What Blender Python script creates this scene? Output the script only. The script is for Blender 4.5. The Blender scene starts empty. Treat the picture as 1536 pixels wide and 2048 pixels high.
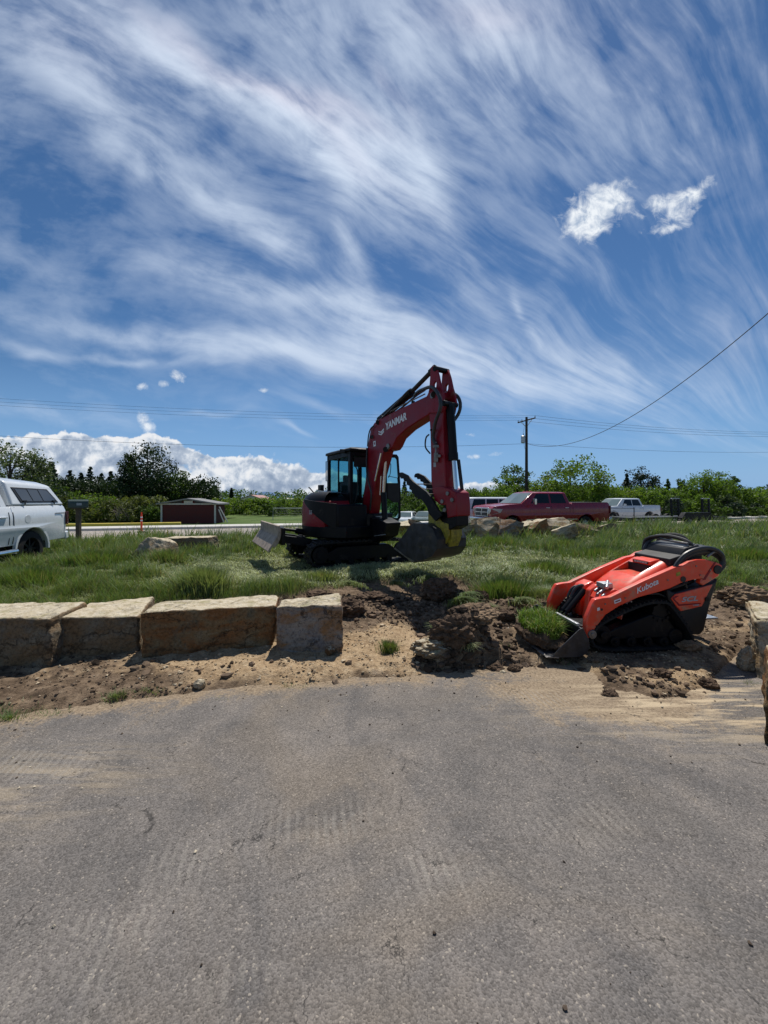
import bpy, bmesh, math, random
import numpy as np
from mathutils import Vector, Matrix, noise as mnoise
R = math.radians
sc = bpy.context.scene
col = sc.collection
CAMZ = 1.6
F = 768.0          # focal length in photo pixels
HY = 998.0         # horizon row in photo pixels

# ---------------------------------------------------------------- camera
cd = bpy.data.cameras.new('camera'); cam = bpy.data.objects.new('camera', cd); col.objects.link(cam)
cam.location = (0, 0, CAMZ); cam.rotation_euler = (R(90), 0, 0)
cd.sensor_fit = 'HORIZONTAL'; cd.sensor_width = 36; cd.lens = 18.0
cd.shift_y = -(1024 - HY) / 1536.0
cd.clip_start = 0.05; cd.clip_end = 30000
sc.camera = cam

# ---------------------------------------------------------------- sun, exposure
SUN_EL, SUN_AZ = 63.0, 13.0        # azimuth to the right of the view direction (+Y)
sl = bpy.data.lights.new('sun', 'SUN'); sun = bpy.data.objects.new('sun', sl); col.objects.link(sun)
sl.energy = 4.8; sl.angle = R(0.53); sl.color = (1.0, 0.955, 0.88)
sdir = Vector((math.sin(R(SUN_AZ)) * math.cos(R(SUN_EL)), math.cos(R(SUN_AZ)) * math.cos(R(SUN_EL)), math.sin(R(SUN_EL))))
sun.rotation_euler = sdir.to_track_quat('Z', 'Y').to_euler()
sc.view_settings.view_transform = 'Standard'; sc.view_settings.look = 'None'
sc.view_settings.exposure = EXPOSURE = 0.04; sc.view_settings.gamma = 1.0

# ---------------------------------------------------------------- node helpers
class NT:
    def __init__(s, tree): s.t = tree; s.n = tree.nodes; s.l = tree.links
    def add(s, typ, ins=None, **props):
        nd = s.n.new(typ)
        for k, v in props.items(): setattr(nd, k, v)
        for k, v in (ins or {}).items(): s.set(nd, k, v)
        return nd
    def set(s, nd, k, v):
        sock = nd.inputs[k]
        if hasattr(v, 'is_linked'): s.l.new(v, sock)
        elif hasattr(v, 'outputs'): s.l.new(v.outputs[0], sock)
        else:
            if isinstance(v, (tuple, list)) and sock.type == 'RGBA' and len(v) == 3: v = (*v, 1)
            sock.default_value = v
    def m(s, op, a, b=0.0, c=0.0, clamp=False):
        return s.add('ShaderNodeMath', {0: a, 1: b, 2: c}, operation=op, use_clamp=clamp).outputs[0]
    def vm(s, op, a, b=(0, 0, 0)):
        nd = s.add('ShaderNodeVectorMath', {0: a, 1: b}, operation=op)
        return nd.outputs[1] if op in ('DOT_PRODUCT', 'LENGTH', 'DISTANCE') else nd.outputs[0]
    def mix(s, f, a, b, blend='MIX'):
        nd = s.add('ShaderNodeMix', None, data_type='RGBA', blend_type=blend)
        s.set(nd, 0, f); s.set(nd, 6, a); s.set(nd, 7, b)
        return nd.outputs[2]
    def noise(s, vec, scale, detail=2.0, rough=0.5, dist=0.0, out=0):
        return s.add('ShaderNodeTexNoise', {'Vector': vec, 'Scale': scale, 'Detail': detail, 'Roughness': rough, 'Distortion': dist}).outputs[out]
    def mr(s, v, a, b, c=0.0, d=1.0, smooth=False):
        return s.add('ShaderNodeMapRange', {0: v, 1: a, 2: b, 3: c, 4: d}, interpolation_type='SMOOTHSTEP' if smooth else 'LINEAR').outputs[0]
    def ramp(s, v, stops):
        nd = s.add('ShaderNodeValToRGB', {0: v}); e = nd.color_ramp.elements
        while len(e) > 1: e.remove(e[-1])
        e[0].position, e[0].color = stops[0][0], (*stops[0][1], 1)
        for p, c in stops[1:]:
            x = e.new(p); x.color = (*c, 1)
        return nd.outputs[0]
    def mapping(s, vec, loc=(0, 0, 0), rot=(0, 0, 0), scale=(1, 1, 1), typ='POINT'):
        return s.add('ShaderNodeMapping', {'Vector': vec, 'Location': loc, 'Rotation': rot, 'Scale': scale}, vector_type=typ).outputs[0]

# ---------------------------------------------------------------- world: sky with cirrus and cumulus
world = bpy.data.worlds.new("World"); sc.world = world; world.use_nodes = True
wt = NT(world.node_tree); wt.n.clear()
sky = wt.add('ShaderNodeTexSky', sky_type='NISHITA', sun_disc=False, sun_elevation=R(SUN_EL), sun_rotation=R(SUN_AZ),
             altitude=1500, air_density=1.0, dust_density=0.3, ozone_density=2.5)
gen = wt.add('ShaderNodeTexCoord').outputs['Generated']
sep = wt.add('ShaderNodeSeparateXYZ', {0: gen})
yy = wt.m('MAXIMUM', sep.outputs[1], 0.04)
u = wt.m('DIVIDE', sep.outputs[0], yy); v = wt.m('DIVIDE', sep.outputs[2], yy)
uv = wt.add('ShaderNodeCombineXYZ', {0: u, 1: v}).outputs[0]
# gentle warp so that no cloud mass has a clean outline
wn = wt.noise(uv, 2.2, 3, 0.55, 0, 1)
warp = wt.vm('MULTIPLY', wt.vm('SUBTRACT', wn, (0.5, 0.5, 0.5)), (0.22, 0.22, 0))
uvw = wt.vm('ADD', uv, warp)
def blob(vec, px, py, ang, ln, wd, s):
    mp = wt.mapping(vec, ((px - 768) / F, (HY - py) / F, 0), (0, 0, R(-ang)), (ln / F, wd / F, 1), 'TEXTURE')
    d2 = wt.vm('DOT_PRODUCT', mp, mp)
    return wt.m('MULTIPLY', wt.m('POWER', 0.3679, d2), s)
def blobs(vec, lst):
    acc = None
    for b in lst:
        g = blob(vec, *b); acc = g if acc is None else wt.m('ADD', acc, g)
    return acc
CIRRUS = [
 (330, 90, 34, 190, 45, .60), (480, 185, 36, 190, 42, .85), (640, 275, 34, 150, 50, 1.25), (760, 330, 45, 110, 70, .85), (560, 225, 36, 120, 18, .8),
 (620, 60, 50, 200, 70, .45), (800, 90, 60, 160, 60, .35), (975, 40, 78, 150, 65, .80), (900, 190, 62, 120, 40, .35),
 (110, 60, 42, 220, 80, .38), (130, 170, 40, 150, 30, .35), (310, 280, 38, 320, 80, .28), (540, 470, 24, 90, 28, .65),
 (400, 400, 30, 260, 26, .40), (820, 300, 66, 130, 45, .50), (700, 500, 72, 90, 26, .60), (860, 380, 70, 120, 25, .40),
 (500, 590, 12, 230, 34, .62), (740, 650, 18, 180, 55, .65), (330, 685, 9, 360, 20, .55), (640, 715, 6, 240, 30, .62),
 (900, 730, 12, 200, 45, .55), (1130, 770, 16, 260, 42, .62), (1120, 700, 28, 160, 30, .38), (1330, 790, 12, 260, 60, .50),
 (1000, 590, 40, 170, 60, .25), (1250, 180, 40, 380, 170, .34), (1480, 640, 20, 200, 120, .36), (1150, 560, 35, 120, 30, .22),
 (1040, 625, 72, 34, 7, .55), (1075, 680, 52, 50, 8, .40), (100, 830, 4, 190, 22, .42), (60, 700, 12, 90, 12, .35), (280, 718, 4, 130, 7, .45),
 (430, 813, 3, 60, 5, .35), (605, 862, 22, 34, 5, .55), (680, 820, 8, 120, 12, .35), (1450, 890, 2, 160, 20, .35), (830, 20, 60, 60, 60, .3),
 (560, 690, 5, 300, 60, .18), (1400, 420, 60, 160, 70, .15), (60, 560, 20, 200, 40, .12)]
mask = blobs(uvw, CIRRUS)
# fibres: coordinates around a vanishing point on the right, streaks along constant angle
VPu, VPv = 1.25, -0.05
uvf = wt.vm('ADD', uv, wt.vm('MULTIPLY', wt.vm('SUBTRACT', wt.noise(uv, 1.5, 2, 0.5, 0, 1), (0.5, 0.5, 0.5)), (0.30, 0.30, 0)))
du = wt.m('SUBTRACT', VPu, wt.add('ShaderNodeSeparateXYZ', {0: uvf}).outputs[0])
dv = wt.m('SUBTRACT', wt.add('ShaderNodeSeparateXYZ', {0: uvf}).outputs[1], VPv)
ang = wt.m('ARCTAN2', dv, du)
rho = wt.m('SQRT', wt.m('ADD', wt.m('MULTIPLY', du, du), wt.m('MULTIPLY', dv, dv)))
fa = wt.add('ShaderNodeCombineXYZ', {0: wt.m('MULTIPLY', ang, 9.0), 1: wt.m('MULTIPLY', rho, 2.2), 2: 0.0}).outputs[0]
f1 = wt.noise(fa, 1.3, 6, 0.52, 0.2)
fb = wt.add('ShaderNodeCombineXYZ', {0: wt.m('MULTIPLY', ang, 34.0), 1: wt.m('MULTIPLY', rho, 5.0), 2: 3.0}).outputs[0]
f2 = wt.noise(fb, 1.4, 6, 0.58, 0.15)
f3 = wt.noise(uvw, 7.0, 7, 0.6, 0.25)
fib = wt.m('ADD', wt.m('ADD', wt.m('MULTIPLY', f1, 0.95), wt.m('MULTIPLY', f2, wt.mr(u, 0.2, 0.95, 0.72, 0.30))), wt.m('MULTIPLY', f3, 0.42))   # mean ~ .95
dens = wt.m('ADD', wt.m('MULTIPLY', mask, wt.mr(fib, 0.70, 1.28, 0.10, 1.42)), wt.m('MULTIPLY', wt.mr(fib, 0.92, 1.35, 0.0, 1.0), 0.24))
dens = wt.m('ADD', dens, wt.m('MULTIPLY', wt.mr(v, 0.35, 1.1), wt.mr(fib, .72, 1.2, .0, .24)))
dens = wt.m('MULTIPLY', dens, wt.mr(v, 0.02, 0.34, 0.35, 1.0))
cir = wt.m('MULTIPLY', wt.m('SUBTRACT', 1.0, wt.m('POWER', 0.46, wt.m('MAXIMUM', wt.m('SUBTRACT', dens, 0.05), 0.0))), 1.22, clamp=True)
# cumulus: bank low on the left, small puffs elsewhere
CUM = [(-20, 915, 0, 130, 50, 1.1), (40, 930, 0, 120, 50, 1.0), (110, 890, 0, 70, 24, .95), (190, 890, 0, 95, 26, 1.2), (150, 935, 0, 140, 40, 1.0), (300, 900, 10, 60, 26, 1.0), (360, 905, 25, 90, 24, 1.0), (400, 935, 0, 120, 34, 1.2),
       (510, 935, 0, 80, 26, .95), (600, 960, 0, 110, 22, 1.0), (470, 965, 0, 160, 26, 1.1), (720, 965, 0, 120, 18, .9), (955, 970, 0, 110, 14, .75), (1120, 975, 0, 140, 14, .7), (250, 980, 0, 400, 22, .8)]
PUF = [(1190, 415, -35, 62, 40, 1.15), (1170, 455, 0, 45, 26, 1.0), (1230, 400, 0, 36, 30, .8), (1320, 405, -25, 46, 20, .95), (1385, 390, -35, 52, 18, .95), (1335, 458, -10, 44, 10, .9), (1360, 430, -20, 46, 14, .7),
       (355, 752, 20, 20, 11, 1.0), (330, 768, 0, 13, 8, .8), (283, 773, 0, 12, 10, .75), (292, 845, 50, 24, 13, 1.0), (528, 781, 0, 14, 5, .7),
       (937, 870, 0, 16, 5, .6), (992, 907, 0, 16, 6, .8), (938, 914, 0, 7, 5, .8), (952, 914, 0, 8, 5, .8)]
cn = wt.noise(uv, 15.0, 8, 0.6, 0.15); cnu = wt.noise(wt.vm('ADD', uv, (-0.006, 0.018, 0)), 15.0, 8, 0.6, 0.15)
big = wt.noise(uv, 6.0, 4, 0.5, 0.1); bigu = wt.noise(wt.vm('ADD', uv, (-0.01, 0.035, 0)), 6.0, 4, 0.5, 0.1)
pn = wt.noise(uv, 26.0, 8, 0.62, 0.5)
cb = wt.m('MINIMUM', blobs(wt.vm('ADD', uv, (0, 0.010, 0)), CUM), 0.98)
cden = wt.m('ADD', cb, wt.m('ADD', wt.mr(cn, 0.25, 0.75, -0.60, 0.50), wt.mr(big, 0.3, 0.68, -0.52, 0.35)))
ccov = wt.m('MULTIPLY', wt.mr(cden, 0.42, 0.66, 0.0, 1.0, True), wt.mr(cb, 0.12, 0.3))
shade = wt.m('ADD', wt.m('MULTIPLY', wt.m('SUBTRACT', cn, cnu), 4.0), wt.m('MULTIPLY', wt.m('SUBTRACT', big, bigu), 3.4))
edge = wt.mr(cden, 0.5, 1.35, 0.38, -0.42)
cshade = wt.m('ADD', wt.m('ADD', shade, edge), 0.50, clamp=True)
pb = blobs(uv, PUF)
pden = wt.m('ADD', pb, wt.mr(pn, 0.2, 0.8, -0.62, 0.62))
pcov = wt.m('MULTIPLY', wt.mr(pden, 0.34, 1.25, 0.0, 0.97, False), wt.mr(pb, 0.06, 0.28))
pnu = wt.noise(wt.vm('ADD', uv, (-0.006, 0.012, 0)), 26.0, 8, 0.62, 0.5)
psh = wt.m('ADD', wt.m('MULTIPLY', wt.m('SUBTRACT', pn, pnu), 3.0), 0.68, clamp=True)
# colours (scene linear radiance before the Background strength)
SKS = 0.115
def K(r, g, b, s=1.0):      # sRGB 0..255 wanted on screen -> radiance to feed
    def lin(c): c /= 255.0; return c / 12.92 if c <= .04045 else ((c + .055) / 1.055) ** 2.4
    k = s / (SKS * 2 ** EXPOSURE); return (lin(r) * k, lin(g) * k, lin(b) * k)
skc = wt.add('ShaderNodeHueSaturation', {'Hue': 0.5, 'Saturation': 1.20, 'Value': 0.72, 'Color': sky}).outputs[0]
skc = wt.mix(wt.mr(v, 0.36, 0.0, 0.0, 0.9), skc, K(122, 168, 220))
halo = blobs(uvw, [(480, 150, 36, 330, 26, .5), (660, 230, 20, 120, 30, .5), (780, 190, 50, 60, 16, .4), (970, 15, 0, 120, 50, .45), (150, 60, 30, 200, 90, .25), (1500, 500, 90, 300, 120, .35), (1280, 60, 20, 250, 120, .25)])
circol = wt.mix(wt.m('MINIMUM', wt.m('MULTIPLY', halo, 0.6), 0.7), K(212, 226, 245), K(224, 212, 226))
skc = wt.mix(cir, skc, circol)
cumcol = wt.ramp(cshade, [(0.0, (0.30, 0.38, 0.52)), (0.45, (0.50, 0.58, 0.70)), (0.75, (0.80, 0.85, 0.92)), (1.0, (0.97, 0.98, 1.0))])
kk = K(255, 255, 255, 0.90)
cumcol = wt.mix(1.0, cumcol, kk, 'MULTIPLY')
skc = wt.mix(wt.m('MULTIPLY', ccov, 0.96), skc, cumcol)
skc = wt.mix(pcov, skc, wt.mix(psh, K(168, 186, 210), K(243, 248, 253)))
bg = wt.add('ShaderNodeBackground', {'Color': skc, 'Strength': SKS})
wt.l.new(bg.outputs[0], wt.add('ShaderNodeOutputWorld').inputs[0])
world.cycles.sampling_method = 'MANUAL'; world.cycles.sample_map_resolution = 512

# ---------------------------------------------------------------- geometry helpers
def W(px, py, Y):
    return Vector(((px - 768) / F * Y, Y, CAMZ - (py - HY) / F * Y))
def G(px, py, z=0.0):
    return W(px, py, (CAMZ - z) * F / (py - HY))
def on_plane(px, py, P0, n):
    d = Vector(((px - 768) / F, 1, (HY - py) / F)); o = Vector((0, 0, CAMZ))
    return o + d * ((P0 - o).dot(n) / d.dot(n))
ORG = {}
def tag(o, label=None, cat=None, group=None, kind=None):
    if label: o['label'] = label
    if cat: o['category'] = cat
    if group: o['group'] = group
    if kind: o['kind'] = kind
    return o
def thing(name, label, cat, loc, group=None, world_coords=True, rz=0.0):
    o = bpy.data.objects.new(name, None); col.objects.link(o); o.location = loc; o.empty_display_size = .2
    o.rotation_euler = (0, 0, rz)
    ORG[o.name] = Vector(loc) if world_coords else Vector((0, 0, 0))
    return tag(o, label, cat, group)
class MB:
    def __init__(s): s.v = []; s.f = []
    def add(s, vs, fs):
        b = len(s.v); s.v += [tuple(p) for p in vs]; s.f += [tuple(i + b for i in f) for f in fs]; return s
    def box(s, c, size, M=None):
        c = Vector(c); h = Vector(size) / 2
        vs = [Vector((sx * h.x, sy * h.y, sz * h.z)) for sx in (-1, 1) for sy in (-1, 1) for sz in (-1, 1)]
        if M is not None: vs = [M @ p for p in vs]
        return s.add([p + c for p in vs], [(0, 1, 3, 2), (4, 6, 7, 5), (0, 4, 5, 1), (2, 3, 7, 6), (0, 2, 6, 4), (1, 5, 7, 3)])
    def prism(s, poly, vec):
        n = len(poly); vec = Vector(vec); a = [Vector(p) for p in poly]
        return s.add(a + [p + vec for p in a], [tuple(range(n))] + [tuple(range(2 * n - 1, n - 1, -1))] + [(i, i + n, (i + 1) % n + n, (i + 1) % n) for i in range(n)])
    def loft(s, rings, caps=True, closed=True):
        n = len(rings[0]); vs = [p for r in rings for p in r]; fs = []
        for k in range(len(rings) - 1):
            for i in range(n if closed else n - 1):
                j = (i + 1) % n
                fs.append((k * n + i, k * n + j, (k + 1) * n + j, (k + 1) * n + i))
        if caps: fs += [tuple(range(n - 1, -1, -1)), tuple(range((len(rings) - 1) * n, len(rings) * n))]
        return s.add(vs, fs)
    def tube(s, pts, r, seg=8):
        pts = [Vector(p) for p in pts]; rings = []
        rr = r if isinstance(r, (list, tuple)) else [r] * len(pts)
        up = Vector((0.13, 0.21, 1)).normalized()
        for i, p in enumerate(pts):
            t = (pts[min(i + 1, len(pts) - 1)] - pts[max(i - 1, 0)]).normalized()
            a = t.cross(up)
            if a.length < .1: a = t.cross(Vector((1, 0, 0)))
            a.normalize(); b = t.cross(a)
            rings.append([p + (a * math.cos(2 * math.pi * k / seg) + b * math.sin(2 * math.pi * k / seg)) * rr[i] for k in range(seg)])
        return s.loft(rings)
    def cyl(s, p0, p1, r0, r1=None, seg=16): return s.tube([p0, p1], [r0, r0 if r1 is None else r1], seg)
    def disc(s, c, axis, r, th, seg=20):
        c = Vector(c); a = Vector(axis).normalized() * th / 2; return s.tube([c - a, c + a], r, seg)
    def build(s, name, mat, parent=None, bevel=0.0, smooth=None, seg=2):
        me = bpy.data.meshes.new(name)
        v = s.v
        if parent is not None:
            o = ORG[parent.name]; v = [(p[0] - o.x, p[1] - o.y, p[2] - o.z) for p in s.v]
        me.from_pydata(v, [], s.f); me.materials.append(mat)
        bm = bmesh.new(); bm.from_mesh(me); bmesh.ops.recalc_face_normals(bm, faces=bm.faces)
        sm = 35 if smooth is None else smooth
        if sm > 0:
            for f in bm.faces: f.smooth = True
            for e in bm.edges:
                if len(e.link_faces) == 2: e.smooth = e.calc_face_angle(0) < R(sm)
        bm.to_mesh(me); bm.free()
        ob = bpy.data.objects.new(name, me); col.objects.link(ob)
        if parent is not None: ob.parent = parent; ORG[ob.name] = ORG[parent.name]
        if bevel > 0:
            md = ob.modifiers.new('bevel', 'BEVEL'); md.width = bevel; md.segments = seg; md.limit_method = 'ANGLE'; md.angle_limit = R(32)
        return ob
def smoothpath(pts, n=8):
    pts = [Vector(p) for p in pts]; out = []
    P = [pts[0] * 2 - pts[1]] + pts + [pts[-1] * 2 - pts[-2]]
    for i in range(1, len(P) - 2):
        for k in range(n):
            t = k / n
            out.append(0.5 * ((2 * P[i]) + (-P[i - 1] + P[i + 1]) * t + (2 * P[i - 1] - 5 * P[i] + 4 * P[i + 1] - P[i + 2]) * t * t + (-P[i - 1] + 3 * P[i] - 3 * P[i + 1] + P[i + 2]) * t ** 3))
    return out + [pts[-1]]
def copy_tree(o, parent=None):
    c = o.copy(); col.objects.link(c); c.parent = parent
    for ch in list(o.children): copy_tree(ch, c)
    return c
def text_part(name, txt, mat, parent, origin, xdir, ydir, height, extr=0.003, bold=0.0, shear=0.0, width=None):
    cu = bpy.data.curves.new('t', 'FONT'); cu.body = txt; cu.size = 1; cu.extrude = 0.0; cu.offset = bold; cu.shear = shear
    o = bpy.data.objects.new('t', cu); col.objects.link(o)
    dg = bpy.context.evaluated_depsgraph_get(); me = bpy.data.meshes.new_from_object(o.evaluated_get(dg))
    col.objects.unlink(o); bpy.data.objects.remove(o)
    xs = [q.co.x for q in me.vertices]; ys = [q.co.y for q in me.vertices]
    x0, x1, y0, y1 = min(xs), max(xs), min(ys), max(ys)
    sy = height / (y1 - y0); sx = sy if width is None else width / (x1 - x0)
    xd, yd = Vector(xdir).normalized(), Vector(ydir).normalized(); org = ORG[parent.name]
    for q in me.vertices:
        q.co = Vector(origin) + xd * (q.co.x - x0) * sx + yd * (q.co.y - y0) * sy - org
    me.materials.append(mat); ob = bpy.data.objects.new(name, me); col.objects.link(ob); ob.parent = parent; ORG[ob.name] = org
    return ob
def np_mesh(name, V, Fq, mat, attrs=None, smooth=False):
    me = bpy.data.meshes.new(name); V = np.asarray(V, np.float32); Fq = np.asarray(Fq, np.int32); k = Fq.shape[1]
    me.vertices.add(len(V)); me.vertices.foreach_set('co', V.ravel())
    me.loops.add(Fq.size); me.loops.foreach_set('vertex_index', Fq.ravel())
    me.polygons.add(len(Fq)); me.polygons.foreach_set('loop_start', np.arange(0, Fq.size, k, dtype=np.int32))
    me.polygons.foreach_set('use_smooth', np.full(len(Fq), smooth))
    me.update(calc_edges=True)
    for an, arr in (attrs or {}).items():
        arr = np.asarray(arr, np.float32)
        if arr.ndim == 1:
            a = me.attributes.new(an, 'FLOAT', 'POINT'); a.data.foreach_set('value', arr)
        else:
            a = me.attributes.new(an, 'FLOAT_COLOR', 'POINT'); a.data.foreach_set('color', np.hstack([arr, np.ones((len(arr), 1), np.float32)]).ravel())
    me.materials.append(mat); ob = bpy.data.objects.new(name, me); col.objects.link(ob)
    return ob

# ---------------------------------------------------------------- numpy noise
_T = np.random.RandomState(5).rand(256, 256).astype(np.float32)
def vn(x, y, s=0):
    x = np.asarray(x, float) + s * 17.3; y = np.asarray(y, float) + s * 9.7
    ix = np.floor(x).astype(int); iy = np.floor(y).astype(int); fx = x - ix; fy = y - iy
    fx = fx * fx * (3 - 2 * fx); fy = fy * fy * (3 - 2 * fy)
    a = _T[ix & 255, iy & 255]; b = _T[(ix + 1) & 255, iy & 255]; c = _T[ix & 255, (iy + 1) & 255]; d = _T[(ix + 1) & 255, (iy + 1) & 255]
    return (a * (1 - fx) + b * fx) * (1 - fy) + (c * (1 - fx) + d * fx) * fy
def fbm(x, y, oct=4, s=0, g=0.5):
    r = 0; a = 1; t = 0
    for k in range(oct):
        r = r + a * (vn(x * 2 ** k, y * 2 ** k, s + k) - .5); t += a; a *= g
    return r / t * 2          # about -1..1
def sst(t): t = np.clip(t, 0, 1); return t * t * (3 - 2 * t)

# ---------------------------------------------------------------- the lie of the land
C15, S15 = math.cos(R(15)), math.sin(R(15))
_bx = np.array([-2500, -300, 0, 100, 300, 500, 700, 800, 900, 1000, 1150, 1215, 1330, 1415, 1470, 1800, 4000.])
_by = np.array([1520, 1475, 1446, 1428, 1402, 1380, 1363, 1356, 1342, 1333, 1334, 1382, 1396, 1380, 1318, 1312, 1340.])
def Yb(x, y): return np.interp(x / np.maximum(y, .5), (_bx - 768) / F, CAMZ * F / (_by - HY))
_lx = np.array([-2500, 0, 100, 300, 560, 640, 700, 800, 900, 980, 1100, 1200, 1400, 1536, 3000.])
_ly = np.array([1240, 1240, 1236, 1212, 1192, 1172, 1158, 1160, 1150, 1180, 1186, 1165, 1176, 1170, 1160.])
def Yl(x, y): return np.interp(x / np.maximum(y, .5), (_lx - 768) / F, (CAMZ - .17) * F / (_ly - HY))
MOUNDS = [(0.92, 5.85, .30, .22, .10), (0.74, 3.92, .26, .20, .30), (0.97, 3.85, .20, .18, .13), (0.62, 3.62, .14, .10, .10), (1.25, 4.9, .3, .2, .10), (-0.25, 5.3, .3, .25, .10),
          (0.55, 4.75, .30, .28, -.20), (0.2, 5.3, .25, .2, -.08), (1.6, 5.3, .35, .25, .10), (4.6, 5.6, .5, .35, .10), (1.9, 4.55, .15, .15, .10), (2.9, 5.2, .4, .3, .08), (1.42, 3.75, .12, .08, .05), (1.55, 4.35, .25, .2, .05)]
def height(x, y, fine=True):
    x = np.asarray(x, float); y = np.asarray(y, float)
    q = C15 * y - S15 * x
    t = y - Yb(x, y)
    edge = t + .10 * fbm(x * 2.2, y * 2.2, 3, 3)
    zd = -.035 + .075 * sst((edge + .10) / .35) + .03 * sst((t - .4) / 1.0)
    lawn = sst((y - Yl(x, y) + .12 + .12 * fbm(x * 3, y * 3, 2, 9)) / .30)
    zl = .165 + .05 * fbm(x * .7, y * .7, 3, 21)
    dirt = sst((edge + .02) / .12)
    lum = 0
    if fine:
        lum = .050 * np.abs(fbm(x * 3.1, y * 3.1, 4, 5, .6)) + .022 * fbm(x * 11, y * 11, 3, 7, .65)
    m = 0
    for (mx, my, rx, ry, h) in MOUNDS:
        g = np.exp(-((x - mx) / rx) ** 2 - ((y - my) / ry) ** 2)
        m = m + h * g * (1 + .9 * fbm(x * 6, y * 6, 3, 11))
    z = zd + dirt * (lum * (1 - .6 * lawn) + m) + lawn * (zl - zd)
    road = sst((q - 13.2) / 2.2)
    zr = -.26 * sst((q - 14) / 14.0) - .02
    z = z * (1 - road) + zr * road - .80 * np.exp(-((x - 3.2) / 6.0) ** 2 - ((y - 37.5) / 3.4) ** 2)
    return z
def hz(x, y): return float(height(np.array([x]), np.array([y]))[0])

# ---------------------------------------------------------------- materials
def mat(name, color=(.5, .5, .5), rough=.6, metal=0.0, coat=0.0, spec=.5, nz=None, bump=None, trans=0):
    m = bpy.data.materials.new(name); m.use_nodes = True; t = NT(m.node_tree); t.n.clear()
    b = t.add('ShaderNodeBsdfPrincipled', {'Base Color': color, 'Roughness': rough, 'Metallic': metal, 'Coat Weight': coat, 'Specular IOR Level': spec, 'Coat Roughness': .08})
    oc = t.add('ShaderNodeTexCoord').outputs['Object']
    if nz:   # (scale, darker factor, lighter factor[, dirt colour, amount])
        n = t.noise(oc, nz[0], 5, .6); f = t.mr(n, .3, .7, nz[1], nz[2])
        c = t.mix(1.0, color, t.add('ShaderNodeCombineXYZ', {0: f, 1: f, 2: f}).outputs[0], 'MULTIPLY')
        if len(nz) > 3:
            d = t.mr(t.noise(oc, nz[0] * .6, 6, .7, .5), .62 - nz[4] * .3, .80 - nz[4] * .2)
            c = t.mix(d, c, nz[3])
        t.set(b, 'Base Color', c); t.set(b, 'Roughness', t.mr(n, .3, .7, max(0, rough - .08), min(1, rough + .12)))
    if bump:
        t.set(b, 'Normal', t.add('ShaderNodeBump', {'Strength': bump[1], 'Distance': bump[2], 'Height': t.noise(oc, bump[0], 6, .65)}))
    t.l.new(b.outputs[0], t.add('ShaderNodeOutputMaterial').inputs[0])
    return m
def glass_mat(name, tint, rough=.02, opac=.15, dark=(.01, .012, .014)):
    m = bpy.data.materials.new(name); m.use_nodes = True; t = NT(m.node_tree); t.n.clear()
    tr = t.add('ShaderNodeBsdfTransparent', {'Color': tint}); gl = t.add('ShaderNodeBsdfPrincipled', {'Base Color': dark, 'Roughness': rough, 'Specular IOR Level': .6})
    a = t.add('ShaderNodeMixShader', {0: opac, 1: tr, 2: gl})
    t.l.new(a.outputs[0], t.add('ShaderNodeOutputMaterial').inputs[0]); return m
DIRTC = (.17, .125, .08)
M = {}
M['redpaint'] = mat('dark_red_machine_paint', (.215, .003, .012), .42, coat=.12, spec=.3, nz=(4, .85, 1.1, DIRTC, .12))
M['orange'] = mat('orange_red_machine_paint', (.80, .058, .018), .40, coat=.3, nz=(9, .86, 1.06, (.36, .20, .13), .42))
M['blackpaint'] = mat('black_machine_paint', (.0035, .004, .006), .45, spec=.22, nz=(6, .8, 1.2, (.05, .04, .03), .12))
M['blackmatte'] = mat('matte_black_plastic', (.007, .007, .008), .55, nz=(9, .8, 1.3))
M['rubber'] = mat('black_rubber', (.010, .010, .011), .75, spec=.3, nz=(12, .7, 1.4, (.07, .055, .04), .25))
M['hose'] = mat('rubber_hose', (.02, .021, .023), .42)
M['chrome'] = mat('chromed_rod', (.62, .63, .64), .18, metal=1.0)
M['steel'] = mat('worn_steel', (.23, .22, .21), .45, metal=.7, nz=(14, .6, 1.3, (.13, .08, .045), .3))
M['bucketsteel'] = mat('scuffed_dark_steel', (.028, .030, .036), .42, metal=.3, nz=(9, .5, 1.8, (.10, .085, .065), .3))
M['bladesteel'] = mat('muddy_blade_steel', (.34, .27, .21), .65, nz=(8, .7, 1.25, (.08, .06, .045), .4))
M['yellow'] = mat('chipped_yellow_paint', (.36, .31, .03), .5, nz=(22, .6, 1.1, (.03, .03, .025), .42))
M['white'] = mat('white_decal', (.72, .74, .76), .5)
M['greydecal'] = mat('grey_decal', (.33, .35, .38), .45)
M['teal'] = glass_mat('teal_tinted_glass', (.66, .88, .90), .03, .10)
M['autoglass'] = mat('dark_car_glass', (.008, .010, .012), .05, spec=.4)
M['windscreen'] = mat('greenish_windscreen', (.10, .14, .14), .06, spec=.9)
M['whitepaint'] = mat('white_car_paint', (.62, .65, .67), .25, coat=.8, nz=(3, .97, 1.03))
M['crimson'] = mat('deep_red_car_paint', (.25, .004, .016), .25, coat=.4, nz=(3, .95, 1.05))
M['taillight'] = mat('red_lamp_lens', (.09, .004, .006), .15, coat=.5)
M['lens'] = mat('clear_lamp_lens', (.55, .56, .55), .12, metal=.3)
M['trim'] = mat('dark_trim', (.015, .015, .016), .5)
M['wood'] = mat('weathered_wood', (.09, .065, .045), .85, nz=(20, .6, 1.4), bump=(40, .4, .01))
M['polewood'] = mat('creosoted_pole_wood', (.035, .027, .022), .85, nz=(8, .6, 1.4))
M['barnred'] = mat('faded_red_board', (.075, .012, .012), .8, nz=(3, .75, 1.2))
M['roofgrey'] = mat('grey_roofing', (.20, .20, .20), .8, nz=(5, .8, 1.15))
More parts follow.
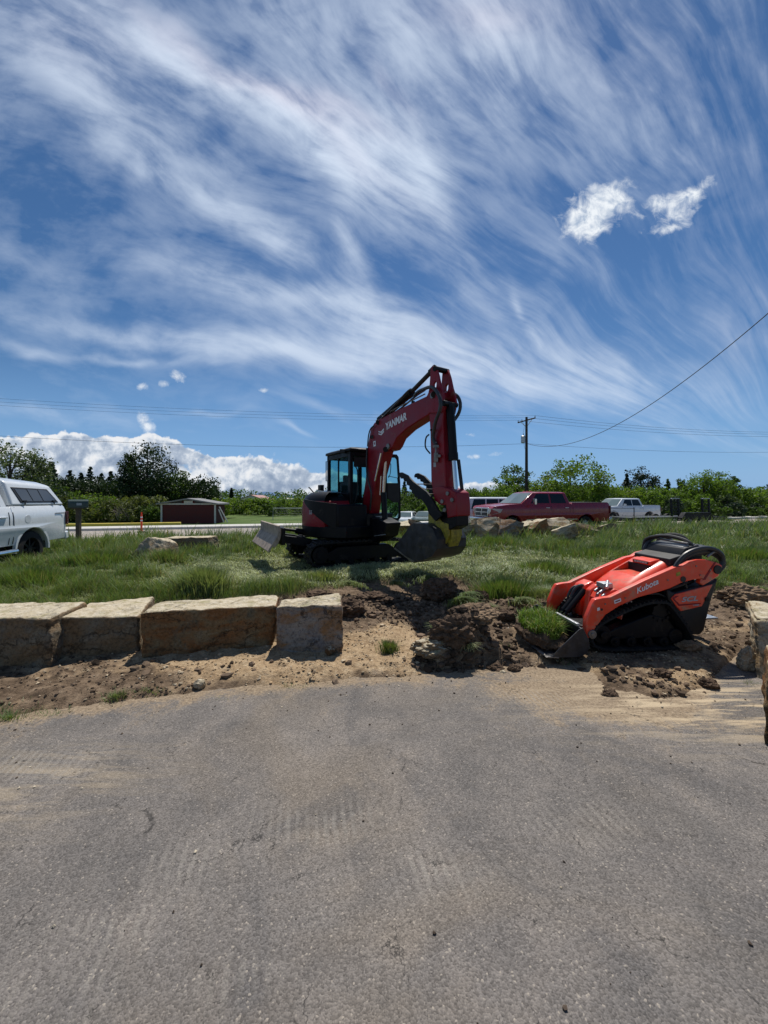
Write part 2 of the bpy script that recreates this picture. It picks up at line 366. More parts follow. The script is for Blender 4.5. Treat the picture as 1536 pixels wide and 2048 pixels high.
M['roofpink'] = mat('pale_red_roofing', (.36, .20, .18), .8, nz=(5, .85, 1.15))
M['wall'] = mat('pale_render_wall', (.52, .51, .48), .8, nz=(4, .9, 1.05))
M['conecol'] = mat('orange_safety_plastic', (.80, .07, .02), .5)
M['greenplastic'] = mat('dark_green_mailbox_paint', (.02, .045, .04), .4)
M['galv'] = mat('galvanised_metal', (.45, .46, .47), .4, metal=.8, nz=(10, .8, 1.2))
M['wire'] = mat('dark_cable', (.02, .02, .022), .6)
M['concrete'] = mat('pale_concrete', (.50, .48, .44), .85, nz=(3, .85, 1.1), bump=(30, .2, .01))
M['yellowcurb'] = mat('yellow_painted_curb', (.60, .46, .07), .7, nz=(3, .8, 1.1))
M['bark'] = mat('tree_bark', (.055, .042, .032), .9, nz=(9, .6, 1.4), bump=(20, .5, .03))
M['stem'] = mat('bleached_branches', (.20, .17, .14), .9)

def stone_mat(name, base, warm, dark, crust, seed=0.0, grey=(.20, .20, .20)):
    m = bpy.data.materials.new(name); m.use_nodes = True; t = NT(m.node_tree); t.n.clear()
    oc = t.add('ShaderNodeTexCoord').outputs['Object']; oc = t.vm('ADD', oc, (seed, seed * .7, 0))
    st = t.mapping(oc, (0, 0, 0), (0.1, 0.05, 0), (1, 1, 2.6))
    n1 = t.noise(st, 2.3, 8, .62, .6); n2 = t.noise(oc, 5.5, 7, .65, .4); n3 = t.noise(oc, 38, 6, .7); n4 = t.noise(st, 1.4, 3, .5, .3)
    c = t.ramp(n1, [(.30, dark), (.44, warm), (.56, base), (.72, crust)])
    c = t.mix(t.mr(n2, .52, .70), c, grey)
    c = t.mix(t.mr(n4, .55, .70, 0, .7), c, warm)
    c = t.mix(t.mr(n3, .50, .66, 0, .75), c, dark); c = t.mix(t.mr(n3, .42, .32, 0, .45), c, crust)
    n6 = t.noise(oc, 14, 8, .72, .8); c = t.mix(t.mr(n6, .55, .68, 0, .65), c, dark)
    vc_ = t.add('ShaderNodeTexVoronoi', {'Vector': t.vm('ADD', st, t.vm('MULTIPLY', t.noise(oc, 5, 5, .7, 0, 1), (.5, .5, .5))), 'Scale': 2.6}, feature='DISTANCE_TO_EDGE').outputs['Distance']
    crk = t.m('MULTIPLY', t.mr(vc_, .030, .006, 0, .55), t.mr(n4, .48, .56)); c = t.mix(crk, c, (.02, .016, .012))
    nrm = t.add('ShaderNodeNewGeometry').outputs['Normal']; nz_ = t.add('ShaderNodeSeparateXYZ', {0: nrm}).outputs[2]
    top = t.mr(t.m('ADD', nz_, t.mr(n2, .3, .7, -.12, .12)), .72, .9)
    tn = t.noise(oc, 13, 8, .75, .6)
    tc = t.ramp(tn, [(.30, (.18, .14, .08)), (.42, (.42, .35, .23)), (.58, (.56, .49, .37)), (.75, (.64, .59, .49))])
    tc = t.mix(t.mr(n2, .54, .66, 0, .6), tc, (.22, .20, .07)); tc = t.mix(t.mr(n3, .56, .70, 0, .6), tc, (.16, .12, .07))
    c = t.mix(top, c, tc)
    b = t.add('ShaderNodeBsdfPrincipled', {'Base Color': c, 'Roughness': .88, 'Specular IOR Level': .25})
    h = t.m('ADD', t.m('SUBTRACT', t.m('ADD', t.m('MULTIPLY', n1, .5), t.m('MULTIPLY', n6, .5)), t.m('MULTIPLY', crk, .5)), t.m('ADD', t.m('MULTIPLY', n3, .22), t.m('MULTIPLY', n2, .35)))
    t.set(b, 'Normal', t.add('ShaderNodeBump', {'Strength': .95, 'Distance': .045, 'Height': h}))
    t.l.new(b.outputs[0], t.add('ShaderNodeOutputMaterial').inputs[0]); return m
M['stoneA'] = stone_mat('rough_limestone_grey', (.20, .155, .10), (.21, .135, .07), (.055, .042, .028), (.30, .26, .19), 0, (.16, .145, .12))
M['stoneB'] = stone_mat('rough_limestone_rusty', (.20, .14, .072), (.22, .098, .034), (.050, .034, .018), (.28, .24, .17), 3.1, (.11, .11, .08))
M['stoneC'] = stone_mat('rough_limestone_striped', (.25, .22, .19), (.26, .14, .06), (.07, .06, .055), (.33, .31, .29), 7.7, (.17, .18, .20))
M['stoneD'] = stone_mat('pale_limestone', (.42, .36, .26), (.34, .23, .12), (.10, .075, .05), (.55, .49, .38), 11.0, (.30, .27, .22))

def ground_mat():
    m = bpy.data.materials.new('soil_and_lawn'); m.use_nodes = True; t = NT(m.node_tree); t.n.clear()
    oc = t.add('ShaderNodeTexCoord').outputs['Object']
    lawn = t.add('ShaderNodeAttribute', None, attribute_name='lawn').outputs['Fac']
    sand = t.add('ShaderNodeAttribute', None, attribute_name='sand').outputs['Fac']
    far = t.add('ShaderNodeAttribute', None, attribute_name='far').outputs['Fac']
    n1 = t.noise(oc, 1.7, 6, .6, .3); n2 = t.noise(oc, 9, 7, .7, .2); n3 = t.noise(oc, 60, 5, .7); n4 = t.noise(oc, .35, 5, .6)
    soil = t.ramp(n2, [(.28, (.042, .029, .019)), (.43, (.11, .076, .049)), (.58, (.20, .142, .094)), (.76, (.31, .23, .155))])
    sandc = t.ramp(n2, [(.28, (.17, .11, .06)), (.42, (.34, .235, .135)), (.60, (.47, .345, .21)), (.75, (.56, .46, .33))])
    sm = t.mr(t.m('ADD', sand, t.mr(n1, .3, .7, -.42, .42)), .40, .68)
    c = t.mix(sm, soil, sandc)
    vor = t.add('ShaderNodeTexVoronoi', {'Vector': oc, 'Scale': 55.0}, feature='F1')
    c = t.mix(t.m('MULTIPLY', t.mr(vor.outputs['Distance'], .22, .12), t.mr(t.add('ShaderNodeSeparateXYZ', {0: vor.outputs['Color']}).outputs[0], .75, .95)), c, (.45, .38, .28))
    sandc = t.mix(t.mr(n3, .52, .68, 0, .6), sandc, (.17, .12, .075)); sandc = t.mix(t.mr(n3, .44, .34, 0, .5), sandc, (.60, .50, .37)); sandc = t.mix(t.mr(t.noise(oc, 24, 6, .7, .5), .52, .64, 0, .7), sandc, (.20, .135, .082)); c = t.mix(sm, soil, sandc)
    lw = t.ramp(n2, [(.3, (.025, .028, .010)), (.55, (.055, .065, .022)), (.75, (.09, .085, .04))])
    c = t.mix(lawn, c, lw)
    fc = t.ramp(n4, [(.3, (.05, .085, .022)), (.55, (.085, .13, .035)), (.75, (.13, .15, .06))])
    c = t.mix(far, c, fc)
    b = t.add('ShaderNodeBsdfPrincipled', {'Base Color': c, 'Roughness': .95, 'Specular IOR Level': .15})
    t.set(b, 'Normal', t.add('ShaderNodeBump', {'Strength': 1.0, 'Distance': .03, 'Height': t.m('ADD', n2, t.m('ADD', t.m('MULTIPLY', t.noise(oc, 24, 6, .7, .5), .6), t.m('MULTIPLY', n3, .4)))}))
    t.l.new(b.outputs[0], t.add('ShaderNodeOutputMaterial').inputs[0]); return m
def asphalt_mat(name='worn_asphalt', near=True, tone=1.0):
    m = bpy.data.materials.new(name); m.use_nodes = True; t = NT(m.node_tree); t.n.clear()
    oc = t.add('ShaderNodeTexCoord').outputs['Object']
    n1 = t.noise(oc, .8, 5, .6, .5); n2 = t.noise(oc, 3.4, 6, .62, .5); n3 = t.noise(oc, 170, 4, .75); n5 = t.noise(oc, 45, 5, .7)
    vor = t.add('ShaderNodeTexVoronoi', {'Vector': oc, 'Scale': 150.0, 'Randomness': 1.0}, feature='F1')
    vc = t.add('ShaderNodeSeparateXYZ', {0: vor.outputs['Color']}).outputs[0]
    base = t.ramp(t.m('ADD', t.m('MULTIPLY', n1, .55), t.m('MULTIPLY', n2, .45)), [(.34, (.112 * tone, .104 * tone, .098 * tone)), (.5, (.162 * tone, .146 * tone, .133 * tone)), (.66, (.225 * tone, .197 * tone, .172 * tone))])
    n7 = t.noise(oc, .55, 4, .6, 1.2); base = t.mix(t.mr(n7, .46, .64, 0, .55), base, (.205 * tone, .165 * tone, .122 * tone)); base = t.mix(t.mr(t.noise(t.vm('ADD', oc, (9, 4, 0)), 1.1, 5, .65, 1.5), .52, .66, 0, .65), base, (.104 * tone, .098 * tone, .095 * tone))
    agg = t.mr(vc, 0, 1, .68, 1.32)
    c = t.mix(1.0, base, t.add('ShaderNodeCombineXYZ', {0: agg, 1: agg, 2: agg}).outputs[0], 'MULTIPLY')
    pit = t.mr(n3, .40, .30, 0, .75)
    c = t.mix(pit, c, (.025, .024, .024))
    c = t.mix(t.mr(vc, .975, .99, 0, .55), c, (.38, .33, .27))
    if near:
        dust = t.add('ShaderNodeAttribute', None, attribute_name='dust').outputs['Fac']
        stk = t.add('ShaderNodeAttribute', None, attribute_name='streak').outputs['Fac']
        # driven-over dust: long smears running toward the lower right
        sv = t.mapping(oc, (0, 0, 0), (0, 0, R(38)), (1.1, 9, 1)); sn = t.noise(sv, 1.6, 7, .65, .6)
        wv = t.add('ShaderNodeTexWave', {'Vector': t.mapping(oc, (0, 0, 0), (0, 0, R(-12)), (1, 1, 1)), 'Scale': 7.0, 'Distortion': 2.2, 'Detail': 3.0, 'Detail Scale': 2.0}).outputs[1]
        dm = t.m('ADD', t.m('ADD', dust, t.mr(n2, .3, .7, -.38, .38)), t.mr(n5, .3, .7, -.2, .2))
        dcol = t.ramp(n5, [(.3, (.13, .095, .062)), (.5, (.26, .195, .130)), (.7, (.40, .315, .215))])
        c = t.mix(t.mr(dm, .35, .75, 0, .92), c, dcol)
        sm = t.m('MULTIPLY', stk, t.mr(sn, .47, .60))
        c = t.mix(t.m('MULTIPLY', sm, .9), c, (.50, .40, .27))
        # faint tyre-lug prints, only in patches
        prt = t.add('ShaderNodeAttribute', None, attribute_name='print').outputs['Fac']
        pm = t.m('MULTIPLY', t.mr(wv, .45, .75), t.m('MULTIPLY', prt, t.mr(n5, .35, .6, .25, 1.0))); pm = t.m('MULTIPLY', pm, t.mr(n2, .40, .56, .1, .62))
        c = t.mix(pm, c, (.30, .275, .24))
        # scattered sandy spots and pale scuffs
        v2 = t.add('ShaderNodeTexVoronoi', {'Vector': t.vm('ADD', oc, t.vm('MULTIPLY', t.noise(oc, 7, 3, .6, 0, 1), (.22, .22, 0))), 'Scale': 1.35}, feature='F1')
        sc_ = t.add('ShaderNodeSeparateXYZ', {0: v2.outputs['Color']})
        sp = t.m('MULTIPLY', t.mr(v2.outputs['Distance'], .20, .05), t.mr(sc_.outputs[0], .55, .7))
        c = t.mix(t.m('MULTIPLY', sp, t.mr(n5, .35, .6, .1, .75)), c, (.28, .21, .13))
        # hairline cracks
        cr = t.add('ShaderNodeTexVoronoi', {'Vector': t.vm('ADD', oc, t.vm('MULTIPLY', t.noise(oc, 4, 5, .7, 0, 1), (.35, .35, 0))), 'Scale': 3.2}, feature='DISTANCE_TO_EDGE')
        ck = t.m('MULTIPLY', t.mr(cr.outputs['Distance'], 0.012, .003), t.mr(n2, .50, .57))
        c = t.mix(t.m('MULTIPLY', ck, .7), c, (.02, .02, .02))
    b = t.add('ShaderNodeBsdfPrincipled', {'Base Color': c, 'Roughness': .9, 'Specular IOR Level': .12})
    hh = t.m('ADD', t.m('MULTIPLY', n3, .7), t.m('SUBTRACT', 1.0, vor.outputs['Distance']))
    t.set(b, 'Normal', t.add('ShaderNodeBump', {'Strength': .55, 'Distance': .006, 'Height': hh}))
    t.l.new(b.outputs[0], t.add('ShaderNodeOutputMaterial').inputs[0]); return m
def leaf_mat(name, attr=None, colr=(.06, .1, .03), transl=.35, rough=.6, tr=None):
    m = bpy.data.materials.new(name); m.use_nodes = True; t = NT(m.node_tree); t.n.clear()
    if attr: c = t.add('ShaderNodeAttribute', None, attribute_name=attr).outputs['Color']
    else:
        n = t.noise(t.add('ShaderNodeTexCoord').outputs['Object'], .9, 4, .6); f = t.mr(n, .3, .7, .6, 1.5)
        c = t.mix(1.0, colr, t.add('ShaderNodeCombineXYZ', {0: f, 1: f, 2: t.m('MULTIPLY', f, .8)}).outputs[0], 'MULTIPLY')
    b = t.add('ShaderNodeBsdfPrincipled', {'Base Color': c, 'Roughness': rough, 'Specular IOR Level': .3})
    tl = t.add('ShaderNodeBsdfTranslucent', {'Color': t.mix(1.0, c, tr or (1.25, 1.25, .6), 'MULTIPLY')})
    t.l.new(t.add('ShaderNodeMixShader', {0: transl, 1: b.outputs[0], 2: tl.outputs[0]}).outputs[0], t.add('ShaderNodeOutputMaterial').inputs[0]); return m

# ---------------------------------------------------------------- ground sheet
def axis(stops):
    out = [stops[0][0]]
    for (a, _), (b, step) in zip(stops, stops[1:]):
        n = max(1, int(round((b - a) / step))); out += list(a + (b - a) * (np.arange(n) + 1) / n)
    return np.array(out)
gx = axis([(-9000, 0), (-2000, 3500), (-300, 800), (-80, 45), (-30, 6), (-14, 1.0), (-4.2, .12), (5.4, .030), (14, .12), (30, 1.0), (80, 6), (300, 45), (2000, 800), (9000, 3500)])
gy = axis([(-600, 0), (-40, 200), (-4, 12), (2.3, .8), (7.6, .030), (13, .15), (32, .6), (80, 6), (300, 45), (2000, 800), (12000, 3500)])
def grid_sheet(name, xs, ys, zf, mt, attrf=None, smooth=True):
    X, Y = np.meshgrid(xs, ys); Z = zf(X, Y); V = np.stack([X.ravel(), Y.ravel(), Z.ravel()], 1)
    nx, ny = len(xs), len(ys); i = (np.arange(ny - 1)[:, None] * nx + np.arange(nx - 1)[None]).ravel()
    return np_mesh(name, V, np.stack([i, i + 1, i + 1 + nx, i + nx], 1), mt, {k: f.ravel() for k, f in (attrf(X, Y) if attrf else {}).items()}, smooth)
def lawn_mask(X, Y):
    return sst((Y - Yl(X, Y) + .05 + .15 * fbm(X * 3, Y * 3, 3, 9)) / .22) * (1 - sst((C15 * Y - S15 * X - 16.3) / .6))
def gattr(X, Y):
    Q = C15 * Y - S15 * X; U = X / np.maximum(Y, .5) * F + 768
    t = Y - Yb(X, Y)
    s = .28 + .55 * np.exp(-((X + 1.0) / 1.6) ** 2 - ((Y - 3.75) / .55) ** 2) + .55 * np.exp(-((X - .1) / .5) ** 2 - ((Y - 4.15) / .55) ** 2) + .25 * np.exp(-((X - 3) / 1.6) ** 2 - ((Y - 3.6) / .5) ** 2)
    s = s - .5 * sst((Y - 4.75) / .6) + .25 * np.exp(-((X - 5.2) / 1.5) ** 2 - ((Y - 5.2) / .9) ** 2) - .45 * np.exp(-((X - .85) / .5) ** 2 - ((Y - 3.85) / .45) ** 2)
    return {'lawn': lawn_mask(X, Y), 'sand': s, 'far': sst((Q - 27.0) / .5)}
ground = grid_sheet('ground', gx, gy, height, ground_mat(), gattr)
tag(ground, kind='structure')
ax = axis([(-60, 0), (-8, 4), (8, .08), (60, 4)]); ay = axis([(-60, 0), (0, 6), (4.2, .05)])
def aattr(X, Y):
    t = Yb(X, Y) - Y
    d = .85 * np.exp(-np.maximum(t, 0) / .16) + .85 * np.exp(-((X - 1.55) / .75) ** 2 - ((Y - 3.2) / .42) ** 2) + .30 * np.exp(-((X - 2.2) / 1.2) ** 2 - ((Y - 2.9) / .5) ** 2)
    k = np.exp(-((X - 2.6) / 1.1) ** 2 - ((Y - 3.0) / .42) ** 2) + .35 * np.exp(-((X + 1.9) / .5) ** 2 - ((Y - 2.2) / .3) ** 2)
    pr = 0
    for (px, py, rx, ry) in ((480, 1955, .13, .07), (110, 1990, .2, .10), (350, 1730, .25, .10), (30, 1530, .5, .18), (640, 1640, .3, .12), (1180, 1640, .3, .12), (1060, 1400, .35, .14), (230, 1850, .2, .08), (840, 1750, .3, .1)):
        p = G(px, py); pr = pr + np.exp(-((X - p.x) / rx) ** 2 - ((Y - p.y) / ry) ** 2)
    return {'dust': d, 'streak': np.clip(k * 1.2, 0, 1), 'print': np.clip(pr, 0, 1)}
tag(grid_sheet('parking_lot', ax, ay, lambda X, Y: .002 * np.sin(X * .7) * np.cos(Y * .9), asphalt_mat(), aattr), kind='structure')
def road_sheet(name, q0, q1, dz, mt, x0=-90, x1=90):
    xs = np.linspace(x0, x1, 60); qs = np.linspace(q0, q1, 14); A, Q = np.meshgrid(xs, qs)
    X = A * C15 - Q * S15; Y = A * S15 + Q * C15
    Z = -.26 * sst((Q - 14) / 14.0) - .02 + dz
    V = np.stack([X.ravel(), Y.ravel(), Z.ravel()], 1); nx = 60; i = (np.arange(13)[:, None] * nx + np.arange(nx - 1)[None]).ravel()
    return tag(np_mesh(name, V, np.stack([i, i + 1, i + 1 + nx, i + nx], 1), mt, None, True), kind='structure')
road_sheet('road', 16.9, 26.0, .012, asphalt_mat('road_asphalt', False, 1.9))
def qpt(a, q, z=0): return Vector((a * C15 - q * S15, a * S15 + q * C15, z))
def zroad(q):
    t = min(max((q - 14) / 14.0, 0), 1); return -.26 * t * t * (3 - 2 * t) - .02
kb = MB(); kb.prism([qpt(-90, 26.0, zroad(26) - .1), qpt(-90, 26.0, zroad(26) + .15), qpt(-90, 26.2, zroad(26) + .17), qpt(-90, 27.6, zroad(26) + .17), qpt(-90, 27.6, zroad(26) - .1)], qpt(180, 0))
tag(kb.build('pavement', M['concrete'], None, .02), kind='structure')
yb = MB(); yb.prism([qpt(-30, 28.3, -.25), qpt(-30, 28.3, .02), qpt(-30, 28.34, .05), qpt(-30, 28.5, .05), qpt(-30, 28.5, -.25)], qpt(23.5, 0))
tag(yb.build('curb', M['yellowcurb'], None, .01), 'long low yellow painted curb beyond the road at the left', 'curb')

# ---------------------------------------------------------------- grass
GV = []; GF = []; GC = []; _gb = 0
def blades(X, Y, Z, H, Wd, lean, ang, C):
    """curved blades: five points each, two quads and one tip"""
    n = len(X); dx, dy = np.cos(ang), np.sin(ang)
    sa = ang + np.pi / 2 + (np.random.rand(n) - .5) * 1.6; sx, sy = np.cos(sa) * Wd / 2, np.sin(sa) * Wd / 2
    L1 = H * .5; c1 = np.cos(lean * .45); s1 = np.sin(lean * .45); c2 = np.cos(lean * 1.35); s2 = np.sin(lean * 1.35)
    x1, y1, z1 = X + dx * s1 * L1, Y + dy * s1 * L1, Z + c1 * L1
    x2, y2, z2 = x1 + dx * s2 * L1, y1 + dy * s2 * L1, np.maximum(z1 + c2 * L1, Z + .004)
    V = np.stack([np.stack([X - sx, Y - sy, Z - .01], 1), np.stack([X + sx, Y + sy, Z - .01], 1),
                  np.stack([x1 + sx * .8, y1 + sy * .8, z1], 1), np.stack([x1 - sx * .8, y1 - sy * .8, z1], 1),
                  np.stack([x2 + sx * .12, y2 + sy * .12, z2], 1), np.stack([x2 - sx * .12, y2 - sy * .12, z2], 1)], 1).reshape(-1, 3)
    b = np.arange(n)[:, None] * 6
    Fq = np.concatenate([b + np.array([[0, 1, 2, 3]]), b + np.array([[3, 2, 4, 5]])], 0)
    return V, Fq, np.repeat(C, 6, 0)
rng = np.random.RandomState(11); np.random.seed(3)
def grass_cols(n, pale, X=None, Y=None):
    base = np.array([.078, .150, .026])[None] * (0.6 + .8 * rng.rand(n, 1)); base[:, 0] *= .8 + .6 * rng.rand(n)
    pl = np.array([.40, .44, .25])[None] * (0.55 + .8 * rng.rand(n, 1))
    dry = rng.rand(n) < .08
    c = base * (1 - pale[:, None]) + pl * pale[:, None]
    c[dry] = np.array([.28, .24, .13]) * (.6 + .6 * rng.rand(dry.sum(), 1))
    return c
LM = leaf_mat('grass_blades', 'Col', transl=.30, rough=.45)
def lawn_band(y0, y1, dens, w, hs, cap):
    xm = y1 * 1.12; A = (y1 - y0) * 2 * xm; n = int(A * dens)
    X = (rng.rand(n) * 2 - 1) * xm; Y = y0 + rng.rand(n) * (y1 - y0)
    k = (np.abs(X) < Y * 1.1 + .3) & (rng.rand(n) < lawn_mask(X, Y) * 1.0); X, Y = X[k], Y[k]
    n = len(X)
    U = X / Y * F + 768; P = HY + (CAMZ - .2) * F / Y      # where it stands as seen from the drive
    cl = fbm(X * .9, Y * .9, 3, 31); c2 = fbm(X * 2.6, Y * 2.6, 3, 37)
    tram = sst((.9 - np.abs((X - .2) / 5.2) ** 2.4 - np.abs((Y - 7.9) / 2.1) ** 2.2 + .5 * cl) / .5)     # driven-over middle
    tram = np.maximum(tram, .8 * sst((c2 - .12) / .25) * (Y < 11)); tram = tram * (1 - .75 * np.exp(-((X - 2.1) / .9) ** 2 - ((Y - 6.9) / .6) ** 2))
    tram = np.maximum(tram, .55 * (Y > 9) * sst((c2 + .05) / .3))
    tall = .55 + .75 * sst((cl + .05) / .35) + .75 * sst((-c2 - .02) / .25) * (fbm(X * 5, Y * 5, 2, 93) > -.1)
    H = hs * tall * (.55 + .7 * rng.rand(n)) * (1 - .45 * tram)
    lean = np.clip(.35 + .25 * rng.rand(n) + tram * (.75 + .45 * rng.rand(n)), 0, 1.45)
    ang = rng.rand(n) * 6.283 * .75 + 2.2 * fbm(X * 1.3, Y * 1.3, 2, 41) + 4.0
    keep = rng.rand(n) > .42 * sst((fbm(X * 1.7, Y * 1.7, 3, 51) - .18) / .2) * (tram > .4)
    C = grass_cols(n, np.clip(tram * 1.0 * (.6 + 1.0 * fbm(X * 4, Y * 4, 2, 88) + .3) + .06 + .25 * rng.rand(n), 0, 1))
    Z = height(X, Y)
    X, Y, Z, H, lean, ang, C = [a[keep] for a in (X, Y, Z, H, lean, ang, C)]
    return blades(X, Y, Z, H, w * (.6 + .8 * rng.rand(len(X))), lean, ang, C)
def merge(parts):
    V = []; Fq = []; C = []; b = 0
    for v_, f_, c_ in parts:
        V.append(v_); Fq.append(f_ + b); C.append(c_); b += len(v_)
    return np.concatenate(V), np.concatenate(Fq), np.concatenate(C)
def tuft(cx, cy, rx, ry, n, h, pale=.1, lean=.35, w=.006, zoff=0.0, zf=None, dirn=None):
    r = np.minimum(np.abs(rng.randn(n)) * .52, 1.6); a = rng.rand(n) * 6.283
    X = cx + r * np.cos(a) * rx; Y = cy + r * np.sin(a) * ry
    Z = (height(X, Y) if zf is None else zf(X, Y)) + zoff
    an = a + (rng.rand(n) - .5) * 1.5 if dirn is None else dirn + (rng.rand(n) - .5) * 1.6
    return blades(X, Y, Z, h * (.6 + .7 * rng.rand(n)), w * (.6 + .8 * rng.rand(n)), lean + .5 * r * rng.rand(n), an, grass_cols(n, np.full(n, pale) + .15 * rng.rand(n)))
parts = [lawn_band(4.3, 6.5, 2900, .0060, .18, 0), lawn_band(6.5, 9.5, 1700, .0085, .21, 0), lawn_band(9.5, 13.0, 750, .013, .25, 0), lawn_band(13.0, 21.5, 330, .026, .34, 0)]
# taller standing clumps seen in the lawn
for (px, py, rx, ry, n, h, pl) in [(405, 1186, .42, .25, 2600, .34, .28), (1010, 1186, .50, .25, 3000, .26, .02), (1090, 1150, .7, .35, 2600, .24, .06), (60, 1175, .8, .4, 3200, .26, .02), (180, 1130, 1.0, .5, 2600, .26, .03),
                              (1200, 1120, 1.0, .5, 2200, .26, .04), (330, 1130, .5, .3, 1500, .30, .15), (760, 1098, .5, .4, 900, .24, .05), (985, 1095, .9, .4, 2200, .30, .0), (1500, 1120, 1.4, .6, 2600, .28, .03), (640, 1160, .4, .2, 900, .16, .3), (1130, 1100, .9, .4, 1500, .26, .08)]:
    p = G(px, py, .17); parts.append(tuft(p.x, p.y, rx, ry, n, h, pl, .25, .007 + .0006 * p.y))
V_, F_, C_ = merge(parts)
tag(np_mesh('lawn_grass', V_, F_, LM, {'Col': C_}), 'long green grass, driven flat and paler in the middle of the plot', 'grass', kind='stuff')
# little weeds at the broken edge of the drive and on the clods
wp = []
for (px, py, rx, ry, n, h, pl) in [(20, 1432, .28, .12, 420, .05, .2), (110, 1425, .2, .08, 200, .04, .3), (232, 1396, .10, .05, 170, .055, .2), (445, 1392, .12, .04, 160, .045, .2), (480, 1385, .10, .03, 60, .04, .2), (610, 1372, .25, .04, 160, .035, .25), (250, 1180, .2, .1, 200, .1, .3),
                             (660, 1375, .12, .04, 90, .035, .3), (1500, 1362, .10, .05, 120, .05, .3), (1130, 1325, .05, .03, 60, .06, .3), (300, 1386, .3, .05, 90, .03, .3), (1340, 1235, .2, .1, 0, .05, .3)]:
    if n: p = G(px, py, .02); wp.append(tuft(p.x, p.y, rx, ry, n, h, pl, .5, .004))
V_, F_, C_ = merge(wp)
tag(np_mesh('edge_weeds', V_, F_, LM, {'Col': C_}), 'thin patchy weeds growing along the broken edge of the asphalt', 'weeds', kind='stuff')

# ---------------------------------------------------------------- rocks, clods
def rock_block(name, corners, mt, seed, amp=.035, chip=.06, sub=40, label=None, cat='boulder', group=None, rnd=.10):
    """corners: bottom FL, FR, BR, BL then top FL, FR, BR, BL (world)"""
    c = [Vector(p) for p in corners]; bm = bmesh.new(); bmesh.ops.create_cube(bm, size=2)
    bmesh.ops.subdivide_edges(bm, edges=bm.edges[:], cuts=sub, use_grid_fill=True)
    ctr = sum(c, Vector()) / 8; sd = Vector((seed * 3.1, seed * 1.7, seed * .9))
    for v in bm.verts:
        u = v.co.copy()
        # knock the edges off unevenly
        s = sorted([abs(u.x), abs(u.y), abs(u.z)]); e = max(0, (s[1] - (1 - chip)) / chip)
        k = 1 - rnd * e * e * (.5 + .9 * abs(mnoise.noise(u * 2.1 + sd)))
        if s[0] > 1 - chip: k -= rnd * .5 * (s[0] - (1 - chip)) / chip
        u = u * k; a, b, w = (u.x + 1) / 2, (u.y + 1) / 2, (u.z + 1) / 2
        lo = (c[0] * (1 - a) + c[1] * a) * (1 - b) + (c[3] * (1 - a) + c[2] * a) * b
        hi = (c[4] * (1 - a) + c[5] * a) * (1 - b) + (c[7] * (1 - a) + c[6] * a) * b
        p = lo * (1 - w) + hi * w; n = (p - ctr).normalized()
        r1 = 1 - abs(mnoise.noise(p * 4.3 + sd)) * 2; r2 = mnoise.fractal(p * 9 + sd, .8, 2.2, 4)
        p += n * amp * (mnoise.fractal(p * 2.6 + sd, 1.0, 2.1, 3)) + n * amp * (.35 * r1 * abs(r1) + .42 * r2)
        # bedding ledges
        p += Vector((n.x, n.y, 0)) * amp * .35 * (mnoise.noise(Vector((p.x * 1.2, p.y * 1.2, p.z * 15)) + sd))
        v.co = p - ctr
    me = bpy.data.meshes.new(name)
    for f in bm.faces: f.smooth = True
    bm.to_mesh(me); bm.free(); me.materials.append(mt)
    o = bpy.data.objects.new(name, me); col.objects.link(o); o.location = ctr
    ORG[o.name] = ctr
    return tag(o, label, cat, group)
def ang_rock(name, ctr, size, mt, seed, label, group=None, rz=0, cat='boulder', cuts=9, sub=4, sink=.0):
    """an angular split boulder: a hull cut by random planes, then roughened"""
    rr = random.Random(seed); bm = bmesh.new(); bmesh.ops.create_cube(bm, size=2)
    for k in range(cuts):
        n = Vector((rr.gauss(0, 1), rr.gauss(0, 1), rr.gauss(.2, .8))).normalized(); d = rr.uniform(.85, 1.15)
        g = bmesh.ops.bisect_plane(bm, geom=bm.verts[:] + bm.edges[:] + bm.faces[:], plane_co=n * d, plane_no=n, clear_outer=True)
        ed = [e for e in g['geom_cut'] if isinstance(e, bmesh.types.BMEdge)]
        if ed: bmesh.ops.holes_fill(bm, edges=ed)
    bmesh.ops.triangulate(bm, faces=bm.faces[:])
    bmesh.ops.subdivide_edges(bm, edges=bm.edges[:], cuts=sub, use_grid_fill=True)
    sd = Vector((seed * 2.3, seed * 1.1, 0)); Mz = Matrix.Rotation(rz, 3, 'Z') @ Matrix.Rotation(rr.uniform(-.38, .38), 3, 'Y') @ Matrix.Rotation(rr.uniform(-.3, .3), 3, 'X')
    for v in bm.verts:
        p = v.co.copy(); p += p.normalized() * (.10 * mnoise.fractal(p * 1.7 + sd, 1, 2, 3) + .03 * mnoise.noise(p * 7 + sd))
        v.co = Mz @ Vector((p.x * size[0] / 2, p.y * size[1] / 2, p.z * size[2] / 2))
    for f in bm.faces: f.smooth = True
    for e in bm.edges:
        if len(e.link_faces) == 2: e.smooth = e.calc_face_angle(0) < R(28)
    me = bpy.data.meshes.new(name); bm.to_mesh(me); bm.free(); me.materials.append(mt)
    o = bpy.data.objects.new(name, me); col.objects.link(o); o.location = ctr; ORG[o.name] = Vector(ctr)
    return tag(o, label, cat, group)

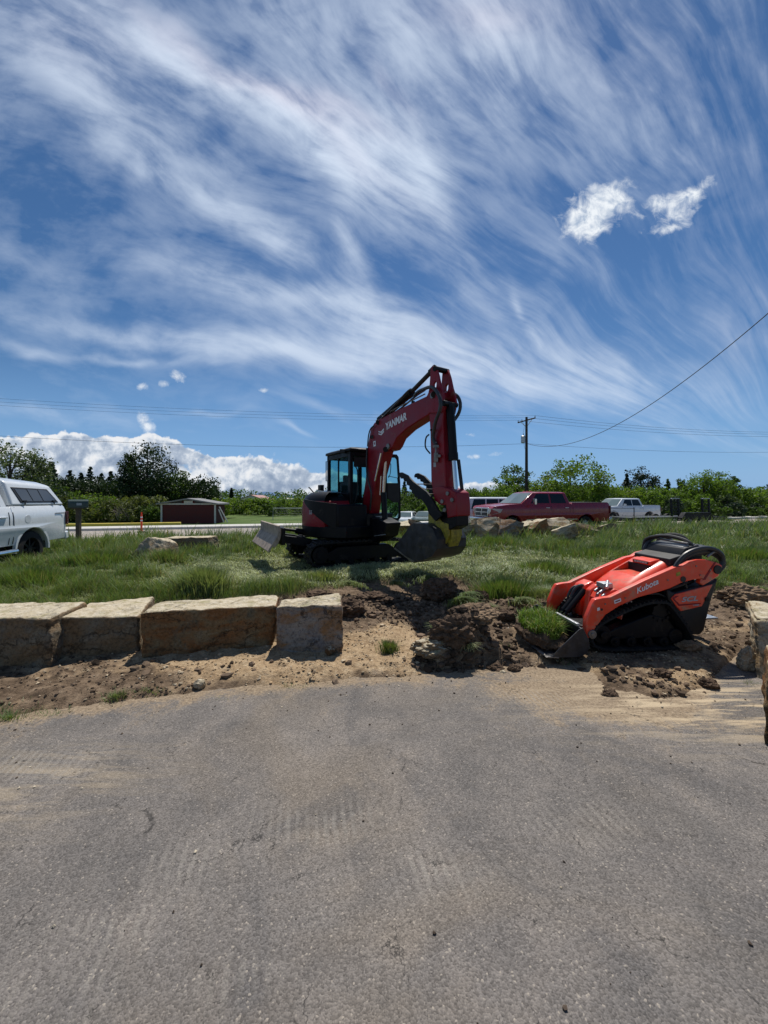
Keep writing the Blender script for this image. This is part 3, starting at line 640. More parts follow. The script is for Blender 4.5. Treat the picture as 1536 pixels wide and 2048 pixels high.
def gpt(px, py, Y, z=None):
    p = W(px, py, Y)
    return p
def front_block(name_label, m, seed, fl, fr, tl, tr, bl, br, Yfl, Yfr, depth_l, depth_r, group='limestone blocks in the low retaining row'):
    """fl/fr bottom front px, tl/tr top front px, bl/br top back px"""
    FLb = W(*fl, Yfl); FRb = W(*fr, Yfr); FLt = W(*tl, Yfl + .02); FRt = W(*tr, Yfr + .02)
    zl, zr = FLt.z, FRt.z
    BLt = G(bl[0], bl[1], zl + .0); BRt = G(br[0], br[1], zr + .0)
    FLb.z -= .05; FRb.z -= .05
    BLb = Vector((BLt.x, BLt.y, FLb.z)); BRb = Vector((BRt.x, BRt.y, FRb.z))
    return rock_block('limestone_block', [FLb, FRb, BRb, BLb, FLt, FRt, BRt, BLt], m, seed, label=name_label, group=group, cat='stone block', amp=.024, rnd=.035)
front_block('dark weathered limestone block at the far left end of the row', M['stoneA'], 1.0, (-75, 1350), (99, 1343), (-75, 1240), (99, 1236), (-15, 1206), (172, 1206), 3.50, 3.54, .8, .8)
front_block('long grey limestone block, second in the row, left of the rusty mossy one', M['stoneA'], 2.3, (101, 1333), (279, 1313), (103, 1235), (279, 1233), (180, 1206), (309, 1192), 3.66, 3.88, .8, .8)
front_block('longest limestone block, rusty brown face and mossy top, third along the row', M['stoneB'], 3.7, (283, 1326), (544, 1299), (284, 1226), (553, 1211), (316, 1204), (557, 1189), 3.74, 4.03, .8, .8)
front_block('squarish limestone block with dark grey and rust bands, at the right end of the row', M['stoneC'], 4.9, (549, 1309), (684, 1313), (551, 1215), (684, 1210), (566, 1200), (680, 1186), 3.90, 3.87, .8, .8)
# stones cut off at the right edge
rock_block('limestone_block', [(3.34, 3.42, -.03), (4.1, 3.35, -.03), (4.6, 4.0, -.03), (3.92, 4.05, -.03), (3.50, 3.62, .47), (4.25, 3.5, .45), (4.75, 4.15, .47), (3.97, 4.18, .47)], M['stoneD'], 5.5,
           label='pale undercut limestone block standing on the asphalt at the right edge, behind the dark one', cat='stone block', amp=.05, rnd=.14)
rock_block('limestone_block', [(2.49, 2.50, -.03), (3.3, 2.35, -.03), (3.6, 2.85, -.03), (2.92, 2.95, -.03), (2.52, 2.54, .475), (3.3, 2.4, .5), (3.6, 2.85, .5), (2.99, 2.99, .475)], M['stoneB'], 6.1,
           label='dark reddish brown rough stone block, nearest the camera, at the right edge of the drive', cat='stone block', amp=.04, rnd=.10)
def bould(px, py, Y, size, seed, m, label, rz=0, group='boulders in the long pile before the red pickup', z=None):
    p = W(px, py, Y); g = hz(p.x, Y)
    return ang_rock('boulder', (p.x, Y, g + size[2] * .36), size, M[m], seed, label, group, rz)
rock_block('boulder', [(-5.95, 8.8, .1), (-5.35, 8.75, .1), (-4.95, 9.4, .1), (-5.6, 9.6, .1), (-5.60, 9.0, .70), (-5.50, 8.96, .72), (-5.10, 9.45, .50), (-5.38, 9.6, .62)], M['stoneD'], 8.3, label='pointed pale limestone boulder tipped on its edge in the grass at left', amp=.03, rnd=.05)
rock_block('boulder', [(-6.15, 10.5, .1), (-4.80, 10.5, .1), (-4.75, 11.1, .1), (-6.1, 11.1, .1), (-6.1, 10.55, .52), (-4.86, 10.55, .54), (-4.8, 11.05, .55), (-6.0, 11.05, .53)], M['stoneA'], 9.4, label='low flat topped brown boulder lying in the grass behind the pointed one', amp=.03, rnd=.05)
# pile beyond the lawn
pile = [(795, 14.4, (.9, .8, .50), 'stoneB', 'brown flat topped boulder just right of the excavator cab'), (842, 14.6, (1.0, .8, .50), 'stoneA', 'long brown boulder seen between the cab door and the bucket'),
        (890, 14.8, (.9, .7, .50), 'stoneB', 'flat boulder half hidden behind the excavator bucket'), (935, 14.3, (.95, .8, .42), 'stoneD', 'flat pale topped slab at the left end of the pile, right of the excavator arm'),
        (978, 13.9, (.9, .75, .68), 'stoneD', 'pointed pale boulder leaning in front of the red pickup grille'), (1017, 13.6, (.72, .6, .62), 'stoneC', 'grey wedge boulder standing upright below the red pickup headlamp'),
        (1046, 14.4, (.8, .6, .45), 'stoneA', 'low brown boulder behind the grey wedge boulder'), (1075, 14.0, (.62, .55, .56), 'stoneB', 'squat brown boulder below the red pickup front door'),
        (1108, 14.4, (1.0, .7, .66), 'stoneD', 'pale tilted slab topped boulder, highest of the pile below the rear door'), (1128, 13.1, (.68, .55, .44), 'stoneD', 'small flat topped boulder nearest to the camera in the pile'),
        (1152, 14.6, (1.0, .6, .50), 'stoneD', 'long flat pale boulder below the red pickup bed'), (1172, 13.8, (.95, .7, .46), 'stoneA', 'rounded grey brown boulder left of the last one in the pile'),
        (1206, 14.0, (.75, .6, .40), 'stoneA', 'low dark boulder at the right end of the pile')]
for i, (px, Y, sz, m, lb) in enumerate(pile):
    x = (px - 768) / F * Y; g = hz(x, Y)
    ang_rock('boulder', (x, Y, g + sz[2] * .40 + .02), (sz[0] * 1.12, sz[1], sz[2] * 1.3), M[m], 40 + i * 3, lb, 'boulders in the long pile before the red pickup', .3 * math.sin(i * 2.1), cuts=8)

# loose clods and gravel
def ico(n):
    bm = bmesh.new(); bmesh.ops.create_icosphere(bm, subdivisions=n, radius=1); bm.verts.ensure_lookup_table()
    V = np.array([v.co[:] for v in bm.verts]); Fq = np.array([[v.index for v in f.verts] for f in bm.faces]); bm.free(); return V, Fq
IV, IF = ico(1)
def scatter(name, X, Y, S, cols, label, cat, mt, squash=.65, zf=height, kind='stuff', sink=.25):
    n = len(X); Z = zf(X, Y)
    jit = 1 + (rng.rand(n, len(IV), 1) - .5) * .95
    V = IV[None] * jit; a = rng.rand(n) * 6.283; ca, sa = np.cos(a)[:, None], np.sin(a)[:, None]
    ax_ = 1 + .6 * (rng.rand(n, 1) - .5); x, y, z = V[..., 0] * ax_, V[..., 1], V[..., 2] * squash
    V = np.stack([(x * ca - y * sa) * S[:, None] + X[:, None], (x * sa + y * ca) * S[:, None] + Y[:, None], z * S[:, None] + Z[:, None] + (S * squash * (1 - 2 * sink) )[:, None]], 2).reshape(-1, 3)
    Fq = (IF[None] + (np.arange(n) * len(IV))[:, None, None]).reshape(-1, 3)
    o = np_mesh(name, V, Fq, mt, {'Col': np.repeat(cols, len(IV), 0)}, False); return tag(o, label, cat, kind=kind)
pm_ = bpy.data.materials.new('loose_stones_and_soil'); pm_.use_nodes = True; t_ = NT(pm_.node_tree)
bs = pm_.node_tree.nodes['Principled BSDF']; t_.set(bs, 'Base Color', t_.add('ShaderNodeAttribute', None, attribute_name='Col').outputs['Color']); bs.inputs['Roughness'].default_value = .95; bs.inputs['Specular IOR Level'].default_value = .15
t_.set(bs, 'Normal', t_.add('ShaderNodeBump', {'Strength': .8, 'Distance': .006, 'Height': t_.noise(t_.add('ShaderNodeTexCoord').outputs['Object'], 60, 5, .7)}))
N = 46000; X = rng.rand(N) * 9.6 - 4.2; Y = 2.3 + rng.rand(N) ** 1.3 * 4.9
t = Y - Yb(X, Y); ok = (t > -.05) & (lawn_mask(X, Y) < .5) & (rng.rand(N) < .35 + .9 * sst((fbm(X * 2, Y * 2, 3, 61) + .1) / .4)); X, Y = X[ok], Y[ok]
S = .003 + .012 * rng.rand(len(X)) ** 3 + .020 * (rng.rand(len(X)) < .012) * rng.rand(len(X)); sa_ = gattr(X, Y)['sand']
pal = np.where((rng.rand(len(X), 1) < .16 + .25 * sa_[:, None]), np.array([[.36, .29, .20]]), np.where(sa_[:, None] > .5, np.array([[.30, .21, .125]]), np.array([[.10, .07, .048]]))) * (.55 + .9 * rng.rand(len(X), 1))
scatter('soil_crumbs', X, Y, S, pal, 'loose crumbs of soil and small stones strewn over the dug strip', 'soil', pm_)
HS = [(.70, 3.78, .20, .16, 260), (.95, 3.95, .22, .18, 260), (.60, 3.62, .15, .08, 110), (.85, 5.7, .35, .2, 200), (-.1, 5.5, .5, .3, 260), (.4, 5.2, .4, .3, 200), (1.5, 4.6, .4, .3, 140), (1.5, 3.62, .35, .08, 60), (2.3, 3.3, .35, .12, 70), (4.8, 5.3, .9, .3, 160), (1.3, 5.2, .5, .3, 200), (-1.6, 3.5, 1.2, .15, 40), (3.3, 4.0, .9, .2, 60)]
hx = np.concatenate([a + rng.randn(n) * c for a, b, c, d, n in HS]); hy = np.concatenate([b + rng.randn(n) * d for a, b, c, d, n in HS]); ok = (hy - Yb(hx, hy) > -.06); hx, hy = hx[ok], hy[ok]
S = .012 + .030 * rng.rand(len(hx)) ** 2.2
scatter('loose_clods', hx, hy, S, np.where((np.hypot(hx - .75, hy - 3.85) < .5)[:, None], np.array([[.075, .052, .036]]), np.array([[.13, .092, .063]])) * (.5 + 1.1 * rng.rand(len(hx), 1)), 'loose dark clods heaped round the turned soil', 'soil', pm_, .8)
N = 2600; X = rng.rand(N) * 8 - 4; Y = 1.0 + rng.rand(N) * 2.6; t = Yb(X, Y) - Y
ok = (t > 0) & (rng.rand(N) < .10 + 1.3 * np.exp(-t / .28)); X, Y = X[ok], Y[ok]; S = .0022 + .006 * rng.rand(len(X)) ** 3
pal = np.where(rng.rand(len(X), 1) < .3, np.array([[.42, .36, .27]]), np.array([[.08, .06, .045]])) * (.6 + .8 * rng.rand(len(X), 1))
scatter('gravel', X, Y, S, pal, 'small grit scattered thinly over the asphalt', 'gravel', pm_, .7, lambda x, y: x * 0 + .001)
soilm = mat('dark_turned_soil', (.085, .058, .040), .95, spec=.1, nz=(14, .5, 1.9), bump=(22, 1.0, .03))
soill = mat('light_dry_soil', (.20, .14, .09), .95, spec=.1, nz=(12, .6, 1.6), bump=(22, 1.0, .03))
def clod(name, px, py, Y, size, seed, label, m, sub=4, cat='clod', rough=.45, group=None, lift=.35):
    p = W(px, py, Y); g = hz(p.x, Y); bm = bmesh.new(); bmesh.ops.create_icosphere(bm, subdivisions=sub, radius=1); sd = Vector((seed, seed * 2.1, 0))
    for v in bm.verts:
        q_ = v.co.copy(); k = 1 + rough * .75 * mnoise.fractal(q_ * 1.6 + sd, .9, 2.1, 3) + .40 * rough * mnoise.fractal(q_ * 6 + sd, .7, 2.3, 4)
        v.co = Vector((q_.x * size[0] / 2 * k, q_.y * size[1] / 2 * k, q_.z * size[2] / 2 * k))
    me = bpy.data.meshes.new(name); bm.to_mesh(me); bm.free(); me.materials.append(m)
    o = bpy.data.objects.new(name, me); col.objects.link(o); o.location = (p.x, Y, g + size[2] * lift); ORG[o.name] = Vector(o.location)
    return tag(o, label, cat, group)
clod('stone', 399, 1378, 3.24, (.10, .085, .08), 3, 'smooth pale rounded stone lying before the long rusty block', M['stoneD'], 3, 'stone', .25)
clod('stone', 660, 1318, 3.86, (.10, .09, .09), 5, 'brown stone lying against the foot of the rightmost row block', M['stoneB'], 3, 'stone', .3)
clod('stone', 862, 1318, 3.72, (.36, .25, .17), 7, 'flat brown stone with a broken top beside the soil heap', M['stoneA'], 4, 'stone', .35)
clod('stone', 1006, 1345, 3.55, (.07, .06, .06), 8, 'small pale round pebble at the front edge of the soil heap', M['stoneD'], 3, 'stone', .2)
clod('soil_clod', 990, 1342, 3.62, (.16, .10, .08), 9, 'dark crumbly clod left of the pale pebble', soilm, 4)
clod('soil_clod', 1028, 1338, 3.60, (.12, .09, .09), 10, 'dark crumbly clod right of the pale pebble', soilm, 4)
clod('stone', 1113, 1307, 4.0, (.15, .12, .12), 12, 'brown pointed stone on the soil in front of the loader bucket', M['stoneA'], 3, 'stone', .35)
clod('soil_clod', 1418, 1372, 3.28, (.15, .12, .09), 13, 'dark brown clod on the sandy asphalt near the right edge stones', soilm, 4)
clod('soil_clod', 1325, 1362, 3.38, (.15, .10, .07), 14, 'low crumbly clod right of centre on the dusty asphalt', soilm, 4)
clod('soil_clod', 1377, 1307, 3.9, (.20, .14, .10), 15, 'rough light clod on the soil behind the loader tracks', soill, 4)
clod('soil_clod', 1220, 1388, 3.15, (.13, .09, .06), 16, 'dark clod at the tip of the soil tongue on the asphalt', soilm, 4)
clod('stone', 1496, 1330, 3.62, (.17, .14, .26), 17, 'pale broken stone leaning against the undercut block', M['stoneD'], 4, 'stone', .4)
clod('soil_heap', 905, 1300, 3.75, (.42, .28, .30), 18, 'dark soil heap with grass roots beside the flat brown stone', soilm, 5, 'soil heap', .42)
clod('soil_heap', 950, 1285, 4.0, (.46, .34, .20), 28, 'lighter sloping soil heap behind the dark rooty heap', soill, 5, 'soil heap', .35)
clod('soil_heap', 880, 1195, 5.7, (.52, .34, .34), 19, 'black upturned sod standing at the edge of the lawn', soilm, 5, 'soil heap', .40)
clod('soil_clod', 960, 1195, 5.5, (.22, .16, .18), 20, 'brown upright clod right of the black upturned sod', soilm, 5)
clod('soil_clod', 640, 1175, 6.0, (.4, .25, .12), 23, 'long low clod on the bank behind the row blocks', soilm, 4)
clod('soil_clod', 745, 1195, 5.6, (.5, .35, .16), 24, 'broad dark clod on the bank right of the row blocks', soilm, 5)
clod('soil_clod', 1010, 1235, 4.75, (.24, .18, .13), 25, 'grassy clod in front of the far end of the loader bucket', soilm, 4)
clod('soil_clod', 700, 1225, 5.0, (.36, .28, .22), 26, 'crumbly clod next to the rightmost row block', soilm, 4)
clod('soil_clod', 1490, 1200, 5.4, (.7, .4, .30), 27, 'brown broken bank clod right of the loader', soill, 5)
# grass on the clods
cg = []
def tz(px, py, Y, z, n, h, rx, ry, pale, lean, dirn=None, w=.005):
    p = W(px, py, Y); cg.append(tuft(p.x, p.y, rx, ry, n, h, pale, lean, w, 0, lambda x, y: np.full(len(x), p.z) - .25 * ((x - p.x) ** 2 + (y - p.y) ** 2) / max(rx * ry, 1e-3) * .1, dirn))
tz(900, 1262, 3.85, 0, 420, .16, .12, .08, .25, .9, -1.9); tz(925, 1205, 5.3, 0, 900, .16, .22, .12, .1, 1.0, -1.2); tz(970, 1220, 5.1, 0, 500, .14, .18, .1, .3, .9, -1.0)
tz(1000, 1232, 4.9, 0, 400, .12, .14, .08, .35, .9, -1.5); tz(1008, 1303, 3.95, 0, 130, .09, .06, .04, .1, .5); tz(870, 1170, 6.0, 0, 300, .14, .12, .1, .3, .8)
tz(1090, 1190, 5.6, 0, 500, .16, .25, .15, .35, .7)
tz(880, 1258, 3.95, 0, 260, .14, .07, .05, .3, 1.1, -2.4); tz(860, 1160, 6.0, 0, 500, .17, .2, .12, .25, 1.1, -1.6); tz(935, 1195, 5.5, 0, 600, .17, .2, .12, .05, 1.1, -1.0); tz(1045, 1205, 5.2, 0, 500, .15, .22, .12, .4, 1.0, -1.6)
tz(700, 1170, 6.1, 0, 450, .14, .3, .12, .3, 1.1, -1.8); tz(790, 1168, 6.3, 0, 350, .14, .25, .1, .3, 1.1, -1.4); tz(940, 1300, 3.72, 0, 70, .16, .08, .05, .9, 1.0, -1.3); tz(1050, 1240, 4.7, 0, 220, .13, .12, .08, .35, 1.1, -1.8); tz(1500, 1180, 5.9, 0, 500, .14, .5, .15, .2, 1.0, -1.6)
V_, F_, C_ = merge(cg); tag(np_mesh('sod_grass', V_, F_, LM, {'Col': C_}), 'torn grass hanging from the turned soil clods', 'grass', kind='stuff')
p = G(778, 1306, .03)
V_, F_, C_ = merge([tuft(p.x, p.y, .085, .07, 900, .10, .02, .3, .005)])
tag(np_mesh('grass_tuft', V_, F_, LM, {'Col': C_}), 'single round dark grass tuft standing alone on the sandy soil', 'grass tuft')

# ---------------------------------------------------------------- excavator
EX = thing('excavator', 'dark red tracked mini excavator with black cab and raised boom on the lawn', 'excavator', (-.85, 9.0, hz(-.85, 9.0)))
ZG = .16
a58 = R(57); D = Vector((math.cos(a58), -math.sin(a58), 0)); Nf = Vector((math.sin(a58), math.cos(a58), 0)); UP = Vector((0, 0, 1))
P0 = Vector((-.2, 8.3, 0))
def E(px, py, o=0.0): return on_plane(px, py, P0 + Nf * o, Nf)
def eprism(mb, poly, o0, o1):
    """outline given on the near face (photo pixels), thickness along the machine's width"""
    a = [E(x, y, 0) + Nf * o0 for x, y in poly]; return mb.prism(a, Nf * (o1 - o0))
# undercarriage
b27 = R(27); UF = Vector((math.cos(b27), math.sin(b27), 0)); UL = Vector((-math.sin(b27), math.cos(b27), 0)); UC = Vector((-.85, 9.09, ZG))
def U(f, l, z): return UC + UF * f + UL * l + UP * z
def track_loop(pts, n):    # resample a closed polyline evenly
    pts = [Vector((p[0], p[1])) for p in pts]; L = [(pts[(i + 1) % len(pts)] - pts[i]).length for i in range(len(pts))]; T = sum(L); out = []
    for k in range(n):
        s = T * k / n; i = 0
        while s > L[i]: s -= L[i]; i += 1
        out.append(pts[i].lerp(pts[(i + 1) % len(pts)], s / L[i]))
    return out
def arc(cx, cz, r, a0, a1, n): return [(cx + r * math.cos(R(a0 + (a1 - a0) * k / n)), cz + r * math.sin(R(a0 + (a1 - a0) * k / n))) for k in range(n + 1)]
def belt(map3, loop, w0, w1, parent, name, lug=.035, th=.028, nl=50, lugfrac=.5, m='rubber'):
    mb = MB(); n = len(loop); ctr = sum(loop, Vector((0, 0))) / n; rings = []
    for i, p in enumerate(loop):
        t = (loop[(i + 1) % n] - loop[i - 1]).normalized(); nn = Vector((t.y, -t.x))
        if nn.dot(p - ctr) < 0: nn = -nn
        q0, q1 = p, p + nn * th
        rings.append([map3(q0.x, w0, q0.y), map3(q0.x, w1, q0.y), map3(q1.x, w1, q1.y), map3(q1.x, w0, q1.y)])
    rings.append(rings[0]); mb.loft(rings, caps=False)
    lp = track_loop([(p.x, p.y) for p in loop], nl * 4)
    for k in range(nl):
        i = k * 4; j = (i + max(1, int(4 * lugfrac))) % len(lp); a, b2 = lp[i], lp[j]; t = (b2 - a).normalized(); nn = Vector((t.y, -t.x))
        if nn.dot(a - ctr) < 0: nn = -nn
        for (x0, x1, off) in ((w0 + .005, w0 + (w1 - w0) * .56, 0), (w0 + (w1 - w0) * .48, w1 - .005, .35)):
            sh = (b2 - a) * off; A, B = a + sh + nn * (th - .004), b2 + sh + nn * (th - .004); A2, B2 = a + sh + nn * (th + lug) + t * .008, b2 + sh + nn * (th + lug) - t * .008
            q = [map3(A.x, x0, A.y), map3(B.x, x0, B.y), map3(B2.x, x0, B2.y), map3(A2.x, x0, A2.y), map3(A.x, x1, A.y), map3(B.x, x1, B.y), map3(B2.x, x1, B2.y), map3(A2.x, x1, A2.y)]
            mb.add(q, [(0, 1, 2, 3), (7, 6, 5, 4), (0, 4, 5, 1), (1, 5, 6, 2), (2, 6, 7, 3), (3, 7, 4, 0)])
    return mb.build(name, M[m], parent, smooth=20)
loopU = arc(-.98, .30, .215, 270, 90, 9) + [(-.5, .525), (0, .53), (.5, .525)] + arc(1.0, .285, .20, 90, -90, 9) + [(.5, .07), (0, .065), (-.5, .07)]
for side in (-1, 1):
    w0, w1 = (-1.0, -.60) if side < 0 else (.60, 1.0)
    tr = belt(U, track_loop(loopU, 72), w0, w1, EX, 'track', lug=.03, nl=46)
    mb = MB(); mb.prism([U(x, w0 + .06, z) for x, z in ((-.8, .16), (.8, .14), (.85, .28), (.6, .44), (-.6, .44), (-.85, .3))], UL * .26); mb.build('track_frame', M['blackpaint'], EX, .01)
    mb = MB(); mb.disc(U(-.98, (w0 + w1) / 2, .30), UL, .17, .34); mb.disc(U(-.98, (w0 + w1) / 2, .30), UL, .09, .40)
    for k in range(11):
        an = k * 2 * math.pi / 11; mb.box(U(-.98 + .19 * math.cos(an), (w0 + w1) / 2, .30 + .19 * math.sin(an)), (.05, .06, .05), Matrix.Rotation(b27, 3, 'Z') @ Matrix.Rotation(-an, 3, 'Y'))
    mb.build('drive_sprocket', M['blackpaint'], EX)
    mb = MB(); mb.disc(U(1.0, (w0 + w1) / 2, .285), UL, .18, .12); mb.disc(U(1.0, (w0 + w1) / 2, .285), UL, .07, .38); mb.build('idler_wheel', M['blackpaint'], EX)
    for k in range(5):
        mb = MB(); mb.disc(U(-.6 + k * .3, (w0 + w1) / 2, .135), UL, .065, .32); mb.build('roller', M['blackpaint'], EX)
mb = MB(); mb.prism([U(x, -.62, z) for x, z in ((-.6, .22), (.6, .22), (.5, .50), (-.5, .50))], UL * 1.24); mb.box(U(0, 0, .50), (1.2, 1.0, .16), Matrix.Rotation(b27, 3, 'Z'))
mb.cyl(U(0, 0, .5), U(0, 0, .72), .47, seg=32); mb.build('undercarriage_frame', M['blackpaint'], EX, .01)
# dozer blade (raised behind the machine)
mb = MB(); prof = [(-1.80, .93), (-1.84, .92), (-1.83, .80), (-1.85, .70), (-1.90, .60), (-1.95, .54), (-1.90, .51), (-1.84, .57), (-1.79, .68), (-1.78, .80)]
mb.prism([U(x, -1.0, z) for x, z in prof], UL * 2.0); bl = mb.build('dozer_blade', M['bladesteel'], EX, .006)
mb = MB(); mb.prism([U(x, -1.0, z) for x, z in ((-1.86, .71), (-2.03, .45), (-2.01, .42), (-1.84, .66))], UL * 2.0); mb.build('cutting_edge', M['bladesteel'], bl, .004)
mb = MB(); mb.box(U(-1.70, 0, .70), (.08, 1.7, .34), Matrix.Rotation(b27, 3, 'Z')); mb.build('blade_backing', M['blackpaint'], bl, .008)
for l in (-.42, .42):
    mb = MB(); mb.prism([U(-.6, l - .06, .30), U(-1.7, l - .06, .56), U(-1.7, l - .06, .70), U(-1.2, l - .06, .62), U(-.6, l - .06, .44)], UL * .12); mb.build('blade_arm', M['blackpaint'], EX, .008)
mb = MB(); mb.cyl(U(-.7, 0, .60), U(-1.25, 0, .74), .065); mb.cyl(U(-1.25, 0, .74), U(-1.66, 0, .80), .032); mb.build('blade_cylinder', M['blackpaint'], EX)
# upper structure: frame f forward, l left (away), rotation centre
BC = Vector((-.90, 9.0, 0)); a55 = R(56); BD = Vector((math.cos(a55), -math.sin(a55), 0)); BN = Vector((math.sin(a55), math.cos(a55), 0))
def B(f, l, z): return BC + BD * f + BN * l + UP * z
def footprint(r, f1, lcut, z, inset=0):
    pts = []
    for k in range(25):     # arc from left rear round the tail to right front
        an = R(115 + (325 - 115) * k / 24); pts.append((max(-9, (r - inset) * math.cos(an)), (r - inset) * math.sin(an)))
    return pts
mb = MB(); fp = [(math.cos(R(a)) * 1.0, math.sin(R(a)) * 1.0) for a in range(110, 321, 8)] + [(.95, -.5), (.95, .25), (.80, .80), (-.1, .95)]
mb.loft([[B(f, l, z) for f, l in fp] for z in (.78, 1.02)]); mb.build('turntable_deck', M['blackpaint'], EX, .015)
# red engine cover wrapping the tail, with a black curved hood above it
def hoodring(z, r, fcut, lmax=-.16):
    pts = [(r * math.cos(R(a)), r * math.sin(R(a))) for a in range(130, 306, 7)] + [(fcut, -r * .80), (fcut, lmax), (-.75, lmax), (-.75, .3)]
    return [B(f, l, z) for f, l in pts]
mb = MB(); mb.loft([hoodring(1.0, 1.0, .58), hoodring(1.36, 1.0, .56), hoodring(1.56, .975, .46)]); mb.build('engine_cover', M['redpaint'], EX, .02)
mb = MB(); mb.loft([hoodring(1.54, .975, .46), hoodring(1.60, .955, .38), hoodring(1.67, .91, .22), hoodring(1.74, .80, .02), hoodring(1.765, .62, -.12)]); hd = mb.build('engine_hood', M['blackpaint'], EX, .01)
# black side cladding sweeping down in front of the red panel
mb = MB(); arcp = [(1.01 * math.cos(R(a)), 1.01 * math.sin(R(a))) for a in range(266, 326, 5)]
vs = []; fs = []
for k, (f, l) in enumerate(arcp):
    zb = 1.52 - 0 * k; t0 = k / (len(arcp) - 1); zlow = 1.54 - .56 * min(1, t0 * 1.1); vs += [B(f, l, 1.60 - .10 * t0), B(f, l, zlow), B(f * .97, l * .97, 1.60 - .10 * t0), B(f * .97, l * .97, zlow)]
for k in range(len(arcp) - 1):
    i = k * 4; fs += [(i, i + 4, i + 5, i + 1), (i + 2, i + 3, i + 7, i + 6), (i, i + 2, i + 6, i + 4), (i + 1, i + 5, i + 7, i + 3)]
fs += [(0, 1, 3, 2), (len(vs) - 4, len(vs) - 2, len(vs) - 1, len(vs) - 3)]
mb.add(vs, fs); mb.build('side_cladding', M['blackpaint'], EX, .005)
mb = MB(); pp = [(-.30, -.22), (.20, -.22), (.30, -.60), (-.05, -.70), (-.35, -.62)]
mb.loft([[B(f, l, 1.775 - .12 * max(0, f + .1) + .02 * 0) for f, l in pp], [B(f * .95, l * .97, 1.80 - .14 * max(0, f + .1)) for f, l in pp]]); mb.build('tinted_hood_panel', mat('smoked_panel', (.10, .12, .13), .25, spec=.8), hd, .006)
text_part('number_decal', '55', M['greydecal'], EX, B(.54, -.985, 1.24) - Vector((.012, .012, 0)) * 0 + BD * .0, Vector((1, -.1, 0)), UP, .10, bold=.02) if False else None
# "55" on the red cover, tangent to its curve
an = R(281); nrm = BD * math.cos(an) + BN * math.sin(an); tx = UP.cross(nrm) * 1.0
if tx.x < 0: tx = -tx
text_part('number_decal', '55', M['greydecal'], EX, B(1.012 * math.cos(an), 1.012 * math.sin(an), 1.27) - tx * .0, tx, UP, .085, bold=.03)
mb = MB()
for k in range(7): mb.box(B(math.cos(R(200)) * 1.0, math.sin(R(200)) * 1.0, 1.08 + .045 * k), (.02, .30, .012), Matrix.Rotation(-a55 + R(200), 3, 'Z'))
mb.build('vent_slats', M['blackmatte'], EX)
# right-front body mass, valve covers and floor
mb = MB(); mb.prism([B(.52, -.66, z) if 0 else B(f, l, .98) for f, l in ((.42, -.80), (.80, -.62), (.88, -.28), (.88, .05), (.30, .05), (.30, -.75))], UP * .50); mb.box(B(.50, -.32, 1.36), (.5, .5, .22), Matrix.Rotation(-a55, 3, 'Z')); mb.build('front_body_cover', M['blackpaint'], EX, .03)
mb = MB(); mb.prism([B(f, l, 1.0) for f, l in ((.75, -.05), (.90, .2), (.78, .80), (-.5, .90), (-.5, -.1))], UP * .28); mb.build('cab_floor', M['blackpaint'], EX, .02)
# mirror and small fittings on the tail
mb = MB(); mb.tube([B(-.70, -.45, 1.70), B(-.80, -.55, 1.86), B(-.75, -.6, 1.88)], .015); mb.build('rear_bracket', M['blackmatte'], EX); mb = MB(); mb.box(B(-.45, -.42, 1.86), (.14, .10, .15), Matrix.Rotation(-a55, 3, 'Z')); mb.build('exhaust_cover', M['blackmatte'], EX, .01)
# cab
def CB(f, l, z):    # cab corner frame, f back from the front right corner, l toward the machine's left
    return Vector((-.75, 8.5, 0)) - D * f + Nf * l + UP * z
ZC0, ZC1, ZR = 1.15, 1.74, 2.66
cabroot = MB()
def post(mb, f, l, z0, z1, w=.075, d=.075): 
    mb.prism([CB(f + a * w, l + c * d, z0) for a, c in ((0, 0), (1, 0), (1, 1), (0, 1))], UP * (z1 - z0))
mb = MB(); post(mb, 0, 0, ZC0, ZR, .11, .08); post(mb, 1.13, 0, ZC0, ZR, .09, .07); post(mb, 0, .87, ZC0, ZR, .08, .08); post(mb, 1.13, .87, ZC0, ZR, .09, .08); post(mb, .60, 0, ZC1, ZR, .03, .04)
mb.prism([CB(0, .08, ZR - .10), CB(0, .87, ZR - .10), CB(.06, .87, ZR - .10), CB(.06, .08, ZR - .10)], UP * .1)
mb.prism([CB(.11, 0, ZR - .12), CB(1.13, 0, ZR - .12), CB(1.13, .06, ZR - .12), CB(.11, .06, ZR - .12)], UP * .12)
mb.prism([CB(1.16, .07, ZR - .10), CB(1.16, .87, ZR - .10), CB(1.22, .87, ZR - .10), CB(1.22, .07, ZR - .10)], UP * .1)
mb.prism([CB(.08, .87, ZR - .10), CB(1.13, .87, ZR - .10), CB(1.13, .95, ZR - .10), CB(.08, .95, ZR - .10)], UP * .1)
cabf = mb.build('cab_frame', M['blackpaint'], EX, .012)
mb = MB(); mb.loft([[CB(f, l, ZR) for f, l in ((-.05, -.03), (1.26, -.03), (1.26, .98), (-.05, .98))], [CB(f, l, ZR + .06) for f, l in ((-.06, -.03), (1.26, -.03), (1.26, .98), (-.06, .98))], [CB(f, l, ZR + .105) for f, l in ((.06, .08), (1.12, .08), (1.12, .88), (.06, .88))]])
mb.build('cab_roof', M['blackpaint'], EX, .02)
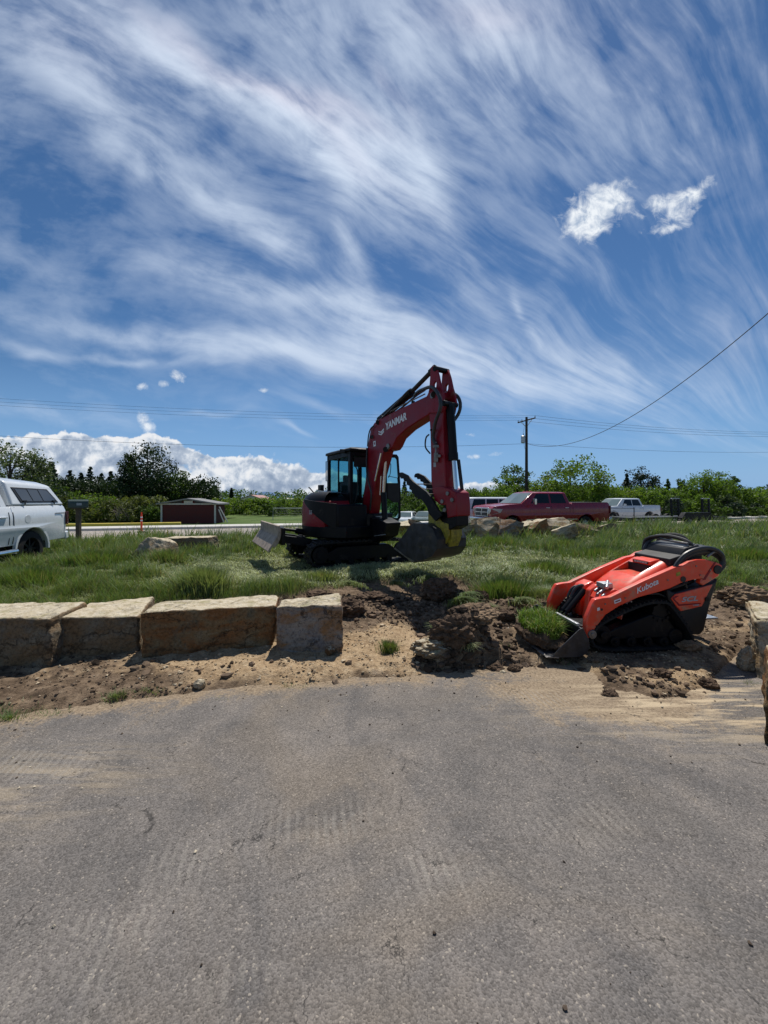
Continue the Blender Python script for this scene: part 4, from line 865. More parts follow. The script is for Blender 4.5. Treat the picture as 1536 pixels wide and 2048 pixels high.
mb = MB(); mb.prism([CB(.0, .0, ZC0), CB(1.2, .0, ZC0), CB(1.2, .05, ZC0), CB(.0, .05, ZC0)], UP * (ZC1 - ZC0)); mb.prism([CB(1.17, .05, ZC0), CB(1.22, .05, ZC0), CB(1.22, .93, ZC0), CB(1.17, .93, ZC0)], UP * (ZC1 - ZC0 - .05)); mb.prism([CB(.62, .90, ZC0), CB(1.17, .90, ZC0), CB(1.17, .95, ZC0), CB(.62, .95, ZC0)], UP * .5); mb.build('cab_lower_panels', M['blackpaint'], EX, .01)
def pane(name, pts, parent=None, m='teal', th=.006, nrm=None):
    mb = MB(); pts = [Vector(p) for p in pts]; n = (pts[1] - pts[0]).cross(pts[2] - pts[1]).normalized(); mb.prism(pts, n * th); return mb.build(name, M[m], parent or EX, 0)
pane('side_window', [CB(.11, .03, ZC1), CB(.60, .03, ZC1), CB(.60, .03, ZR - .12), CB(.11, .03, ZR - .12)]); pane('side_window', [CB(.63, .035, ZC1), CB(1.13, .035, ZC1), CB(1.13, .035, ZR - .12), CB(.63, .035, ZR - .12)])
pane('windscreen', [CB(.03, .08, 1.35), CB(.03, .87, 1.35), CB(.03, .87, ZR - .10), CB(.03, .08, ZR - .10)]); pane('rear_window', [CB(1.19, .07, 1.75), CB(1.19, .87, 1.75), CB(1.19, .87, ZR - .1), CB(1.19, .07, ZR - .1)])
pane('side_window', [CB(.65, .92, 1.66), CB(1.13, .92, 1.66), CB(1.13, .92, ZR - .1), CB(.65, .92, ZR - .1)])
mb = MB(); mb.box(CB(.72, .48, 1.42), (.48, .50, .14), Matrix.Rotation(-a58, 3, 'Z')); mb.box(CB(1.00, .48, 1.72), (.13, .50, .62), Matrix.Rotation(-a58, 3, 'Z')); mb.box(CB(1.02, .48, 2.10), (.10, .26, .18), Matrix.Rotation(-a58, 3, 'Z')); mb.build('seat', M['blackmatte'], EX, .03)
for l in (.20, .76):
    mb = MB(); mb.box(CB(.62, l, 1.50), (.3, .12, .2), Matrix.Rotation(-a58, 3, 'Z')); mb.tube([CB(.50, l, 1.6), CB(.48, l, 1.80)], [.02, .03]); mb.build('joystick_console', M['blackmatte'], EX, .015)
mb = MB(); mb.prism([CB(.005, .10, 2.32), CB(.005, .85, 2.32), CB(.02, .85, 2.32), CB(.02, .10, 2.32)], UP * .22); mb.build('sun_visor', M['blackmatte'], EX)
mb = MB(); mb.tube(smoothpath([CB(-.02, .1, 1.5), CB(-.10, .12, 1.75), CB(-.12, .12, 2.2), CB(-.02, .1, 2.35)]), .013); mb.build('grab_rail', M['blackmatte'], EX)
# open door at the cab's left side
DO = Vector((.03, 9.02, 0)); DDr = Vector((.93, .37, 0)).normalized(); DN = Vector((-.37, .93, 0)).normalized()
def DP(s, z): return DO + DDr * s + UP * z
outer = [(0, 1.10), (.34, 1.08), (.40, 1.16), (.39, 2.0), (.345, 2.60), (.30, 2.66), (0, 2.67)]
inner = [(.045, 1.17), (.325, 1.15), (.35, 1.2), (.34, 2.0), (.30, 2.53), (.265, 2.58), (.045, 2.58)]
mb = MB(); n = len(outer)
a = [DP(*p) for p in outer]; b_ = [DP(*p) for p in inner]; vs = a + b_ + [p + DN * .04 for p in a] + [p + DN * .04 for p in b_]; fs = []
for i in range(n):
    j = (i + 1) % n; fs += [(i, j, n + j, n + i), (2 * n + i, 3 * n + i, 3 * n + j, 2 * n + j), (i, 2 * n + i, 2 * n + j, j), (n + i, n + j, 3 * n + j, 3 * n + i)]
mb.add(vs, fs); dr = mb.build('cab_door', M['blackpaint'], EX, .006)
mb = MB(); mb.prism([DP(*p) + DN * .016 for p in inner], DN * .006); mb.build('door_glass', M['teal'], dr)
mb = MB(); mb.prism([DP(x, z) + DN * -.01 for x, z in ((.045, 1.62), (.20, 1.52), (.355, 1.52), (.355, 1.98), (.045, 1.98))], DN * .03); mb.build('door_pocket', M['blackmatte'], dr, .01)
mb = MB(); mb.tube(smoothpath([DP(.06, 2.10) - DN * .03, DP(.10, 2.18) - DN * .05, DP(.12, 2.40) - DN * .05, DP(.09, 2.44) - DN * .03]), .009); mb.tube([DP(.06, 2.14) - DN * .02, DP(.30, 2.10) - DN * .02, DP(.32, 1.95) - DN * .02], .008); mb.build('door_handle', M['blackmatte'], dr)
pane('step_glass', [CB(-.005, .62, 1.35), CB(-.005, .85, 1.35), CB(-.005, .85, 1.74), CB(-.005, .62, 1.74)])
# boom
boom_px = [(722, 1046), (718, 1036), (722, 1018), (731, 960), (734, 905), (735, 892), (741, 858), (748, 846), (758, 838), (790, 822), (853, 792), (858, 780), (868, 776), (876, 782), (877, 794), (870, 806), (858, 829), (838, 841), (812, 858), (793, 876), (786, 892), (781, 899), (768, 902), (762, 925), (752, 962), (744, 1000), (740, 1030), (734, 1044)]
mb = MB(); eprism(mb, boom_px, .0, .25); boom = mb.build('boom', M['redpaint'], EX, .018)
mb = MB(); eprism(mb, [(733, 1034), (724, 1052), (728, 1076), (752, 1084), (772, 1072), (778, 1046), (760, 1036)], -.06, .31)
mb.cyl(E(727, 1037, -.1), E(727, 1037, .35), .06); mb.cyl(E(750, 1080, .12) , E(750, 1040, .12), .16); mb.build('swing_bracket', M['blackpaint'], EX, .02)
for (x_, y_, a_, b_, r_) in ((771, 899, -.05, .30, .055), (868, 789, -.05, .30, .055), (756, 845, -.02, .28, .05)):
    mb = MB(); mb.cyl(E(x_, y_, a_), E(x_, y_, b_), r_); mb.build('pivot_pin', M['blackpaint'], boom, .004)
mb = MB(); eprism(mb, [(750, 846), (754, 833), (762, 831), (768, 838), (764, 848)], .02, .23); mb.build('cylinder_lug', M['blackpaint'], boom, .004)
for q_, r_ in ((E(776, 893, -.012), .06), (E(865, 791, -.03), .055)):
    mb = MB(); mb.disc(q_, Nf, r_, .03); mb.build('pin_cap', M['steel'], boom, .004)
# boom cylinder in front of the boom
mb = MB(); mb.cyl(E(771, 1062, .12), E(767, 985, .12), .062); bc = mb.build('boom_cylinder', M['blackpaint'], EX)
mb = MB(); mb.cyl(E(767, 985, .12), E(772, 899, .12), .033); mb.build('cylinder_rod', M['chrome'], bc)
mb = MB(); mb.cyl(E(750, 962, -.05), E(762, 906, -.05), .016, seg=8); mb.build('bright_hose_guard', M['chrome'], boom); mb = MB(); mb.cyl(E(760, 990, -.06), E(762, 952, -.06), .009, seg=8); mb.build('bright_hose_guard', M['chrome'], boom)
# arm cylinder above the boom
mb = MB(); mb.cyl(E(759, 840, .125), E(822, 786, .125), .072); mb.cyl(E(816, 791, .125), E(824, 784.5, .125), .082); ac = mb.build('arm_cylinder', M['blackpaint'], EX)
mb = MB(); mb.cyl(E(820, 787, .125), E(868, 738, .125), .042); mb.cyl(E(861, 745, .125), E(871, 735, .125), .06); mb.build('cylinder_rod', M['blackmatte'], ac)
mb = MB(); mb.tube(smoothpath([E(764, 836, .0), E(790, 810, -.01), E(815, 783, -.01), E(826, 778, 0)]), .018); mb.tube(smoothpath([E(764, 842, .2), E(800, 818, .2), E(832, 792, .2), E(850, 780, .22)]), .018); mb.build('cylinder_hoses', M['hose'], ac)
# arm: two cheek plates above, a closed box below
near = [(864, 738), (869, 732), (874, 735), (879, 751), (883, 771), (888, 788), (890, 803), (886, 822), (884, 843), (886.5, 905), (889.7, 974), (890, 985), (862, 980), (861, 966), (860, 904), (859, 863), (856, 822), (856, 802), (861, 777)]
mb = MB(); eprism(mb, [(856, 815), (890, 806), (886, 822), (884, 843), (886.5, 905), (889.7, 974), (889, 992), (868, 992), (861, 966), (860, 904), (859, 863)], .015, .235)
armo = mb.build('arm', M['redpaint'], EX, .012)
cheek = near[:7] + [(886, 824), (862, 826)] + near[-4:] + []
cheek = [(864, 738), (869, 732), (874, 735), (879, 751), (883, 771), (888, 788), (890, 803), (886, 824), (858, 826), (856, 822), (856, 802), (861, 777)]
def plate_with_slot(o0, o1, name):
    # outline split round an oval slot so the sky shows through it
    L_ = [(864, 738), (869, 732), (874, 735), (877, 744), (872, 764), (869.5, 768), (869, 776), (871, 778), (873, 780), (870, 826), (858, 826), (856, 822), (856, 802), (861, 777)]
    R_ = [(877, 744), (879, 751), (883, 771), (888, 788), (890, 803), (886, 824), (870, 826), (873, 780), (875, 773), (875.5, 765), (874, 762), (872, 764)]
    mb = MB(); eprism(mb, L_, o0, o1); eprism(mb, R_, o0, o1); return mb.build(name, M['redpaint'], EX, .004)
plate_with_slot(-.03, .012, 'arm_cheek_plate'); plate_with_slot(.24, .285, 'arm_cheek_plate')
for x_, y_ in ((869, 737), (886, 806)):
    mb = MB(); mb.cyl(E(x_, y_, -.05), E(x_, y_, 0) + Nf * .305, .047); mb.build('arm_pin', M['blackpaint'], armo, .004)
# bucket cylinder in front of the arm
o_ = .125
mb = MB(); mb.cyl(E(889, 812, 0) + Nf * o_, E(896, 916, 0) + Nf * o_, .072); mb.cyl(E(895, 905, 0) + Nf * o_, E(896, 920, 0) + Nf * o_, .082); eprism(mb, [(884, 800), (893, 803), (894, 822), (886, 822)], .06, .19); kc = mb.build('bucket_cylinder', M['blackpaint'], EX)
mb = MB(); mb.cyl(E(896, 918, 0) + Nf * o_, E(901, 985, 0) + Nf * o_, .036); mb.build('cylinder_rod', M['chrome'], kc)
mb = MB(); mb.cyl(E(896, 918, 0) + Nf * .235, E(903, 978, 0) + Nf * .235, .030); mb.build('guide_rod', M['blackmatte'], kc)
# hoses
mb = MB(); mb.tube(smoothpath([E(829, 792, -.06), E(836, 784, -.08), E(848, 778, -.09), E(862, 774, -.10), E(872, 781, -.11), E(880, 798, -.12), E(880, 818, -.12), E(872, 841, -.09), E(868, 859, -.06), E(866, 876, -.04), E(872, 890, -.03)]), .030); mb.build('hose', M['hose'], EX)
mb = MB(); mb.tube(smoothpath([E(893, 785, .26), E(906, 787, .30), E(915, 793, .33), E(920, 804, .34), E(920, 818, .34), E(915, 831, .32), E(907, 842, .26)]), .030); mb.build('hose', M['hose'], EX)
mb = MB(); mb.tube(smoothpath([E(858, 869, -.01), E(852, 876, -.02), E(851, 894, -.02), E(860, 907, -.01)]), .014); mb.build('hose', M['hose'], EX)
mb = MB(); mb.tube(smoothpath([E(735, 893, -.03), E(737, 872, -.05), E(741, 858, -.04), E(748, 851, -.03)]), .014); mb.build('hose', M['hose'], EX)
mb = MB(); mb.tube(smoothpath([E(740, 1020, -.03), E(742, 985, -.06), E(735, 955, -.06), E(733, 925, -.04), E(734, 896, -.02)]), .02); mb.build('hose', M['hose'], EX)
mb = MB(); mb.box(E(872, 893, -.02), (.10, .05, .05)); mb.tube([E(872, 884, -.03), E(871, 925, -.03)], .016); mb.box(E(872, 915, -.03), (.07, .05, .16)); mb.box(E(878, 912, -.03), (.05, .04, .05)); mb.build('quick_coupling_block', M['steel'], armo, .006)
mb = MB(); mb.box(E(867, 860, -.005), (.12, .04, .025)); mb.build('hose_clamp', M['blackpaint'], armo)
# lower linkage
mb = MB(); eprism(mb, [(866, 976), (882, 972), (905, 979), (914, 985), (916, 1010), (916, 1032), (897, 1036), (894, 1010), (884, 1010), (872, 1002)], -.03, .28); lk = mb.build('bucket_linkage', M['redpaint'], EX, .015)
for (x, y) in ((899, 987), (888, 1003), (908, 1000), (893, 1020)):
    mb = MB(); mb.disc(E(x, y, 0) - Nf * .04, Nf, .035, .03); mb.build('linkage_pin', M['steel'], lk, .004)
mb = MB(); eprism(mb, [(872, 1028), (888, 1022), (914, 1030), (914, 1052), (900, 1060), (878, 1052)], -.01, .26); mb.cyl(E(882, 1029, 0) - Nf * .07, E(882, 1029, 0) + Nf * .32, .05); mb.build('quick_coupler', M['blackpaint'], EX, .01)
# thumb: two toothed tines
def tine(o0, o1, dx=0, dy=0):
    top = [(803.6, 950), (806, 946), (811, 945), (823, 951), (835, 964), (849, 974), (862, 984), (872, 997), (884, 1018), (893, 1030)]
    bot = [(880, 1042), (866, 1027), (862, 1013), (856, 1004), (848, 997)]
    teeth = [(845, 999), (842, 993), (838, 994), (837, 988), (832, 987), (832, 980), (827, 979), (827, 972), (822, 970), (821, 963.5), (816, 962), (815, 957.5), (810, 957.5), (808, 953.5), (804, 954)]
    mb = MB(); eprism(mb, [(x + dx, y + dy) for x, y in top + bot + teeth], o0, o1); return mb
th = tine(-.10, -.06).build('thumb_tine', M['blackpaint'], EX, .004); tine(.30, .34).build('thumb_tine', M['blackpaint'], EX, .004)
for (x, y) in ((838, 968), (848, 978), (858, 988)):
    mb = MB(); mb.box((E(x, y, 0) + Nf * .12), (.10, .36, .015), Matrix.Rotation(R(90) - a58 - R(90), 3, 'Z')); mb.build('thumb_cross_plate', M['steel'], EX, .003)
# bucket
side = [(838, 1050), (845, 1045), (868, 1046), (884, 1058), (893, 1078), (892, 1096), (882, 1111), (864, 1118), (846, 1120), (828, 1110), (806.6, 1093)]
shell = [(845, 1045), (868, 1046), (884, 1058), (893, 1078), (892, 1096), (882, 1111), (864, 1118), (846, 1120)]
mb = MB(); eprism(mb, side, -.20, -.17); eprism(mb, side, .43, .46)
o3 = [E(x, y, 0) for x, y in shell]; c3 = sum(o3, Vector()) / len(o3); i3 = [p + (c3 - p).normalized() * .022 for p in o3]
vs = [p + Nf * w for w in (-.17, .43) for p in o3 + i3]; k = len(o3); fs = []
for i in range(k - 1): fs += [(i, i + 1, 2 * k + i + 1, 2 * k + i), (k + i, 3 * k + i, 3 * k + i + 1, k + i + 1)]
fs += [(0, k, 3 * k, 2 * k)[::1], (k - 1, 3 * k - 1, 4 * k - 1, 2 * k - 1)]
mb.add(vs, fs); bk = mb.build('bucket', M['bucketsteel'], EX, 0)
mb = MB(); mb.prism([E(846, 1120, 0) + Nf * -.19, E(806.6, 1093, 0) + Nf * -.19, E(803, 1096, 0) + Nf * -.19, E(843, 1124, 0) + Nf * -.19], Nf * .64); mb.build('cutting_lip', M['steel'], bk, .004)
for o0, o1 in ((-.02, .02), (.25, .29)):
    mb = MB(); eprism(mb, [(858, 1027), (864, 1020), (872, 1026), (886, 1044), (898, 1048), (899, 1072), (892, 1088), (886, 1088), (872, 1062), (858, 1052)], o0, o1); mb.build('bucket_ear', M['yellow'], bk, .005)
mb = MB(); eprism(mb, [(888, 1060), (900, 1058), (901, 1078), (895, 1094), (887, 1084)], .03, .24); mb.build('ear_gusset', M['yellow'], bk, .005)
# lettering on the boom
tx = (E(815, 826, 0) - E(771, 857, 0)); ty = E(771, 845, 0) - E(771, 858, 0)
text_part('boom_lettering', 'YANMAR', M['white'], boom, E(771, 861, 0) - Nf * .004, E(815, 838.5, 0) - E(771, 861, 0), UP + Nf * 0, .15, bold=.04, shear=.0, width=(E(814, 838, 0) - E(771, 859.5, 0)).length)
mb = MB()
for k in (0, 1):
    dy = 4.6 * k
    for seg_ in ([(757.5, 862), (762, 863.5), (763, 866), (757.5, 864.5)], [(762, 863.5), (768, 856.5), (768.5, 859.5), (763, 866)]):
        mb.prism([E(x, y + dy, 0) - Nf * .006 for x, y in seg_], Nf * .002)
mb.build('chevron_emblem', M['white'], boom, 0, 0)
mb = MB(); mb.prism([E(x, y, 0) - Nf * .006 for x, y in ((747, 883), (751.5, 881.5), (752, 892), (747.5, 893.5))], Nf * .002); st = mb.build('warning_sticker', M['white'], boom, 0, 0)
mb = MB(); mb.prism([E(x, y, 0) - Nf * .009 for x, y in ((748.5, 885), (750.3, 884.4), (750.6, 889), (748.8, 889.6))], Nf * .002); mb.build('sticker_symbol', M['redpaint'], st, 0, 0)
mb = MB(); mb.tube([E(748, 1072, -.12), E(770, 1069, -.12)], .010); mb.build('front_fitting', M['galv'], EX)
mb = MB(); mb.box(B(.97, .3, 1.22), (.03, .16, .015), Matrix.Rotation(-a55, 3, 'Z')); mb.build('front_plate', M['galv'], EX)

# extra working detail on the boom and body
mb = MB(); mb.tube(smoothpath([E(752, 842, .04), E(790, 818, .03), E(830, 798, .04), E(850, 788, .05)]), .012); mb.build('steel_line', M['steel'], boom)
for (x, y) in ((800, 829), (826, 812)):
    mb = MB(); mb.box(E(x, y - 6, .08), (.06, .14, .05)); mb.build('line_clamp', M['blackmatte'], boom, .004)
mb = MB(); mb.box(E(744, 874, -.02), (.10, .03, .07)); mb.build('boom_lamp', M['blackmatte'], boom, .006)
mb = MB(); mb.box(CB(.25, -.06, ZR + .02), (.12, .08, .09)); wl = mb.build('work_lamp', M['blackmatte'], cabf, .01)
mb = MB(); mb.tube([CB(1.05, -.06, ZR - .15), CB(1.05, -.10, ZR - .15), CB(1.05, -.10, ZC1 + .3), CB(1.05, -.06, ZC1 + .3)], .012); mb.build('grab_handle', M['blackmatte'], cabf)
mb = MB(); mb.prism([E(x, y, 0) + Nf * .010 for x, y in ((866, 925), (871, 925), (871, 934), (866, 934))], Nf * .003); mb.build('warning_sticker', M['greydecal'], armo, 0, 0)

# ---------------------------------------------------------------- compact stand-on track loader
KF = Vector((math.cos(R(7)), math.sin(R(7)), 0)); KN = Vector((-math.sin(R(7)), math.cos(R(7)), 0)) * .84; KP0 = Vector((2.09, 3.80, 0))
def KL(s, o, z): return KP0 + KF * s + KN * o + UP * z
def Kp(px, py, o=0.0): return on_plane(px, py, KP0 + KN * o, KN)
def kloc(px, py, o=0.0):
    p = Kp(px, py, o) - KP0; return (p.dot(KF), p.z)
LD = thing('track_loader', 'bright orange red stand-on compact track loader with a sod filled bucket', 'track loader', tuple(KL(.7, .4, .07)))
def kprism(mb, poly, o0, o1, oref=0.0):
    a = [Kp(x, y, oref) + KN * (o0 - oref) for x, y in poly]; return mb.prism(a, KN * (o1 - o0))
arm_px = [(1174.7, 1276), (1172, 1258), (1174, 1237), (1186, 1207), (1191, 1199), (1205, 1196), (1222, 1194), (1290, 1161), (1352, 1134), (1367, 1131), (1379, 1123), (1395, 1119), (1412, 1119), (1428, 1123), (1437, 1126), (1445, 1131), (1443, 1143),
          (1437, 1153), (1418, 1165), (1407, 1171.5), (1400, 1166), (1404, 1158), (1385, 1160), (1364, 1166), (1341, 1177), (1321, 1183.5), (1278, 1195), (1240, 1212), (1212, 1230), (1192, 1256), (1189, 1267), (1183, 1277)]
for o0 in (0.0, .80):
    mb = MB(); kprism(mb, arm_px, o0, o0 + .075); am = mb.build('lift_arm', M['orange'], LD, .012, seg=3)
    mb = MB(); mb.disc(Kp(1183, 1268) + KN * (o0 - .008), KN, .042, .03); mb.disc(Kp(1183, 1268) + KN * (o0 - .02), KN, .020, .03); mb.build('pivot_pin', M['steel'], am, .003)
    mb = MB(); mb.disc(Kp(1434, 1139) + KN * (o0 - .006), KN, .045, .02); mb.build('pivot_boss', M['blackmatte'], am, .003)
    mb = MB(); kprism(mb, [(1428, 1125), (1432, 1124), (1410, 1160), (1405, 1160)], o0 - .004, o0 + .02); mb.build('arm_seam', M['redpaint'], am)
NA = [o for o in LD.children if o.name.startswith('lift_arm')][0]
# lettering on the near arm, following its slope
d_ = (Kp(1318, 1163) - Kp(1273, 1184)); 
text_part('arm_lettering', 'Kubota', M['white'], NA, Kp(1274, 1187.5) - KN * .004, d_, UP, .062, bold=.02, width=(Kp(1317, 1168) - Kp(1274, 1187.5)).length)
mb = MB(); kprism(mb, [(1228, 1201), (1241, 1196), (1242, 1202.5), (1229, 1207.5)], -.004, .001); s1 = mb.build('arm_sticker', M['white'], NA, 0, 0)
mb = MB(); kprism(mb, [(1230, 1202.5), (1239.5, 1198.8), (1240, 1201), (1230.5, 1204.8)], -.006, -.001); mb.build('sticker_print', M['redpaint'], s1, 0, 0)
mb = MB(); kprism(mb, [(1194, 1216), (1199, 1214.5), (1199.5, 1220), (1194.5, 1222)], -.004, .001); mb.build('arm_sticker', M['white'], NA, 0, 0)
mb = MB(); mb.disc(Kp(1203, 1219), KN, .012, .01, 12); mb.disc(Kp(1366, 1158.5), KN, .03, .012); mb.build('arm_bolt', M['blackmatte'], NA)
for (x, y) in ((1210, 1208), (1250, 1196), (1262, 1203), (1335, 1160), (1392, 1132), (1420, 1140), (1400, 1150)):
    mb = MB(); mb.disc(Kp(x, y) - KN * .002, KN, .008, .012, 8); mb.build('arm_bolt', M['steel'], NA)
mb = MB(); kprism(mb, [(1352, 1146), (1360, 1143), (1360.5, 1150), (1352.5, 1153)], -.004, .001); mb.build('warning_sticker', M['yellow'], NA, 0, 0)
# tracks
pts = [kloc(*q) for q in ((1192, 1291), (1186, 1280), (1190, 1264), (1205, 1250), (1240, 1231), (1290, 1211), (1322, 1207), (1340, 1213), (1368, 1250), (1381, 1272), (1384, 1285), (1376, 1292), (1330, 1295), (1260, 1297), (1215, 1297))]
dense = [(p.x, p.y) for p in smoothpath([Vector((a, b, 0)) for a, b in pts + pts[:1]], 5)][:-1]
for (o0, o1) in ((-.01, .26), (.62, .89)):
    belt(KL, track_loop(dense, 90), o0, o1, LD, 'track', lug=.018, th=.022, nl=56, lugfrac=.55)
    mb = MB()
    c = kloc(1205, 1275); mb.disc(KL(c[0] + .03, (o0 + o1) / 2, c[1] + .01), KN, .095, .12); mb.disc(KL(c[0] + .03, (o0 + o1) / 2, c[1] + .01), KN, .04, .2); mb.build('idler_wheel', M['blackpaint'], LD, .004)
    mb = MB(); c = kloc(1330, 1226); mb.disc(KL(c[0], (o0 + o1) / 2, c[1] - .01), KN, .085, .1)
    for k in range(10): a = k * math.pi / 5; mb.cyl(KL(c[0] + .09 * math.cos(a), o0 + .06, c[1] - .01 + .09 * math.sin(a)), KL(c[0] + .09 * math.cos(a), o1 - .06, c[1] - .01 + .09 * math.sin(a)), .016, seg=8)
    mb.build('drive_sprocket', M['blackpaint'], LD)
    mb = MB(); c = kloc(1362, 1277); mb.disc(KL(c[0] - .02, (o0 + o1) / 2, c[1] + .01), KN, .075, .14); mb.build('idler_wheel', M['blackpaint'], LD, .004)
    for k in range(4):
        c = kloc(1235 + 33 * k, 1288); mb = MB(); mb.disc(KL(c[0], (o0 + o1) / 2, c[1] + .01), KN, .05, .16); mb.disc(KL(c[0], o0 + .06, c[1] + .01), KN, .018, .08, 12); mb.build('roller', M['blackpaint'], LD, .003)
    mb = MB(); kprism(mb, [(1215, 1276), (1235, 1262), (1310, 1232), (1345, 1240), (1365, 1268), (1350, 1278), (1240, 1283)], o0 + .07, o1 - .07); mb.build('track_frame', M['blackpaint'], LD, .01)
# chassis, rear tower, fenders
mb = MB(); kprism(mb, [(1205, 1262), (1200, 1230), (1230, 1205), (1345, 1165), (1345, 1262), (1240, 1280)], .37, .57, .37); mb.build('chassis', M['blackpaint'], LD, .01)
mb = MB(); kprism(mb, [(1338, 1180), (1352, 1187), (1430, 1165), (1440, 1158), (1425, 1205), (1412, 1262), (1404, 1271), (1380, 1271), (1370, 1250), (1355, 1222), (1341, 1203)], .02, .86); rb = mb.build('rear_body', M['blackmatte'], LD, .015)
mb = MB(); kprism(mb, [(1344, 1198), (1352, 1189.5), (1380, 1182), (1427, 1169), (1421, 1180), (1405, 1213), (1363, 1223), (1355, 1214)], .006, .03); sp = mb.build('side_panel', M['orange'], LD, .005)
text_part('model_lettering', 'SCL', M['greydecal'], sp, Kp(1363, 1204.5, .002) , Vector((KF.x, KF.y, .05)), UP, .052, bold=.03, shear=.25, width=.19)
text_part('model_lettering', '1000', M['greydecal'], sp, Kp(1386, 1212.5, .002), Vector((KF.x, KF.y, .05)), UP, .016, bold=.03, width=.07)
mb = MB(); kprism(mb, [(1345, 1197), (1352, 1192), (1358, 1192), (1349, 1198), (1360, 1209), (1402, 1206), (1402, 1208), (1358, 1212)], .002, .006); mb.build('panel_pinstripe', M['redpaint'], sp, 0, 0)
mb = MB(); mb.disc(Kp(1412, 1198, .01), KN, .022, .03); mb.build('body_plug', M['blackpaint'], rb)
mb = MB(); fp_ = [(1233, 1219), (1262, 1203), (1300, 1193), (1326, 1192), (1345, 1200), (1358, 1222), (1376, 1252), (1384, 1270)]
for o0, o1 in ((.06, .38), (.56, .86)):
    n = len(fp_); a = [Kp(x, y, 0) + KN * o0 for x, y in fp_]; b2 = [p + KN * (o1 - o0) for p in a]; c2 = [p + UP * .018 for p in a]; d2 = [p + UP * .018 for p in b2]
    mb = MB(); mb.add(a + b2 + c2 + d2, [f for i in range(n - 1) for f in ((i, i + 1, n + i + 1, n + i), (2 * n + i, 3 * n + i, 3 * n + i + 1, 2 * n + i + 1), (i, 2 * n + i, 2 * n + i + 1, i + 1), (n + i, n + i + 1, 3 * n + i + 1, 3 * n + i))] + [(0, n, 3 * n, 2 * n), (n - 1, 2 * n - 1, 4 * n - 1, 3 * n - 1)[::-1]])
    mb.build('fender', M['blackmatte'], LD, .006)
mb = MB(); kprism(mb, [(1395, 1266), (1408, 1262), (1406, 1272), (1388, 1274)], .10, .78); mb.box(KL(1.42, .30, .33), (.14, .3, .02), Matrix.Rotation(R(7), 3, 'Z')); mb.build('standing_platform', M['galv'], LD, .006)
# hood between the arms
def hood_surf():
    S = [.33, .345, .375, .43, .52, .60, .68, .74, .80, .88, .96, 1.02, 1.06]
    ztop = [.50, .565, .615, .665, .73, .780, .822, .852, .882, .920, .958, .985, .99]
    O = [(.115, -.14), (.125, -.10), (.15, -.045), (.19, -.012), (.24, 0), (.29, 0), (.36, .004), (.44, .006), (.52, .004), (.59, 0), (.64, 0), (.69, -.012), (.73, -.045), (.755, -.10), (.765, -.14)]
    vs = []; fs = []
    for s, z in zip(S, ztop):
        for o, dz in O: vs.append(KL(s - (abs(o - .44) * .10 if s < .4 else 0) * -1, o, z + dz))
    no = len(O)
    for i in range(len(S) - 1):
        for j in range(no - 1):
            if .60 <= S[i] and S[i + 1] <= .81 and 4 <= j <= 9 - 0 and O[j][0] >= .24 and O[j + 1][0] <= .645: continue
            fs.append((i * no + j, i * no + j + 1, (i + 1) * no + j + 1, (i + 1) * no + j))
    fs.append(tuple(range(no))); fs.append(tuple(range((len(S) - 1) * no, len(S) * no)))
    return vs, fs
vs, fs = hood_surf(); mb = MB(); mb.add(vs, fs); hood = mb.build('hood', M['orange'], LD, 0, 45)
# sunk scoop: sloping floor, side walls, dark opening
mb = MB(); z0, z1 = .780, .882
a = [KL(.60, .24, z0), KL(.60, .64, z0), KL(.80, .64, z1 - .085), KL(.80, .24, z1 - .085), KL(.80, .24, z1), KL(.80, .64, z1)]
mb.add(a, [(0, 1, 2, 3), (0, 3, 4), (1, 5, 2)]); mb.build('scoop_floor', M['orange'], hood, 0, 0)
mb = MB(); mb.add([KL(.80, .24, z1 - .087), KL(.80, .64, z1 - .087), KL(.80, .64, z1 + .002), KL(.80, .24, z1 + .002), KL(.83, .24, z1 - .087), KL(.83, .64, z1 - .087)], [(0, 1, 2, 3), (0, 4, 5, 1)]); mb.build('scoop_grille', M['blackmatte'], hood, 0, 0)
mb = MB(); mb.prism([KL(.80, .27, z1 + .003), KL(.80, .27, z1 + .045), KL(.865, .27, z1 + .058), KL(.98, .27, z1 + .075), KL(.98, .27, z1 + .03)], KN * .30); lb = mb.build('lamp_housing', M['orange'], hood, .008)
mb = MB(); mb.prism([KL(.794, .30, z1 + .012), KL(.794, .30, z1 + .036), KL(.80, .30, z1 + .036), KL(.80, .30, z1 + .012)], KN * .24); mb.build('work_lamp', M['blackmatte'], lb, .002)
for k in range(5):
    mb = MB(); mb.prism([KL(.791, .312 + k * .044, z1 + .016), KL(.791, .312 + k * .044, z1 + .032), KL(.794, .312 + k * .044, z1 + .032), KL(.794, .312 + k * .044, z1 + .016)], KN * .036); mb.build('lamp_lens', M['lens'], lb, 0, 0)
mb = MB(); mb.tube([KL(.98, .14, .945), KL(.985, .44, .975), KL(.98, .74, .945)], .004, 6); mb.build('hood_seam', M['blackmatte'], hood)
mb = MB(); mb.box(KL(.42, .44, .672), (.05, .06, .02), Matrix.Rotation(R(7), 3, 'Z')); mb.build('hood_latch', M['blackmatte'], hood, .004)
